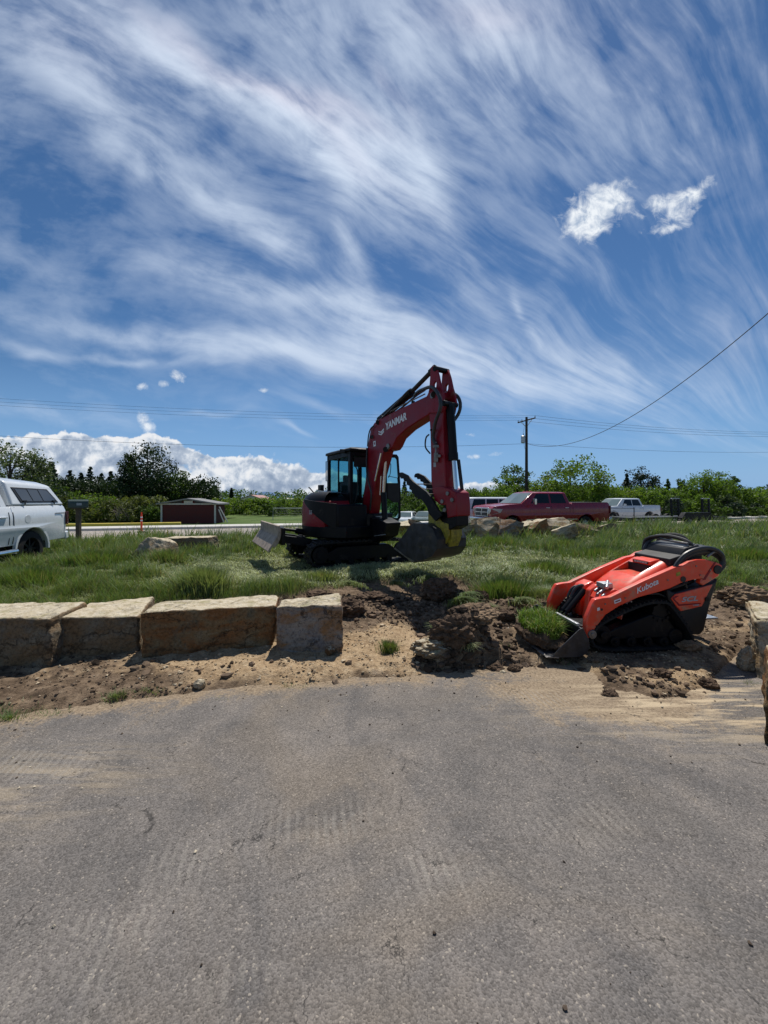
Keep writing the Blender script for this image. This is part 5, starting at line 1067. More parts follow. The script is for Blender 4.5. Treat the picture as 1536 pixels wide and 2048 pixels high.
# control pod, rails, levers
RK = Matrix.Rotation(R(7), 3, 'Z')
mb = MB(); mb.prism([KL(1.05, .12, .93), KL(1.05, .12, 1.00), KL(1.10, .12, 1.085), KL(1.26, .12, 1.12), KL(1.30, .12, 1.0), KL(1.30, .12, .80), KL(1.05, .12, .80)], KN * .60); pod = mb.build('control_console', M['blackmatte'], LD, .015)
mb = MB(); mb.prism([KL(1.065, .16, 1.022), KL(1.108, .16, 1.093), KL(1.25, .16, 1.125), KL(1.25, .16, 1.118), KL(1.11, .16, 1.08), KL(1.07, .16, 1.01)], KN * .50); mb.build('console_cover', mat('grey_console_cover', (.06, .07, .085), .35), pod, .004)
mb = MB(); mb.prism([KL(1.045, .10, .985), KL(1.052, .10, 1.005), KL(1.066, .10, 1.005), KL(1.06, .10, .985)], KN * .64); mb.build('console_trim', M['steel'], pod)
mb = MB(); mb.tube(smoothpath([KL(1.08, .76, 1.0), KL(1.10, .74, 1.12), KL(1.14, .60, 1.17), KL(1.18, .42, 1.18), KL(1.20, .20, 1.14), KL(1.20, .12, 1.05)]), .020); mb.build('guard_rail', M['blackmatte'], LD)
mb = MB(); mb.tube(smoothpath([KL(1.22, .76, .95), KL(1.26, .70, 1.14), KL(1.32, .55, 1.19), KL(1.36, .42, 1.14), KL(1.36, .36, 1.02)]), .022); mb.build('guard_rail', M['blackmatte'], LD)
mb = MB(); mb.tube([KL(1.16, .16, 1.125), KL(1.16, .66, 1.145)], .013); mb.build('console_bar', M['steel'], LD)
for k, (s, o) in enumerate(((1.30, .10), (1.34, .22), (1.38, .34))):
    mb = MB(); mb.tube([KL(s, o, 1.0), KL(s + .04, o, 1.07)], .010); mb.box(KL(s + .05, o + .02, 1.08), (.09, .12, .03), RK); mb.build('control_lever', M['blackmatte'], LD, .008)
mb = MB(); mb.tube(smoothpath([KL(1.28, .04, 1.00), KL(1.36, .04, 1.05), KL(1.42, .08, 1.04), KL(1.44, .20, 1.05), KL(1.40, .40, 1.06)]), .012); mb.build('hand_rail', M['steel'], LD)
mb = MB(); kprism(mb, [(1340, 1118), (1365, 1110), (1372, 1124), (1366, 1131), (1340, 1134)], .12, .70, .12); mb.build('console_base', M['blackmatte'], LD, .01)
# big bowed hoses at the rear
for k, (dx, dy, o, r) in enumerate(((0, 0, .03, .021), (1, 7, .075, .020), (-3, 12, .11, .018))):
    q = [(1350, 1134), (1358, 1122), (1372, 1108), (1392, 1099), (1414, 1096), (1432, 1100), (1444, 1110), (1446, 1124), (1440, 1134)]
    mb = MB(); mb.tube(smoothpath([Kp(x + dx, y + dy * .9, o) for x, y in q], 6), r); mb.build('hose', M['hose'], LD)
mb = MB(); q = [(1287, 1112), (1292, 1092), (1302, 1078), (1318, 1072), (1334, 1074), (1344, 1086), (1346, 1100)]
mb.tube(smoothpath([Kp(x, y, .72) for x, y in q], 6), .024); mb.build('hose', M['hose'], LD)
mb = MB(); mb.tube(smoothpath([Kp(1341, 1176, .10), Kp(1366, 1168, .08), Kp(1372, 1160, .09), Kp(1366, 1152, .10)]), .016); mb.tube([Kp(1371, 1167, .03), Kp(1374, 1176, .03)], .007); mb.build('lower_hose', M['hose'], LD)
mb = MB(); mb.cyl(Kp(1322, 1185, .12), Kp(1384, 1160, .12), .03); mb.build('lift_cylinder', M['blackpaint'], LD)
# red front frame, hoses, fittings
mb = MB(); a = [KL(.14, .10, .30), KL(.14, .10, .55), KL(.20, .10, .64), KL(.30, .10, .68), KL(.34, .10, .66), KL(.34, .10, .30)]; mb.prism([p + KN * .02 for p in a[1:5]], KN * .24); mb.prism([p + KN * .44 for p in a], KN * .20); mb.build('front_frame', M['orange'], LD, .02, seg=3)
mb = MB(); mb.prism([KL(.10, .36, .24), KL(.16, .36, .62), KL(.24, .36, .68), KL(.30, .36, .66), KL(.30, .36, .24)], KN * .09); mb.build('cylinder_bracket', M['orange'], LD, .012)
for o in (.50, .58):
    mb = MB(); mb.cyl(KL(.18, o, .60), KL(-.02, o + .02, .36), .030); mb.cyl(KL(-.02, o + .02, .36), KL(-.06, o + .02, .30), .018); mb.build('tilt_cylinder', M['blackpaint'], LD)
mb = MB(); mb.tube(smoothpath([KL(.26, .56, .60), KL(.17, .58, .63), KL(.10, .60, .56), KL(.07, .60, .44), KL(.09, .58, .32)]), .019); mb.build('hose', M['hose'], LD)
mb = MB(); mb.tube(smoothpath([KL(.24, .64, .60), KL(.14, .66, .60), KL(.08, .68, .50), KL(.07, .66, .36)]), .015); mb.build('hose', M['hose'], LD)
mb = MB()
mb.box(KL(.25, .24, .70), (.10, .12, .05), RK)
for k in range(4): mb.cyl(KL(.16, .14 + k * .045, .60 + .03 * (k % 2)), KL(.24, .16 + k * .045, .64 + .03 * (k % 2)), .014, seg=10)
mb.cyl(KL(.20, .12, .69), KL(.30, .26, .73), .018, seg=10); mb.build('hydraulic_couplers', M['galv'], LD, .003)
mb = MB(); mb.prism([KL(.134, .13, .40), KL(.134, .13, .48), KL(.138, .13, .48), KL(.138, .13, .40)], KN * .10); mb.build('frame_sticker', M['white'], LD, 0, 0)
# bucket, tipped a little forward, full of sod
BKx = Kp(1097, 1287, -.05); bs0 = (BKx - KP0).dot(KF); bz0 = .085
def BKT(s, o, z): return KL(bs0 + s, o, z)
def _S(l, f=.86): return [(a * f if a > 0 else a, b) for a, b in l]
sp_ = [(0, .0), (.42, .0), (.50, .05), (.50, .13), (.42, .245), (.38, .25)]
prof = [(-.01, .0), (.02, -.012), (.36, -.012), (.44, .01), (.485, .07), (.475, .15), (.40, .262), (.385, .262), (.385, .245), (.455, .145), (.463, .075), (.43, .028), (.36, .006), (.03, .012)]
mb = MB(); mb.prism([BKT(s, -.06, bz0 + z) for s, z in _S(prof)], KN * 1.0); lbk = mb.build('loader_bucket', M['bucketsteel'], LD, .004)
for o in (-.068, .94):
    mb = MB(); mb.prism([BKT(s, o, bz0 + z) for s, z in _S(((.02, -.01), (.36, -.014), (.44, .008), (.488, .07), (.478, .15), (.405, .266), (.36, .25), (.12, .075)))], KN * .012); mb.build('bucket_side_plate', M['bucketsteel'], lbk, .002)
mb = MB(); mb.prism([BKT(s, -.07, bz0 + z) for s, z in ((-.03, -.004), (.10, -.018), (.10, -.006), (-.01, .004))], KN * 1.02); mb.build('cutting_edge', M['steel'], lbk, .002)
mb = MB(); mb.prism([BKT(.32, .0, bz0 + .262), BKT(.352, .0, bz0 + .262), BKT(.352, .0, bz0 + .290), BKT(.32, .0, bz0 + .290)], KN * .46); mb.build('spill_guard', M['galv'], lbk, .004)
mb = MB(); mb.prism([BKT(.46, .15, bz0 + .05), BKT(.60, .15, bz0 + .10), BKT(.60, .15, bz0 + .24), BKT(.45, .15, bz0 + .22)], KN * .58); mb.build('coupler_plate', M['blackpaint'], LD, .01)
# the sod lying in the bucket is soil with grass on it
sodc = BKT(.13, .44, bz0 + .085)
bm = bmesh.new(); bmesh.ops.create_icosphere(bm, subdivisions=5, radius=1)
for v_ in bm.verts:
    q_ = v_.co.copy(); k = 1 + .35 * mnoise.fractal(q_ * 1.7 + Vector((4, 9, 0)), .9, 2.1, 4); p_ = Vector((q_.x * .19 * k, q_.y * .40 * k, max(q_.z * .13 * k, -.085)))
    v_.co = KF * p_.x + KN * p_.y + UP * p_.z
for f in bm.faces: f.smooth = True
me = bpy.data.meshes.new('sod_clump'); bm.to_mesh(me); bm.free(); me.materials.append(soilm)
so = bpy.data.objects.new('sod_clump', me); col.objects.link(so); so.location = sodc; ORG[so.name] = Vector(sodc)
tag(so, 'torn sod with fresh green grass heaped in the loader bucket', 'sod')
n = 5200; r_ = np.sqrt(rng.rand(n)); a_ = rng.rand(n) * 6.283; ls = r_ * np.cos(a_) * .17; lo = r_ * np.sin(a_) * .36
Xs = sodc.x + KF.x * ls + KN.x * lo; Ys = sodc.y + KF.y * ls + KN.y * lo; Zs = sodc.z + .11 * np.sqrt(np.maximum(0, 1 - (ls / .19) ** 2 - (lo / .40) ** 2)) - .01
gcol = grass_cols(n, np.zeros(n) + .05) * np.array([1.3, 1.3, .8])
V_, F_, C_ = blades(Xs, Ys, Zs, .06 + .13 * rng.rand(n) ** 1.5 * (1 + .8 * fbm(Xs * 9, Ys * 9, 2, 5)), .0045 + .003 * rng.rand(n), .3 + 1.0 * rng.rand(n), rng.rand(n) * 4.4 - 2.4, gcol)
sg = np_mesh('grass', V_ - np.array(sodc)[None], F_, LM, {'Col': C_}); sg.parent = so; tag(sg, kind='stuff')

# ---------------------------------------------------------------- vehicles
def wheel(parent, c, r, w, axis, rimm='steel', spokes=8, name='wheel'):
    c = Vector(c); a = Vector(axis).normalized()
    prof = [(-w / 2, r * .62), (-w / 2, r * .88), (-w * .42, r * .97), (-w * .25, r), (w * .25, r), (w * .42, r * .97), (w / 2, r * .88), (w / 2, r * .62), (w * .3, r * .58), (-w * .3, r * .58)]
    up = UP; sd = a.cross(up).normalized(); rings = []
    for k in range(28):
        t = 2 * math.pi * k / 28; d = sd * math.cos(t) + up * math.sin(t); rings.append([c + a * x + d * rr for x, rr in prof])
    rings.append(rings[0]); mb = MB(); mb.loft(rings, caps=False); root = bpy.data.objects.new(name, None)
    tw = mb.build('tyre', M['rubber'], parent)
    mb = MB(); mb.disc(c - a * .0, a, r * .60, w * .30, 24); mb.disc(c - a * (w * .22), a, r * .15, w * .3, 12)
    for k in range(spokes):
        t = 2 * math.pi * k / spokes; d = sd * math.cos(t) + up * math.sin(t); e = a.cross(d)
        mb.prism([c - a * (w * .34) + d * r * .10 + e * r * .07, c - a * (w * .34) + d * r * .58 + e * r * .05, c - a * (w * .34) + d * r * .58 - e * r * .05, c - a * (w * .34) + d * r * .10 - e * r * .07], a * .05)
    mb.build('rim', M[rimm], tw, .003)
    tw.name = 'wheel'; return tw
def vehicle(name, label, cat, loc, fw, P, group=None):
    """loc: near front corner on the ground; fw: forward direction; the near side is the one at lateral 0"""
    fw = Vector((fw[0], fw[1], 0)).normalized(); lat = Vector(P.get('lat', (-fw.y, fw.x, 0))); lat = lat if P.get('lat') else lat
    if lat.y < 0 and not P.get('lat'): lat = -lat
    o = Vector((loc[0], loc[1], P.get('z', 0))); L, Wd = P['L'], P['W']
    def V3(x, l, z): return o - fw * x + lat * l + UP * z      # x back from the nose
    t = thing(name, label, cat, tuple(V3(L / 2, Wd / 2, 0)), group)
    body = P['body']; ax_ = P['axles']; wr = P['wr']; ar = wr + P.get('gap', .07); zs = P['sill']
    # side outline with wheel arches cut in; clockwise from nose bottom
    def arch(cx):
        h = zs - wr; k0 = math.asin(max(-1, min(1, h / ar))); return [(cx + ar * math.cos(a), wr + ar * math.sin(a)) for a in np.linspace(math.pi - k0, k0, 11)]
    low = [];
    for cx in ax_: low += arch(cx)
    outline = list(body) + [(L - P.get('tailin', .0), zs)] + low[::-1] + [(P.get('nosein', .05), zs)]
    # slices across the width: tumblehome at the shoulders
    bm = bmesh.new(); vs = [bm.verts.new(V3(x, 0, z) - o) for x, z in outline]; f = bm.faces.new(vs)
    r = bmesh.ops.extrude_face_region(bm, geom=[f]); nv = [g for g in r['geom'] if isinstance(g, bmesh.types.BMVert)]
    bmesh.ops.translate(bm, verts=nv, vec=lat * Wd)
    for zc in P.get('cuts', (.7, .85, 1.0, 1.12)):
        bmesh.ops.bisect_plane(bm, geom=bm.verts[:] + bm.edges[:] + bm.faces[:], plane_co=UP * zc, plane_no=UP)
    for xc in P.get('xcuts', (.15, .5, L - .3)):
        bmesh.ops.bisect_plane(bm, geom=bm.verts[:] + bm.edges[:] + bm.faces[:], plane_co=-fw * xc, plane_no=fw)
    zb = P.get('belt', 1.1)
    def INS(x, z):
        i_ = .03 * max(0, (.75 - z) / .25) + .10 * max(0, (z - (zb - .12)) / .25) ** 1.5 + .14 * max(0, (.55 - x) / .55) ** 2 + .05 * max(0, (x - L + .3) / .3) ** 2
        for hx, hz in P.get('hips', ()): i_ -= .035 * math.exp(-((x - hx) / .5) ** 2 - ((z - hz) / .22) ** 2)
        return i_
    for v in bm.verts:
        x = -(v.co.dot(fw)); l = v.co.dot(lat); z = v.co.z; c = (l - Wd / 2) / (Wd / 2)
        ins = .03 * max(0, (.75 - z) / .25) + .10 * max(0, (z - (zb - .12)) / .25) ** 1.5 + .14 * max(0, (.55 - x) / .55) ** 2 + .05 * max(0, (x - L + .3) / .3) ** 2
        for hx, hz in P.get('hips', ()):  # flares over the wheels
            ins -= .035 * math.exp(-((x - hx) / .5) ** 2 - ((z - hz) / .22) ** 2)
        v.co += lat * (-c * ins)
        if abs(c) < .99 and False: pass
    bmesh.ops.recalc_face_normals(bm, faces=bm.faces)
    bmesh.ops.triangulate(bm, faces=[f for f in bm.faces if len(f.verts) > 4])
    for f in bm.faces: f.smooth = True
    for e in bm.edges:
        if len(e.link_faces) == 2: e.smooth = e.calc_face_angle(0) < R(25)
    me = bpy.data.meshes.new('body'); off = o - ORG[t.name]
    for v in bm.verts: v.co += off
    bm.to_mesh(me); bm.free(); me.materials.append(M[P['paint']]); bo = bpy.data.objects.new('body', me); col.objects.link(bo); bo.parent = t; ORG[bo.name] = ORG[t.name]
    md = bo.modifiers.new('bevel', 'BEVEL'); md.width = .03; md.segments = 3; md.limit_method = 'ANGLE'; md.angle_limit = R(40)
    # greenhouse
    g = P['cab']     # (x at base front, x at top front, x top rear, x base rear, z belt, z roof)
    xb0, xt0, xt1, xb1, zbelt, zr = g; ib, it = .07, P.get('tumble', .24)
    def ring(z, k):   # k 0..1 from belt to roof
        x0 = xb0 + (xt0 - xb0) * k; x1 = xb1 + (xt1 - xb1) * k; i = ib + (it - ib) * k; bow = .05
        return [V3(x0 + bow, i, z), V3(x0 - .02, Wd / 2, z), V3(x0 + bow, Wd - i, z), V3(x1, Wd - i, z), V3(x1 + .02, Wd / 2, z), V3(x1, i, z)]
    mb = MB(); r1 = ring(zr - .05, .93); r2 = [V3(*q) for q in ((xt0 + .22, it + .10, zr), (xt0 + .18, Wd / 2, zr + .01), (xt0 + .22, Wd - it - .10, zr), (xt1 - .14, Wd - it - .10, zr - .005), (xt1 - .12, Wd / 2, zr), (xt1 - .14, it + .10, zr - .005))]
    mb.loft([ring(zbelt - .02, 0), r1, r2]); ca = mb.build('cab', M[P['paint']], t, .03, seg=3)
    # glass laid 6 mm proud of the cab skin
    def quad(name, p, off, m='autoglass', par=None, th=.004):
        mb = MB(); p = [Vector(q) + off for q in p]; mb.prism(p, off.normalized() * th); return mb.build(name, M[m], par or ca, 0, 0)
    def sidept(x, k, side=0):
        z = zbelt - .02 + (zr - .05 - zbelt + .02) * k / .93 * 1.0; i = ib + (it - ib) * k; l = i if side == 0 else Wd - i; return V3(x, l, z)
    for side, sg_ in ((0, -1), (1, 1)):
        for (a0, a1, b1, b0) in P['windows']:      # each: (x bottom front, x top front, x top rear, x bottom rear)
            quad('side_window', [sidept(a0, .10, side), sidept(a1, .84, side), sidept(b1, .84, side), sidept(b0, .10, side)], lat * sg_ * .010)
    x0 = lambda k: xb0 + (xt0 - xb0) * k
    def fp3(k, l, m=0):
        i = ib + (it - ib) * k; z = zbelt - .02 + (zr - .03 - zbelt) * k / .93
        if l == 0: return V3(x0(k) - .02, Wd / 2, z)
        return V3(x0(k) + .05 - .0, i + .07 if l < 0 else Wd - i - .07, z)
    nv_ = (fw + UP * .6).normalized() * .014
    mb = MB(); a = [fp3(.08, -1), fp3(.08, 0), fp3(.08, 1), fp3(.90, 1), fp3(.90, 0), fp3(.90, -1)]; a = [p + nv_ for p in a]; n6 = nv_.normalized() * .004; b = [p + n6 for p in a]
    mb.add(a + b, [(0, 1, 4, 5), (1, 2, 3, 4), (6, 11, 10, 7), (7, 10, 9, 8), (0, 6, 7, 1), (1, 7, 8, 2), (2, 8, 9, 3), (3, 9, 10, 4), (4, 10, 11, 5), (5, 11, 6, 0)]); mb.build('windscreen', M['windscreen'], ca, 0, 0)
    x1 = lambda k: xb1 + (xt1 - xb1) * k
    quad('rear_window', [V3(x1(.15), .25, zbelt + .05), V3(x1(.15), Wd - .25, zbelt + .05), V3(x1(.8), Wd - .32, zr - .14), V3(x1(.8), .32, zr - .14)], -fw * .035)
    for cx in ax_:
        for l in (.16, Wd - .16):
            wheel(t, V3(cx, l, wr), wr, .27, lat if l < Wd / 2 else -lat, P.get('rim', 'steel'))
            if l < Wd / 2:
                mb = MB(); aa = np.linspace(math.pi * 1.02, -.02 * math.pi, 15); rg = [[V3(cx + (ar - .012) * math.cos(a), -.012, wr + (ar - .012) * math.sin(a)), V3(cx + (ar + .045) * math.cos(a), -.012, wr + (ar + .045) * math.sin(a)), V3(cx + (ar + .045) * math.cos(a), .05, wr + (ar + .045) * math.sin(a)), V3(cx + (ar - .012) * math.cos(a), .05, wr + (ar - .012) * math.sin(a))] for a in aa]
                if P.get('flare'): mb.loft(rg); mb.build('wheel_arch_flare', M[P['flare']], bo, .006)
    mb = MB(); mb.prism([V3(x, .25, z) for x, z in ((.3, .34), (L - .3, .36), (L - .3, zs + .10), (.3, zs + .10))], lat * (Wd - .5)); mb.build('underbody', M['blackmatte'], t)
    # door seams, handles
    for xs_ in P.get('seams', ()):
        zz_ = [zs + .03, .7, .85, 1.0, 1.15, zb - .04]; rg = [[V3(xs_ + a_, INS(xs_, z_) - .007 + b_, z_) for a_, b_ in ((-.008, 0), (.008, 0), (.008, .02), (-.008, .02))] for z_ in zz_ if z_ <= zb - .03]
        mb = MB(); mb.loft(rg); mb.build('door_seam', M['trim'], bo, 0, 0)
    for xs_ in P.get('handles', ()):
        mb = MB(); mb.box(V3(xs_, INS(xs_, P.get('hz', zb - .16)) - .022, P.get('hz', zb - .16)), (.20, .035, .035), Matrix.Rotation(math.atan2(fw.y, fw.x), 3, 'Z')); mb.build('door_handle', M[P.get('hm', 'chrome')], bo, .01)
    return t, V3, bo, ca
RZ = lambda fw: Matrix.Rotation(math.atan2(fw[1], fw[0]), 3, 'Z')
def pickup_extras(t, V3, bo, L, Wd, bed0, zt, P, ca):
    mb = MB(); mb.prism([V3(bed0 + .06, .09, zt + .004), V3(L - .10, .09, zt + .004), V3(L - .10, Wd - .09, zt + .004), V3(bed0 + .06, Wd - .09, zt + .004)], UP * .006); mb.build('bed_opening', M['blackmatte'], bo, 0, 0)
    for l in (-.008, Wd - .05):
        mb = MB(); mb.prism([V3(L - .30, l, .85), V3(L + .004, l, .85), V3(L + .004, l, zt - .12), V3(L - .10, l, zt - .12)] if False else [V3(L - .05, l, .90), V3(L + .004, l, .90), V3(L + .004, l, zt - .16), V3(L - .05, l, zt - .16)], V3(0, .058, 0) - V3(0, 0, 0)); mb.build('tail_lamp', M['taillight'], bo, .01)
    mb = MB(); mb.prism([V3(L - .02, .04, .52), V3(L + .20, .10, .52), V3(L + .20, .10, .72), V3(L - .02, .04, .72)], V3(0, Wd - .14, 0) - V3(0, 0, 0)); mb.build('rear_bumper', M[P.get('bumper', 'chrome')], t, .03)
def mirror(t, ca, V3, x, z, m, fw, big=False):
    for s, l in ((-1, 0), (1, P_W)):
        mb = MB(); h = .26 if big else .17; mb.box(V3(x, l + s * (.26 if big else .18), z + h * .35), (.10, .17 if not big else .16, h), RZ(fw)); mb.tube([V3(x + .02, l + .03 * -s, z - .02), V3(x, l + s * .16, z)], .02); mb.build('side_mirror', M[m], ca, .025)
# red crew-cab pickup
fw = (-math.cos(R(15)), -math.sin(R(15))); P_W = 2.02
PR = dict(L=6.45, W=2.02, z=-.03, paint='crimson', sill=.56, wr=.41, axles=(1.02, 5.02), gap=.09, belt=1.32, cuts=(.7, .85, 1.0, 1.15, 1.25), xcuts=(.25, .6, 6.15), hips=((1.02, .95), (5.02, .95)),
          body=[(.10, .62), (.03, .90), (.05, 1.20), (.16, 1.30), (.80, 1.37), (1.55, 1.42), (2.0, 1.42), (4.25, 1.42), (4.27, 1.46), (6.40, 1.46), (6.45, 1.40), (6.42, .70)],
          cab=(1.42, 2.22, 3.98, 4.16, 1.40, 1.97), windows=[(2.02, 2.40, 3.02, 3.02), (3.12, 3.12, 3.82, 3.94)], seams=(1.92, 3.07, 4.1, 4.26), handles=(2.86, 3.90), hz=1.22, rim='galv')
T1, V3, bo, ca = vehicle('pickup_truck', 'deep red crew cab pickup parked beyond the boulder pile, facing left', 'pickup truck', (4.8, 17.0), fw, PR)
pickup_extras(T1, V3, bo, 6.45, 2.02, 4.26, 1.46, PR, ca); mirror(T1, ca, V3, 1.98, 1.42, 'chrome', fw, True)
mb = MB(); mb.prism([V3(-.005, .42, .82), V3(-.005, 1.60, .82), V3(.035, 1.60, 1.24), V3(.035, .42, 1.24)], V3(.05, 0, 0) - V3(0, 0, 0)); gr = mb.build('grille', M['chrome'], T1, .02)
for a, b in ((.49, .96), (1.06, 1.53)):
    for z0_, z1_ in ((.87, 1.01), (1.05, 1.19)):
        mb = MB(); mb.prism([V3(-.016 + (z0_ - .82) * .09, a, z0_), V3(-.016 + (z0_ - .82) * .09, b, z0_), V3(-.016 + (z1_ - .82) * .09, b, z1_), V3(-.016 + (z1_ - .82) * .09, a, z1_)], V3(.02, 0, 0) - V3(0, 0, 0)); mb.build('grille_opening', M['trim'], gr, .006)
for l0, l1, wrap in ((-.02, .38, 1), (1.64, 2.04, 0)):
    ln = l1 - l0; a = [V3(.02, l1 if wrap else l0, .95), V3(.02, l1 if wrap else l0, 1.20), V3(.10, (l0 + .10) if wrap else (l1 - .10), 1.20), V3(.52, l0 + .03 if wrap else l1 - .03, 1.18), V3(.42, l0 + .03 if wrap else l1 - .03, 1.02), V3(.10, (l0 + .10) if wrap else (l1 - .10), .95)]
    mb = MB(); mb.prism(a, (V3(0, .03, 0) - V3(0, 0, 0)) * (-1 if wrap else 1) + (V3(-.02, 0, 0) - V3(0, 0, 0))); mb.build('headlamp', M['lens'], T1, .008)
mb = MB(); mb.prism([V3(-.14, .12, .50), V3(-.14, 1.90, .50), V3(-.14, 1.90, .78), V3(-.14, .12, .78)], V3(.22, 0, 0) - V3(0, 0, 0)); mb.build('front_bumper', M['chrome'], T1, .05, seg=3)
mb = MB(); mb.prism([V3(1.75, -.01, .66), V3(4.5, -.01, .66), V3(4.5, -.01, .70), V3(1.75, -.01, .70)], V3(0, .03, 0) - V3(0, 0, 0)); mb.build('side_moulding', M['chrome'], bo, .004)
mb = MB(); mb.disc(V3(1.75, -.004, 1.02), V3(0, 1, 0) - V3(0, 0, 0), .05, .012); mb.build('fender_badge', M['greydecal'], bo)
for l in (.75, 1.01, 1.27):
    mb = MB(); mb.box(V3(2.50, l, 1.995), (.10, .07, .03), RZ(fw)); mb.build('roof_marker_lamp', M['conecol'], ca, .008)
# white pickup with canopy at the left edge (facing towards the camera's side)
fw = (math.cos(R(-80)), math.sin(R(-80))); P_W = 2.05

xr, yr = -8.10, 9.85; L2 = 5.9; nf = (xr + fw[0] * L2, yr + fw[1] * L2)
PW = dict(L=L2, W=2.05, z=.06, paint='whitepaint', sill=.56, wr=.415, axles=(.98, 4.66), gap=.08, belt=1.30, cuts=(.7, .85, 1.0, 1.15, 1.25), xcuts=(.25, .6, 5.6), hips=((.98, .95), (4.66, .95)), lat=(-.985, -.174, 0),
          body=[(.10, .62), (.03, .90), (.05, 1.15), (.16, 1.25), (.80, 1.32), (1.5, 1.36), (4.08, 1.36), (4.10, 1.385), (5.85, 1.385), (5.9, 1.34), (5.87, .70)],
          cab=(1.36, 2.10, 3.90, 4.06, 1.34, 1.98), windows=[(1.95, 2.30, 2.95, 2.95), (3.03, 3.03, 3.70, 3.86)], seams=(1.88, 2.99, 3.98, 4.09), handles=(2.78, 3.80), hz=1.16, hm='whitepaint', rim='blackpaint', flare='whitepaint')
T2, V3, bo, ca = vehicle('pickup_truck', 'white pickup with a white canopy on its bed, cut off by the left edge', 'pickup truck', nf, fw, PW)
pickup_extras(T2, V3, bo, L2, 2.05, 4.1, 1.385, dict(bumper='whitepaint'), ca)
mb = MB(); z0 = 1.392
rb_ = [V3(4.13, .06, z0), V3(4.13, 1.99, z0), V3(5.86, 1.99, z0), V3(5.86, .06, z0)]; rm = [V3(4.13, .20, 1.90), V3(4.13, 1.85, 1.90), V3(5.52, 1.85, 1.86), V3(5.52, .20, 1.86)]; rt = [V3(4.15, .36, 2.0), V3(4.15, 1.69, 2.0), V3(5.36, 1.69, 1.94), V3(5.36, .36, 1.94)]
mb.loft([rb_, rm, rt]); cp = mb.build('truck_canopy', M['whitepaint'], T2, .05, seg=4)
def cs(x, k, off=-.012): z = z0 + (1.90 - z0) * k; return V3(x, .06 + .14 * k + off, z)
mb = MB(); mb.prism([cs(4.40, .13), cs(4.25, .80), cs(5.36, .76), cs(5.64, .13)], V3(0, .02, 0) - V3(0, 0, 0)); wf = mb.build('canopy_window', M['trim'], cp, .015)
for a, b, c_, d_ in ((4.46, 4.33, 4.66, 4.76), (4.79, 4.69, 5.00, 5.09), (5.12, 5.03, 5.31, 5.54)):
    mb = MB(); mb.prism([cs(a, .20, -.018), cs(b, .72, -.018), cs(c_, .70, -.018), cs(d_, .20, -.018)], V3(0, .008, 0) - V3(0, 0, 0)); mb.build('window_pane', mat('tinted_pane', (.035, .045, .06), .08, spec=.8) if a < 4.5 else bpy.data.materials['tinted_pane'], wf, 0, 0)
for x in (4.50, 5.45):
    mb = MB(); mb.tube([cs(x, .05, -.02), cs(x, .16, -.03)], .012); mb.box(cs(x, .20, -.03), (.03, .08, .03)); mb.build('window_latch', M['trim'], wf)
mb = MB(); mb.prism([V3(4.11, -.004, 1.36), V3(4.125, -.004, 1.36), V3(4.125, .05, 1.40), V3(4.11, .05, 1.40)], V3(0, .01, 0) - V3(0, 0, 0)); mb.tube([V3(1.5, -.12, .46), V3(4.0, -.12, .46)], .045); mb.build('running_board', M['chrome'], T2, .005)
mb = MB(); mb.disc(V3(4.50, -.004, 1.10), V3(0, 1, 0) - V3(0, 0, 0), .09, .008, 24); mb.build('fuel_door', M['whitepaint'], bo, .003)
text_part('bed_decal', 'BIGHORN', M['greydecal'], bo, V3(5.36, -.012, 1.17), -Vector((fw[0], fw[1], 0)), UP, .045, width=.36) if False else None
mb = MB()
for k in range(7): mb.box(V3(5.42 + k * .05, -.004, 1.19), (.010, .034, .035), RZ((fw[1], -fw[0])))
mb.build('bed_decal', M['greydecal'], bo, 0, 0)
# white pickup behind, at right
fw = (-math.cos(R(17)), -math.sin(R(17))); P_W = 2.0
PW3 = dict(L=5.8, W=2.0, z=-.27, paint='whitepaint', sill=.56, wr=.42, axles=(.98, 4.55), gap=.08, belt=1.28, cuts=(.7, .85, 1.0, 1.15), xcuts=(.25, .6, 5.5), hips=((.98, .95), (4.55, .95)),
          body=[(.10, .62), (.03, .90), (.05, 1.12), (.16, 1.22), (.80, 1.30), (1.5, 1.34), (4.0, 1.34), (4.02, 1.38), (5.75, 1.38), (5.8, 1.33), (5.77, .70)],
          cab=(1.36, 2.10, 3.80, 4.0, 1.33, 1.93), windows=[(1.95, 2.30, 2.90, 2.90), (2.98, 2.98, 3.62, 3.80)], seams=(1.88, 2.94, 3.9), handles=(2.74, 3.72), hz=1.14, hm='whitepaint', rim='galv')
T3, V3, bo, ca = vehicle('pickup_truck', 'white pickup parked on the road behind the black flatbed trailer', 'pickup truck', (16.2, 28.4), fw, PW3)
pickup_extras(T3, V3, bo, 5.8, 2.0, 4.02, 1.38, dict(bumper='trim'), ca); mirror(T3, ca, V3, 1.9, 1.36, 'whitepaint', fw)
mb = MB(); aa = np.linspace(math.pi, 0, 15); cx = .98; ar = .50
rg = [[V3(cx + ar * math.cos(a), -.02, .42 + ar * math.sin(a)), V3(cx + (ar + .08) * math.cos(a), -.03, .42 + (ar + .08) * math.sin(a)), V3(cx + (ar + .08) * math.cos(a), .05, .42 + (ar + .08) * math.sin(a)), V3(cx + ar * math.cos(a), .05, .42 + ar * math.sin(a))] for a in aa]
mb.loft(rg); mb.build('wheel_arch_flare', M['trim'], bo)
mb = MB(); mb.prism([V3(.0, .3, .8), V3(.0, 1.7, .8), V3(.03, 1.7, 1.12), V3(.03, .3, 1.12)], V3(-.03, 0, 0) - V3(0, 0, 0)); mb.build('grille', M['trim'], T3, .02)
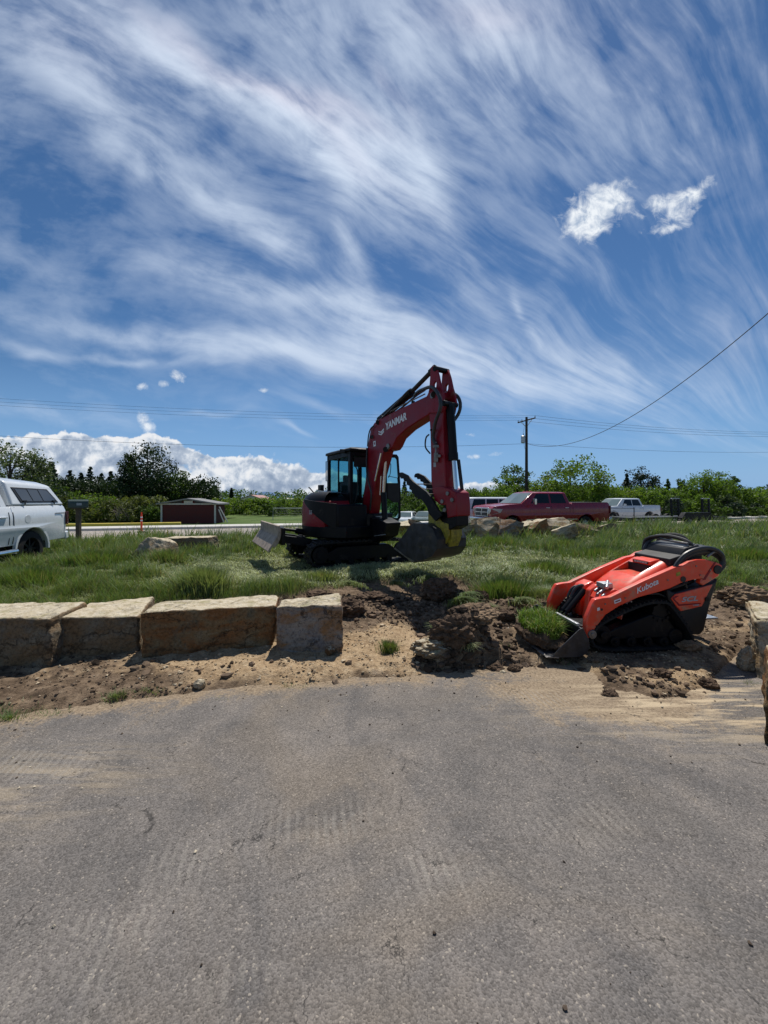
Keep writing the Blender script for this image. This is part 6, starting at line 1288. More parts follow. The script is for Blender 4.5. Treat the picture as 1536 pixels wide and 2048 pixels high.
# white SUV behind the red pickup
fw = (-math.cos(R(15)), -math.sin(R(15))); P_W = 1.95
PS = dict(L=5.0, W=1.95, z=-.08, paint='whitepaint', sill=.42, wr=.37, axles=(.92, 3.95), gap=.06, belt=1.12, cuts=(.6, .8, .95, 1.05), xcuts=(.25, .6, 4.7), hips=((.92, .85), (3.95, .85)),
          body=[(.06, .5), (.02, .80), (.08, .98), (.9, 1.08), (1.4, 1.12), (4.85, 1.14), (4.98, 1.05), (5.0, .55)], cab=(1.2, 2.1, 4.55, 4.85, 1.12, 1.78), tumble=.20,
          windows=[(1.75, 2.2, 2.85, 2.85), (2.93, 2.93, 3.6, 3.65), (3.73, 3.68, 4.35, 4.55)], seams=(1.7, 2.88, 3.7), handles=(2.7, 3.5), hz=.98, hm='whitepaint', rim='galv')
a_ = R(15 + 180); fw = (math.cos(R(15)), math.sin(R(15)))    # faces right: its tail is by the excavator arm
tail = Vector((4.15, 19.9, 0)); nf = tail + Vector((fw[0], fw[1], 0)) * 5.0; PS['lat'] = (-.2588, .9659, 0)
T4, V3, bo, ca = vehicle('suv', 'white sport utility car half hidden between the excavator arm and the red pickup', 'car', (nf.x, nf.y), fw, PS)
for l in (-.01, 1.80):
    mb = MB(); mb.prism([V3(4.70, l, .80), V3(5.015, l, .80), V3(5.01, l, 1.06), V3(4.86, l, 1.10)], V3(0, .16, 0) - V3(0, 0, 0)); mb.build('tail_lamp', M['taillight'], bo, .01)
# two far parked cars seen past the cab door
for (px, Y, pnt, lb) in ((815, 36.0, 'whitepaint', 'small pale car parked far off, seen left of the bucket thumb'), (853, 37.0, 'greycar', 'small grey green car parked far off, just left of the excavator arm')):
    if pnt not in M: M[pnt] = mat('grey_green_car_paint', (.10, .14, .13), .3, coat=.6)
    fw = (-.3, -.954); x = (px - 768) / F * Y; q = dict(L=4.2, W=1.75, z=-1.03, paint=pnt, sill=.35, wr=.32, axles=(.8, 3.4), gap=.05, belt=.95, cuts=(.6, .8), xcuts=(.25, .6, 3.9), body=[(.06, .4), (.02, .65), (.15, .78), (.9, .92), (3.9, .98), (4.15, .9), (4.2, .45)], cab=(1.0, 1.7, 3.3, 3.9, .94, 1.42), tumble=.25,
        windows=[(1.5, 1.85, 2.4, 2.4), (2.48, 2.48, 3.1, 3.4)], seams=(1.4, 2.44), handles=(2.3,), hz=.82, hm='trim', rim='galv')
    P_W = 1.75; vehicle('car', lb, 'car', (x + .2, Y - .9), fw, q, None)
# ---------------------------------------------------------------- flatbed trailer with raised ramps
fx = Vector((C15, S15, 0)); fy = Vector((-S15, C15, 0)); T0 = Vector((14.1, 23.0, -.17))
TR = thing('flatbed_trailer', 'black low flatbed equipment trailer with two raised ladder ramps', 'trailer', tuple(T0))
def T(x, l, z): return T0 + fx * x + fy * l + UP * z
RT = Matrix.Rotation(R(15), 3, 'Z'); TL = 8.6
mb = MB()
for l in (.0, 2.0): mb.prism([T(1.0, l, .38), T(TL, l, .38), T(TL, l, .64), T(1.0, l, .64)], fy * .08)
for k in range(16): mb.box(T(1.1 + k * .5, 1.04, .50), (.06, 2.0, .10), RT)
mb.prism([T(-.9, .95, .40), T(1.2, .1, .42), T(1.2, .25, .42), T(-.9, 1.08, .40)], UP * .14); mb.prism([T(-.9, 1.0, .40), T(1.2, 1.85, .42), T(1.2, 2.0, .42), T(-.9, 1.13, .40)], UP * .14)
mb.build('trailer_frame', M['blackpaint'], TR, .01)
mb = MB(); mb.box(T(TL / 2 + .5, 1.04, .60), (TL - 1.0, 1.9, .04), RT); mb.build('deck', M['trim'], TR)
for k in range(10):
    mb = MB(); mb.box(T(1.3 + k * .42, -.02, .49), (.16, .02, .07), RT); mb.build('stake_pocket', M['galv'], TR)
mb = MB(); mb.prism([T(x, -.28, z) for x, z in ((4.55, .58), (4.85, .92), (6.95, .92), (7.25, .58), (7.15, .58), (6.9, .86), (4.9, .86), (4.65, .58))], fy * .30); mb.build('mudguard', M['blackpaint'], TR, .01)
mb = MB(); mb.prism([T(x, -.26, z) for x, z in ((4.7, .50), (4.9, .85), (6.9, .85), (7.1, .50))], fy * .02); mb.build('guard_skirt', M['blackpaint'], TR)
for x in (5.35, 6.45): wheel(TR, T(x, -.12, .38), .38, .22, fy, 'steel'); wheel(TR, T(x, 2.2, .38), .38, .22, -fy, 'steel')
for x0_, zb_ in ((5.6, .6), (8.35, .55)):
    mb = MB()
    for dx in (0, .62): mb.prism([T(x0_ + dx, 1.2, zb_), T(x0_ + dx + .11, 1.2, zb_), T(x0_ + dx + .11, 1.26, 1.78), T(x0_ + dx, 1.26, 1.78)], fy * .09)
    for k in range(5): mb.box(T(x0_ + .35, 1.26, .82 + k * .2), (.60, .07, .045), RT)
    rp = mb.build('loading_ramp', M['blackpaint'], TR, .004)
    mb = MB(); mb.box(T(x0_ + .35, 1.28, 1.80), (.66, .12, .05), RT); mb.build('ramp_end_bar', M['galv'], rp, .004)
mb = MB(); mb.prism([T(8.3, .0, .42), T(9.3, .0, .30), T(9.3, .0, .38), T(8.3, .0, .56)], fy * 2.1); mb.build('dovetail', M['blackpaint'], TR)
mb = MB(); mb.tube([T(-.9, 1.04, .42), T(-1.1, 1.04, .42)], .05); mb.tube([T(-.6, 1.04, .05), T(-.6, 1.04, .95)], .04); mb.build('tow_hitch', M['blackpaint'], TR)
mb = MB(); mb.tube([T(1.1, .0, 1.25), T(1.1, .0, .6)], .025); mb.tube([T(1.1, 0, 1.2), T(-.9, 0, 1.22)], .012); mb.build('front_rail', M['blackpaint'], TR)

# ---------------------------------------------------------------- mailbox, delineator, pole, goal
p = W(157, 1060, 13.2); g = hz(p.x, 13.2)
MBX = thing('mailbox', 'dark green mailbox with rounded top on a wooden post beside the white pickup', 'mailbox', (p.x, p.y, g))
mb = MB(); mb.prism([(p.x - .06, p.y - .06, g - .1), (p.x + .06, p.y - .06, g - .1), (p.x + .06, p.y + .06, g - .1), (p.x - .06, p.y + .06, g - .1)], (0, 0, 1.42)); mb.build('post', M['wood'], MBX, .008)
mb = MB(); dxm = Vector((.80, .60, 0)); dym = Vector((-.6, .8, 0)); c0 = Vector((p.x, p.y, g + 1.33)) - dxm * .27
prof = [(-.10, 0), (-.10, .13)] + [(.10 * math.cos(a), .13 + .10 * math.sin(a)) for a in np.linspace(math.pi, 0, 11)[1:-1]] + [(.10, .13), (.10, 0)]
mb.prism([c0 + dym * a * 1.25 + UP * b * 1.2 for a, b in prof], dxm * .54); mbb = mb.build('mailbox_body', M['greenplastic'], MBX, .008)
mb = MB(); mb.prism([c0 - dxm * .012 + dym * a * 1.15 + UP * (b * 1.12 + .01) for a, b in prof], dxm * .012); mb.build('mailbox_door', M['blackmatte'], mbb, .003)
mb = MB(); mb.prism([c0 + dxm * .22 - dym * .128 + UP * .08, c0 + dxm * .36 - dym * .128 + UP * .08, c0 + dxm * .36 - dym * .128 + UP * .16, c0 + dxm * .22 - dym * .128 + UP * .16], -dym * .003); mb.build('number_plate', M['greydecal'], mbb, 0, 0)
mb = MB(); mb.box(c0 + dxm * .27 - UP * .02, (.36, .22, .04), Matrix.Rotation(math.atan2(.6, .8), 3, 'Z')); mb.build('bracket', M['wood'], MBX, .004)
p = W(283, 1058, 19.0); g = zroad(18) + .01
DP_ = thing('delineator_post', 'orange flexible traffic post with white bands on the road', 'traffic post', (p.x, p.y, g))
mb = MB(); mb.disc((p.x, p.y, g + .03), UP, .19, .06, 24); mb.build('rubber_base', M['rubber'], DP_, .01)
mb = MB(); mb.tube([(p.x, p.y, g + .05), (p.x, p.y, g + .20), (p.x, p.y, g + .86), (p.x, p.y, g + .92)], [.065, .045, .042, .03], 14); po = mb.build('post', M['conecol'], DP_)
for z in (.60, .76): mb = MB(); mb.disc((p.x, p.y, g + z), UP, .047, .07, 14); mb.build('reflective_band', M['white'], po)
mb = MB(); mb.tube(smoothpath([(p.x, p.y, g + .92), (p.x - .03, p.y, g + .97), (p.x, p.y, g + 1.0), (p.x + .03, p.y, g + .97), (p.x, p.y, g + .92)]), .01, 6); mb.build('handle', M['conecol'], po)
YP = 42.0; px0 = W(1053, 998, YP).x; gp = -.3; zt = CAMZ + (HY - 836) / F * YP
UPO = thing('utility_pole', 'tall dark wooden utility pole with crossarm and transformer behind the red pickup', 'utility pole', (px0, YP, gp))
mb = MB(); mb.tube([(px0, YP, gp - .2), (px0, YP, zt + .1)], [.19, .125], 14); mb.build('pole', M['polewood'], UPO)
ca_ = Vector((.80, -.6, 0)); top = Vector((px0, YP, zt))
mb = MB(); a = top + ca_ * .75 - UP * .12; b = top - ca_ * .85 - UP * .42
mb.tube([top + ca_ * .95 - UP * .10, top - ca_ * .95 - UP * .40], .07, 6); mb.build('crossarm', M['polewood'], UPO)
mb = MB(); mb.tube([top - UP * 1.0, top - ca_ * .6 - UP * .40], .03, 6); mb.tube([top - UP * 1.0, top + ca_ * .6 - UP * .2], .03, 6); mb.build('crossarm_brace', M['galv'], UPO)
ins = []
for s in (.9, .1, -.5, -.9):
    q = top + ca_ * s - UP * (.25 - .158 * s); mb = MB(); mb.tube([q, q + UP * .10, q + UP * .20, q + UP * .26], [.035, .06, .04, .02], 10); mb.build('insulator', M['galv'], UPO); ins.append(q + UP * .26)
mb = MB(); tc = top + Vector((-.42, -.1, -2.75)); mb.tube([tc, tc + UP * .06, tc + UP * .75, tc + UP * .82], [.16, .22, .22, .12], 18); tf = mb.build('transformer', M['galv'], UPO)
mb = MB(); mb.tube([tc + UP * .8 + Vector((.05, 0, 0)), tc + UP * 1.05 + Vector((.05, 0, 0))], .04, 8); mb.build('bushing', M['galv'], tf)
mb = MB(); mb.tube(smoothpath([tc + UP * 1.05, tc + UP * 1.9 + Vector((.15, 0, 0)), top - ca_ * .5 - UP * .3]), .012, 6); mb.tube(smoothpath([tc + Vector((.1, 0, .1)), tc + Vector((.2, 0, -.6)), tc + Vector((.42, 0, -.35))]), .015, 6); mb.build('drop_wires', M['wire'], UPO)
def cable(label, p0, p1, sag, r=.009, n=30, group='power lines along the road'):
    mb = MB(); pts = []
    for i in range(n + 1):
        t = i / n; q = Vector(p0).lerp(Vector(p1), t); q.z -= sag * 4 * t * (1 - t); pts.append(q)
    mb.tube(pts, r, 5); o = mb.build('power_line', M['wire']); tag(o, label, 'power line', group); return o
def far_end(px, py, Y): return W(px, py, Y)
Lf = [(-60, 793, 35.5), (-60, 800, 35.2), (-60, 807, 35.0)]; Rf = [(1640, 864, 52), (1640, 868, 52.5), (1640, 873, 53)]
for i, (k, nm) in enumerate(((0, 'top'), (1, 'middle'), (3, 'lowest'))):
    cable(f'{nm} of the three thin wires from the pole crossarm to the left edge', ins[k], far_end(*Lf[i]), .55, .009)
    cable(f'{nm} of the three thin wires from the pole crossarm to the right edge', ins[k], far_end(*Rf[i]), .6, .013)
nb = top - UP * 2.8
cable('single lower wire sagging from the pole toward the left edge', nb, far_end(-60, 868, 35.3), .75, .014); cable('single lower wire running from the pole to the right edge', nb, far_end(1640, 902, 52), .5, .014)
e1 = W(1700, 480, 13.0); cable('thick service cable sweeping down from the upper right to the pole', nb + UP * .02, e1, 2.6, .020, 50, None)
GO = thing('football_goal', 'thin white goal frame standing on the far grass left of the excavator', 'goal', tuple(W(578, 1040, 34)))
g0 = W(546, 1041, 34); g1 = W(611, 1041, 34); h = .0
mb = MB(); zt_ = W(546, 1016.5, 34).z; mb.tube([(g0.x, g0.y, -.3), (g0.x, g0.y, zt_), (g1.x, g1.y, zt_), (g1.x, g1.y, -.3)], .035, 8); mb.build('goal_frame', M['galv'], GO)
mb = MB()
for k in range(14):
    x = g0.x + (g1.x - g0.x) * k / 13; mb.tube([(x, g0.y + .02, zt_), (x, g0.y + 1.0, -.25)], .004, 3)
for k in range(7): z = -.2 + (zt_ + .2) * k / 6; yy_ = g0.y + 1.0 * (1 - (z + .25) / (zt_ + .25)); mb.tube([(g0.x, yy_, z), (g1.x, yy_, z)], .004, 3)
mb.build('net', M['galv'], GO)

# ---------------------------------------------------------------- buildings
def gable(name, label, px0, px1, ybase, ywall, yridge, Y, depth, wallm, roofm, ov=.25, ridge_px=None, cat='building', z=-.3):
    x0, x1 = W(px0, ybase, Y).x, W(px1, ybase, Y).x; zb = z; zw = W(px0, ywall, Y).z; zr_ = W(px0, yridge, Y).z; xm = (x0 + x1) / 2 if ridge_px is None else W(ridge_px, 0, Y).x
    t = thing(name, label, cat, (xm, Y, zb))
    mb = MB(); mb.prism([(x0, Y, zb), (x1, Y, zb), (x1, Y, zw), (xm, Y, zr_ - .06), (x0, Y, zw)], (0, depth, 0)); w_ = mb.build('wall', M[wallm], t)
    s0 = (zr_ - zw) / (xm - x0); s1 = (zr_ - zw) / (x1 - xm)
    mb = MB(); mb.prism([(x0 - ov, Y - .25, zw - s0 * ov), (xm, Y - .25, zr_), (xm, Y - .25, zr_ + .10), (x0 - ov, Y - .25, zw - s0 * ov + .10)], (0, depth + .5, 0)); mb.prism([(xm, Y - .25, zr_), (x1 + ov, Y - .25, zw - s1 * ov), (x1 + ov, Y - .25, zw - s1 * ov + .10), (xm, Y - .25, zr_ + .10)], (0, depth + .5, 0)); mb.build('roof', M[roofm], t)
    return t, x0, x1, zb, zw, zr_, xm
t, x0, x1, zb, zw, zr_, xm = gable('shed', 'low dark red shed with a shallow grey gable roof across the road', 323, 431, 1042, 1008, 999, 29.5, 1.7, 'barnred', 'roofgrey', .30)
for x in (x0 + .02, x1 - .02):
    mb = MB(); mb.box((x, 29.47, (zb + zw) / 2), (.12, .06, zw - zb)); mb.build('corner_post', M['wall'], t)
mb = MB(); mb.box(((x0 + x1) / 2, 29.46, zw + .0), (x1 - x0 + .3, .05, .10)); mb.build('fascia_board', M['wall'], t)
for i, (a, b, m) in enumerate(((.22, .38, 'trim'), (.62, .78, 'trim'), (.42, .58, 'wall'))):
    mb = MB(); xa, xb = x0 + (x1 - x0) * a, x0 + (x1 - x0) * b; h = .20
    mb.prism([(xa, 29.47, zw + .06), (xb, 29.47, zw + .06), (xb, 29.47, zw + .06 + h), (xa, 29.47, zw + .06 + h)], (0, .02, 0)); mb.build('gable_opening' if m == 'trim' else 'gable_panel', M[m], t)
mb = MB(); mb.tube([(x1 + .9, 29.6, -.2), (x1 + .25, 29.6, 1.0)], .05, 6); mb.tube([(x1 + .6, 29.6, -.2), (x1 + .2, 29.6, .8)], .05, 6); mb.build('leaning_board', M['wall'], t)
t, *_ = gable('house', 'far house with a pale pinkish roof above the hedges left of the excavator', 478, 527, 1012, 999, 990.5, 95, 9, 'wall', 'roofpink', .4)
t, *_ = gable('house', 'far low building with a bright white roof beside the excavator cab', 548, 584, 1012, 1000, 996.5, 90, 7, 'wall', 'concrete', .4)
t, x0, x1, zb, zw, zr_, xm = gable('house', 'cream house with a low grey roof at the far right edge', 1487, 1580, 1030, 1004, 991, 46, 8, 'wall', 'roofgrey', .5)
for a in (.22, .55):
    mb = MB(); mb.box((x0 + (x1 - x0) * a, 45.97, .75), (.9, .05, .7)); wd = mb.build('window', M['autoglass'], t); mb = MB(); mb.box((x0 + (x1 - x0) * a, 45.95, .36), (1.05, .08, .07)); mb.build('sill', M['white'], wd)
mb = MB(); mb.box((x0 + .5, 48, zr_ + .2), (.5, .5, .9)); mb.build('chimney', M['barnred'], t)
# far mountains, with the blue of distance haze painted into their base colour
mm = mat('haze_blue_mountain', (.10, .16, .26), .95, spec=.0)
xs = np.linspace(-9000, 3500, 160); Hm = 30 + 90 * np.clip(fbm(xs / 900, xs * 0, 4, 71) + .15, 0, 1) + 100 * np.exp(-((xs + 2950) / 420) ** 2) + 60 * np.exp(-((xs + 2100) / 500) ** 2)
V = np.concatenate([np.stack([xs, np.full_like(xs, 9000), np.full_like(xs, -5)], 1), np.stack([xs, np.full_like(xs, 9700), Hm], 1), np.stack([xs, np.full_like(xs, 10600), np.full_like(xs, -5)], 1)])
i = np.arange(159); Fm = np.concatenate([np.stack([i, i + 1, i + 161, i + 160], 1), np.stack([i + 160, i + 161, i + 321, i + 320], 1)])
tag(np_mesh('mountains', V, Fm, mm, None, True), kind='structure')

# ---------------------------------------------------------------- trees and shrubs
trng = np.random.RandomState(77)
LEAF = {'oak': ((.098, .165, .032), .45), 'lime': ((.12, .18, .034), .45), 'dark': ((.022, .044, .016), .2), 'grey': ((.085, .12, .070), .35), 'pine': ((.018, .036, .020), .12), 'fir': ((.030, .056, .032), .18), 'olive': ((.085, .105, .040), .38), 'dim': ((.062, .108, .028), .38)}
LMAT = {k: leaf_mat('foliage_' + k, None, c, tr) for k, (c, tr) in LEAF.items()}
def leaves(C, S, n_per, size, spread_z=1.0, up=.0):
    """leaf cards round clump centres C with radii S"""
    n = len(C) * n_per; c = np.repeat(C, n_per, 0); s = np.repeat(S, n_per)
    d = trng.randn(n, 3); d /= np.linalg.norm(d, axis=1, keepdims=True); r = trng.rand(n) ** .45
    p = c + d * (r * s)[:, None] * np.array([1, 1, spread_z])
    a = trng.randn(n, 3); a /= np.linalg.norm(a, axis=1, keepdims=True); b = trng.randn(n, 3); b -= a * (a * b).sum(1, keepdims=True); b /= np.linalg.norm(b, axis=1, keepdims=True)
    k = size * (.6 + .8 * trng.rand(n))[:, None]
    V = np.stack([p - a * k * .5, p + b * k * .28, p + a * k * .5, p - b * k * .28], 1).reshape(-1, 3)
    return V, np.arange(n * 4).reshape(-1, 4)
def crown_mesh(parent, V, Fq, m, name='crown'):
    o = np_mesh(name, V - np.array(ORG[parent.name])[None], Fq, m); o.parent = parent; ORG[o.name] = ORG[parent.name]; return o
def tree(px, ytop, Y, wpx, kind, label, group=None, name='tree', cat='tree', ybase=None, clumps=46, npc=60, leaf=.22, trunk=True, zsq=.8, z=-.3, low=.18, shape='round'):
    x = (px - 768) / F * Y; H = (CAMZ + (HY - ytop) / F * Y - z) * (1.04 if ytop < 970 else 1.0); w = wpx / F * Y / 2 * 1.05; t = thing(name, label, cat, (x, Y, z), group)
    C = []; S = []
    for k in range(clumps):
        while True:
            q = trng.rand(3) * 2 - 1
            if np.linalg.norm(q) < 1: break
        q = q / max(np.linalg.norm(q), 1e-3) * (.45 + .55 * trng.rand()) * .92
        zz = low + (1 - low) * (q[2] * .5 + .5)
        if shape == 'round': rr = w
        elif shape == 'tall': rr = w * (1.05 - .75 * zz)
        C.append([x + q[0] * rr, Y + q[1] * rr, z + zz * H * .98]); S.append((.16 + .16 * trng.rand()) * min(w, H * .5) * 1.4)
    C = np.array(C); S = np.array(S)
    V, Fq = leaves(C, S, npc, leaf, zsq); crown_mesh(t, V, Fq, LMAT[kind])
    if trunk:
        mb = MB(); mb.tube([(x, Y, z - .2), (x + .05 * w, Y, z + H * .30), (x - .03 * w, Y, z + H * .60), (x, Y, z + H * .88)], [.022 * H + .05, .016 * H + .04, .010 * H + .02, .01], 8)
        for k in range(9):
            c = C[trng.randint(len(C))]; zz = z + H * (.22 + .05 * k); mb.tube([(x, Y, zz), ((x + c[0]) / 2, (Y + c[1]) / 2, (zz + max(c[2], zz + .3)) / 2 + .1), (c[0], c[1], max(c[2], zz + .3))], [.008 * H + .015, .005 * H + .01, .008], 5)
        mb.build('trunk', M['bark'], t)
    return t
def conifer(px, ytop, Y, wpx, kind, label, group=None, z=-.3, n=26, leaf=.30, ragged=.25):
    x = (px - 768) / F * Y; H = CAMZ + (HY - ytop) / F * Y - z; w = wpx / F * Y / 2; t = thing('conifer', label, 'conifer', (x, Y, z), group)
    C = []; S = []; mb = MB(); mb.tube([(x, Y, z - .2), (x, Y, z + H * .99)], [.02 * H + .04, .01], 8)
    nb_ = 150
    for k in range(nb_):
        zz = .04 + .95 * ((k + trng.rand()) / nb_); rr = w * ((1 - zz) ** .85) * (1.1 - ragged * 1.2 * trng.rand()) + .04; a = trng.rand() * 6.283
        nseg = max(2, int(rr / .28))
        for f in range(1, nseg + 1):
            f = f / nseg; C.append([x + math.cos(a) * rr * f, Y + math.sin(a) * rr * f, z + H * zz + .10 * rr * f - .22 * rr * f * f]); S.append(.10 + .05 * rr)
        if k % 4 == 0: mb.tube([(x, Y, z + H * zz), (x + math.cos(a) * rr, Y + math.sin(a) * rr, z + H * zz - .1 * rr)], [.02, .006], 4)
    V, Fq = leaves(np.array(C), np.array(S), 12, leaf * .62, .6); crown_mesh(t, V, Fq, LMAT[kind]); mb.build('trunk', M['bark'], t); return t
LG = 'trees beyond the road at left'; RG = 'trees beyond the road at right'
tree(22, 884, 33, 130, 'grey', 'large grey green willow like tree at the far left edge', LG, clumps=60, npc=70, leaf=.22)
tree(74, 900, 35, 70, 'grey', 'grey green tree with spiky top right of the large willow', LG, clumps=50, npc=55, leaf=.2, shape='tall')
conifer(103, 923, 38, 52, 'fir', 'pointed dark spruce just right of the grey green trees', LG)
conifer(140, 940, 44, 44, 'pine', 'ragged dark spruce behind the mailbox', LG, ragged=.5)
conifer(162, 945, 46, 40, 'pine', 'second dark spruce right of the mailbox', LG, ragged=.4); conifer(181, 933, 45, 44, 'fir', 'narrow spruce with the tallest tip of the left row', LG)
conifer(203, 946, 47, 42, 'pine', 'small dark spruce between the tall spruce and the big dark tree', LG, ragged=.5); conifer(222, 942, 46, 52, 'pine', 'broad dark spruce left of the big dark tree', LG, ragged=.5)
tree(262, 900, 38, 56, 'dark', 'dark ragged half of the big tree pair, left and lower', LG, clumps=50, npc=60, leaf=.22, shape='tall'); tree(296, 884, 38, 100, 'dark', 'largest dark dense tree left of the red shed', LG, clumps=95, npc=80, leaf=.24, low=.05)
tree(352, 938, 40, 66, 'dim', 'mid green rounded tree just right of the big dark tree', LG, clumps=50, npc=60, leaf=.22, low=.05)
conifer(407, 959, 42, 36, 'pine', 'small isolated dark pine above the red shed roof', LG, ragged=.4)
for i, (px, yt, Y, w, kd, lb) in enumerate([(10, 960, 31, 110, 'dim', 'dark green shrub behind the white pickup cab'), (88, 965, 31, 90, 'fir', 'dense shrub behind the pickup canopy'), (150, 978, 32, 70, 'oak', 'bright green shrub directly behind the mailbox'), (196, 982, 31, 70, 'oak', 'leafy shrub right of the mailbox'),
        (170, 1003, 29, 60, 'olive', 'low shrub at the road edge right of the mailbox'), (222, 1000, 30, 60, 'olive', 'brownish twiggy shrub left of the orange post'), (262, 1008, 29.6, 56, 'olive', 'low shrub behind the orange post'), (300, 1010, 30, 50, 'dim', 'dark shrub left of the red shed'), (385, 975, 41, 56, 'dim', 'green bush behind the shed'),
        (340, 972, 42, 60, 'oak', 'bush behind the left end of the shed roof'), (445, 985, 36, 40, 'lime', 'light green bush right of the shed')]):
    tree(px, yt, Y, w, kd, lb, 'shrubs beyond the road at left', 'shrub', 'shrub', clumps=26, npc=60, leaf=.16, low=.02, trunk=False, zsq=.9)
conifer(463, 976, 52, 14, 'pine', 'thin dark tree right of the shed', LG)
for i, (px, yt, Y, w, kd) in enumerate([(480, 994, 48, 60, 'dim'), (520, 993, 47, 50, 'oak'), (560, 995, 44, 50, 'oak'), (596, 990, 44, 56, 'lime'), (635, 990, 44, 50, 'oak'), (500, 1000, 44, 60, 'lime'), (540, 1002, 42, 50, 'dim'), (700, 990, 46, 80, 'dim'), (455, 1003, 38, 40, 'dim')]):
    tree(px, yt, Y, w, kd, ['hedge bush left of the pink roofed house', 'hedge bush under the pink roof', 'hedge bush behind the goal at its left', 'light green hedge bush behind the goal', 'hedge bush left of the excavator cab', 'low light bush left of the goal', 'low dark bush at the left goal post', 'bush hidden behind the excavator cab', 'dark low bush right of the shed boards'][i], 'hedge bushes behind the goal', 'shrub', 'shrub', clumps=22, npc=55, leaf=.2, low=.02, trunk=False)
conifer(809, 962, 60, 26, 'fir', 'small pointed spruce seen between the cab door and the thumb', RG); tree(833, 985, 55, 34, 'dim', 'rounded tree right of the small spruce', RG, clumps=24, npc=50)
for i, (px, yt, Y, w, kd) in enumerate([(800, 1000, 40, 60, 'dim'), (850, 1001, 40, 56, 'oak'), (890, 990, 40, 60, 'oak'), (935, 972, 42, 50, 'dim'), (965, 970, 42, 46, 'oak'), (1000, 965, 41, 60, 'oak')]):
    tree(px, yt, Y, w, kd, ['bush behind the far parked cars', 'bush above the grey green car', 'bush behind the excavator arm', 'hedge bush above the white sport utility car', 'hedge bush right of the excavator arm', 'green bush above the red pickup hood'][i], 'bushes behind the arm', 'shrub', 'shrub', clumps=30, npc=55, leaf=.2, low=.02, trunk=False)
tree(1028, 924, 48, 62, 'dim', 'open crowned tree left of the utility pole', RG, clumps=44, npc=50, leaf=.24); tree(1012, 948, 46, 60, 'oak', 'lighter green tree in front of the open crowned one', RG, clumps=30, npc=50, leaf=.24)
tree(1142, 918, 40, 142, 'oak', 'big broad light green tree right of the utility pole', RG, clumps=80, npc=80, leaf=.26, low=.02); tree(1090, 948, 41, 60, 'lime', 'low light green tree between the pole and the broad tree', RG, clumps=36, npc=55, leaf=.24)
tree(1185, 960, 38, 60, 'oak', 'leafy green bush right of the broad tree', RG, clumps=34, npc=60, leaf=.22, trunk=False)
tree(1283, 936, 50, 64, 'pine', 'dense dark pine above the white pickup at right', RG, clumps=52, npc=60, leaf=.24); conifer(1253, 947, 51, 40, 'pine', 'ragged dark spruce left of the dense pine', RG, ragged=.5)
for i, (px, yt, Y, w, kd) in enumerate([(1222, 978, 38, 60, 'oak'), (1262, 978, 37, 50, 'lime'), (1300, 975, 37, 60, 'oak'), (1325, 972, 38, 50, 'oak'), (1210, 990, 36, 50, 'dim'), (1345, 990, 35, 44, 'fir'), (1370, 995, 36, 50, 'oak'), (1430, 1000, 36, 60, 'dim'), (1468, 1003, 37, 50, 'fir'), (1500, 1007, 38, 50, 'dim'), (1530, 1006, 39, 50, 'fir'), (1555, 1000, 38, 60, 'dim'), (1400, 985, 37, 60, 'oak')]):
    tree(px, yt, Y, w, kd, ['bush left of the white pickup roof', 'light bush above the white pickup cab', 'bush above the white pickup bed', 'bush right of the white pickup', 'low bush behind the red pickup tail', 'blue green bush left of the trailer ramps', 'bush behind the left ramp', 'dark bush between the two ramps', 'spruce like bush right of the right ramp', 'dark bush before the cream house', 'conical bush under the house window', 'bush at the right picture edge', 'green bush behind the trailer guard'][i], 'bushes behind the trailer', 'shrub', 'shrub', clumps=26, npc=60, leaf=.2, low=.02, trunk=False)
tree(1335, 952, 44, 18, 'dim', 'slender poplar, left one of two above the trailer', RG, clumps=22, npc=40, leaf=.2, shape='tall'); tree(1361, 948, 44, 24, 'dim', 'slender poplar, right one of two above the trailer', RG, clumps=26, npc=45, leaf=.2, shape='tall')
tree(1408, 943, 42, 78, 'oak', 'broad mid green tree left of the tallest right hand one', RG, clumps=56, npc=70, leaf=.22, low=.03); tree(1440, 942, 43, 60, 'oak', 'dense green tree in the middle of the right hand group', RG, clumps=46, npc=60, leaf=.22, low=.03); tree(1467, 945, 44, 34, 'dim', 'narrow leafy tree at the right of the group', RG, clumps=28, npc=50, leaf=.2, shape='tall')
tree(1490, 975, 60, 50, 'dark', 'dark tree behind the cream house', RG, clumps=30, npc=50); tree(1545, 966, 50, 60, 'pine', 'dark pine cut off at the far right edge', RG, clumps=36, npc=50); tree(1455, 985, 40, 50, 'grey', 'pinkish grey shrub beside the cream house', RG, clumps=26, npc=50, leaf=.2)
tree(-60, 900, 36, 120, 'dim', 'green tree outside the left picture edge', LG, clumps=40, npc=50); tree(1640, 950, 45, 110, 'oak', 'green tree outside the right picture edge', RG, clumps=40, npc=50)
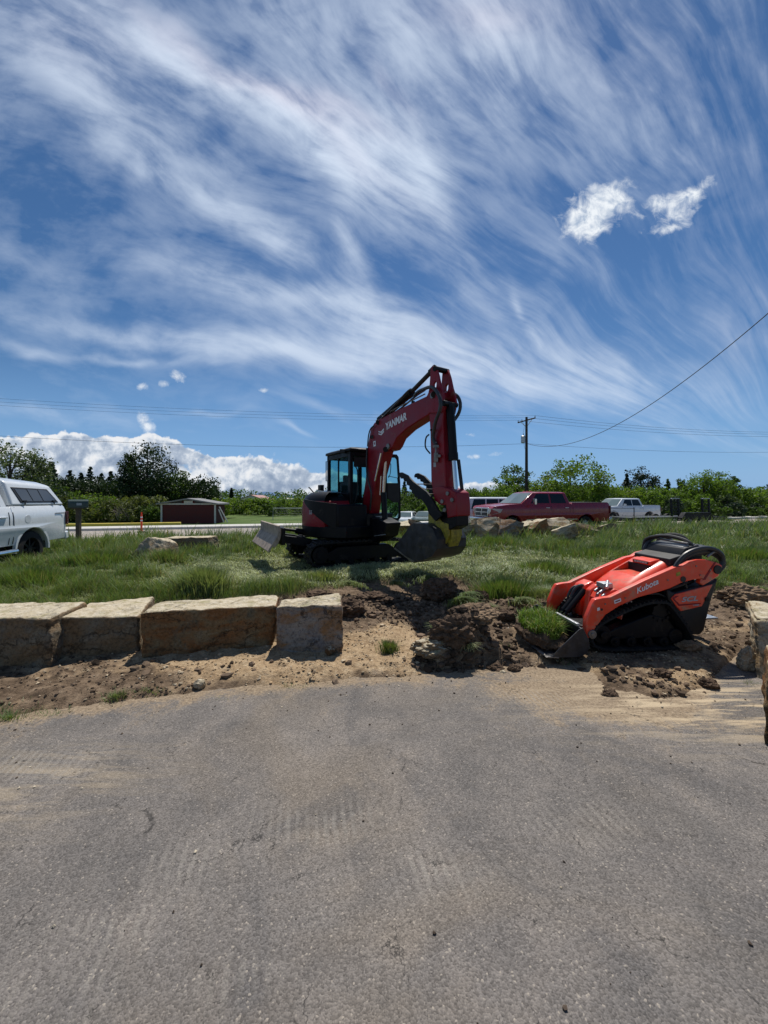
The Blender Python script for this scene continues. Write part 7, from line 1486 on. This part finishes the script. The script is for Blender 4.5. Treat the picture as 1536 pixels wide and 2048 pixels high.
# thickets that fill the ground between the trees
def thicket(pxr, Yr, yt, n, kind, label):
    px_ = pxr[0] + (pxr[1] - pxr[0]) * trng.rand(n); Yt = Yr[0] + (Yr[1] - Yr[0]) * trng.rand(n); top = CAMZ + (HY - yt) / F * Yt; top = top + (.25 * (top + .3)) * (trng.rand(n) - .6)
    zz = -.3 + (top + .3) * trng.rand(n) ** .6; V, Fq = leaves(np.stack([(px_ - 768) / F * Yt, Yt, zz], 1), np.full(n, .45) + .3 * trng.rand(n), 55, .24, .9)
    tag(np_mesh('thicket', V, Fq, LMAT[kind], None), label, 'thicket', kind='stuff')
thicket((-120, 130), (37, 44), 962, 330, 'dim', 'dark mixed thicket filling the ground under the trees at far left')
thicket((120, 440), (39, 46), 962, 520, 'dark', 'dark evergreen thicket behind the mailbox, the orange post and the shed')
thicket((90, 330), (31, 34), 1002, 300, 'olive', 'low brownish green scrub along the far side of the road')
thicket((440, 700), (46, 52), 1001, 420, 'oak', 'green thicket behind the goal and the excavator cab')
thicket((770, 1020), (44, 50), 985, 380, 'dim', 'dense green thicket seen behind the bucket thumb and arm')
thicket((1010, 1240), (44, 50), 975, 420, 'oak', 'dense green thicket behind the red pickup')
thicket((1220, 1640), (41, 47), 982, 720, 'oak', 'dense green thicket behind the trailer')
# bare bleached branches among the shrubs
mb = MB()
for k in range(26):
    x = W(232 + 26 * trng.rand(), 0, 28.9).x; a = trng.rand() * 3.14; L = .5 + .6 * trng.rand(); mb.tube([(x, 28.9, -.1 + .3 * trng.rand()), (x + .3 * L * math.cos(a), 28.8, .6), (x + .8 * L * math.cos(a), 28.7, .7 + .6 * L * abs(math.sin(a)))], [.02, .012, .004], 4)
tag(mb.build('dead_brush', M['stem']), 'bleached bare branches in the shrubs behind the orange post', 'dead brush')
# a far belt of woodland closing the horizon
n = 420; xw = (trng.rand(n) * 2 - 1) * 330; yw = 150 + 60 * trng.rand(n); Cw = np.stack([xw, yw, -.3 + 2.2 + 2.2 * trng.rand(n)], 1); V, Fq = leaves(Cw, np.full(n, 3.2), 60, 1.1, .8)
tag(np_mesh('far_woodland', V, Fq, LMAT['dim']), 'low distant line of trees along the horizon', 'woodland', kind='stuff')
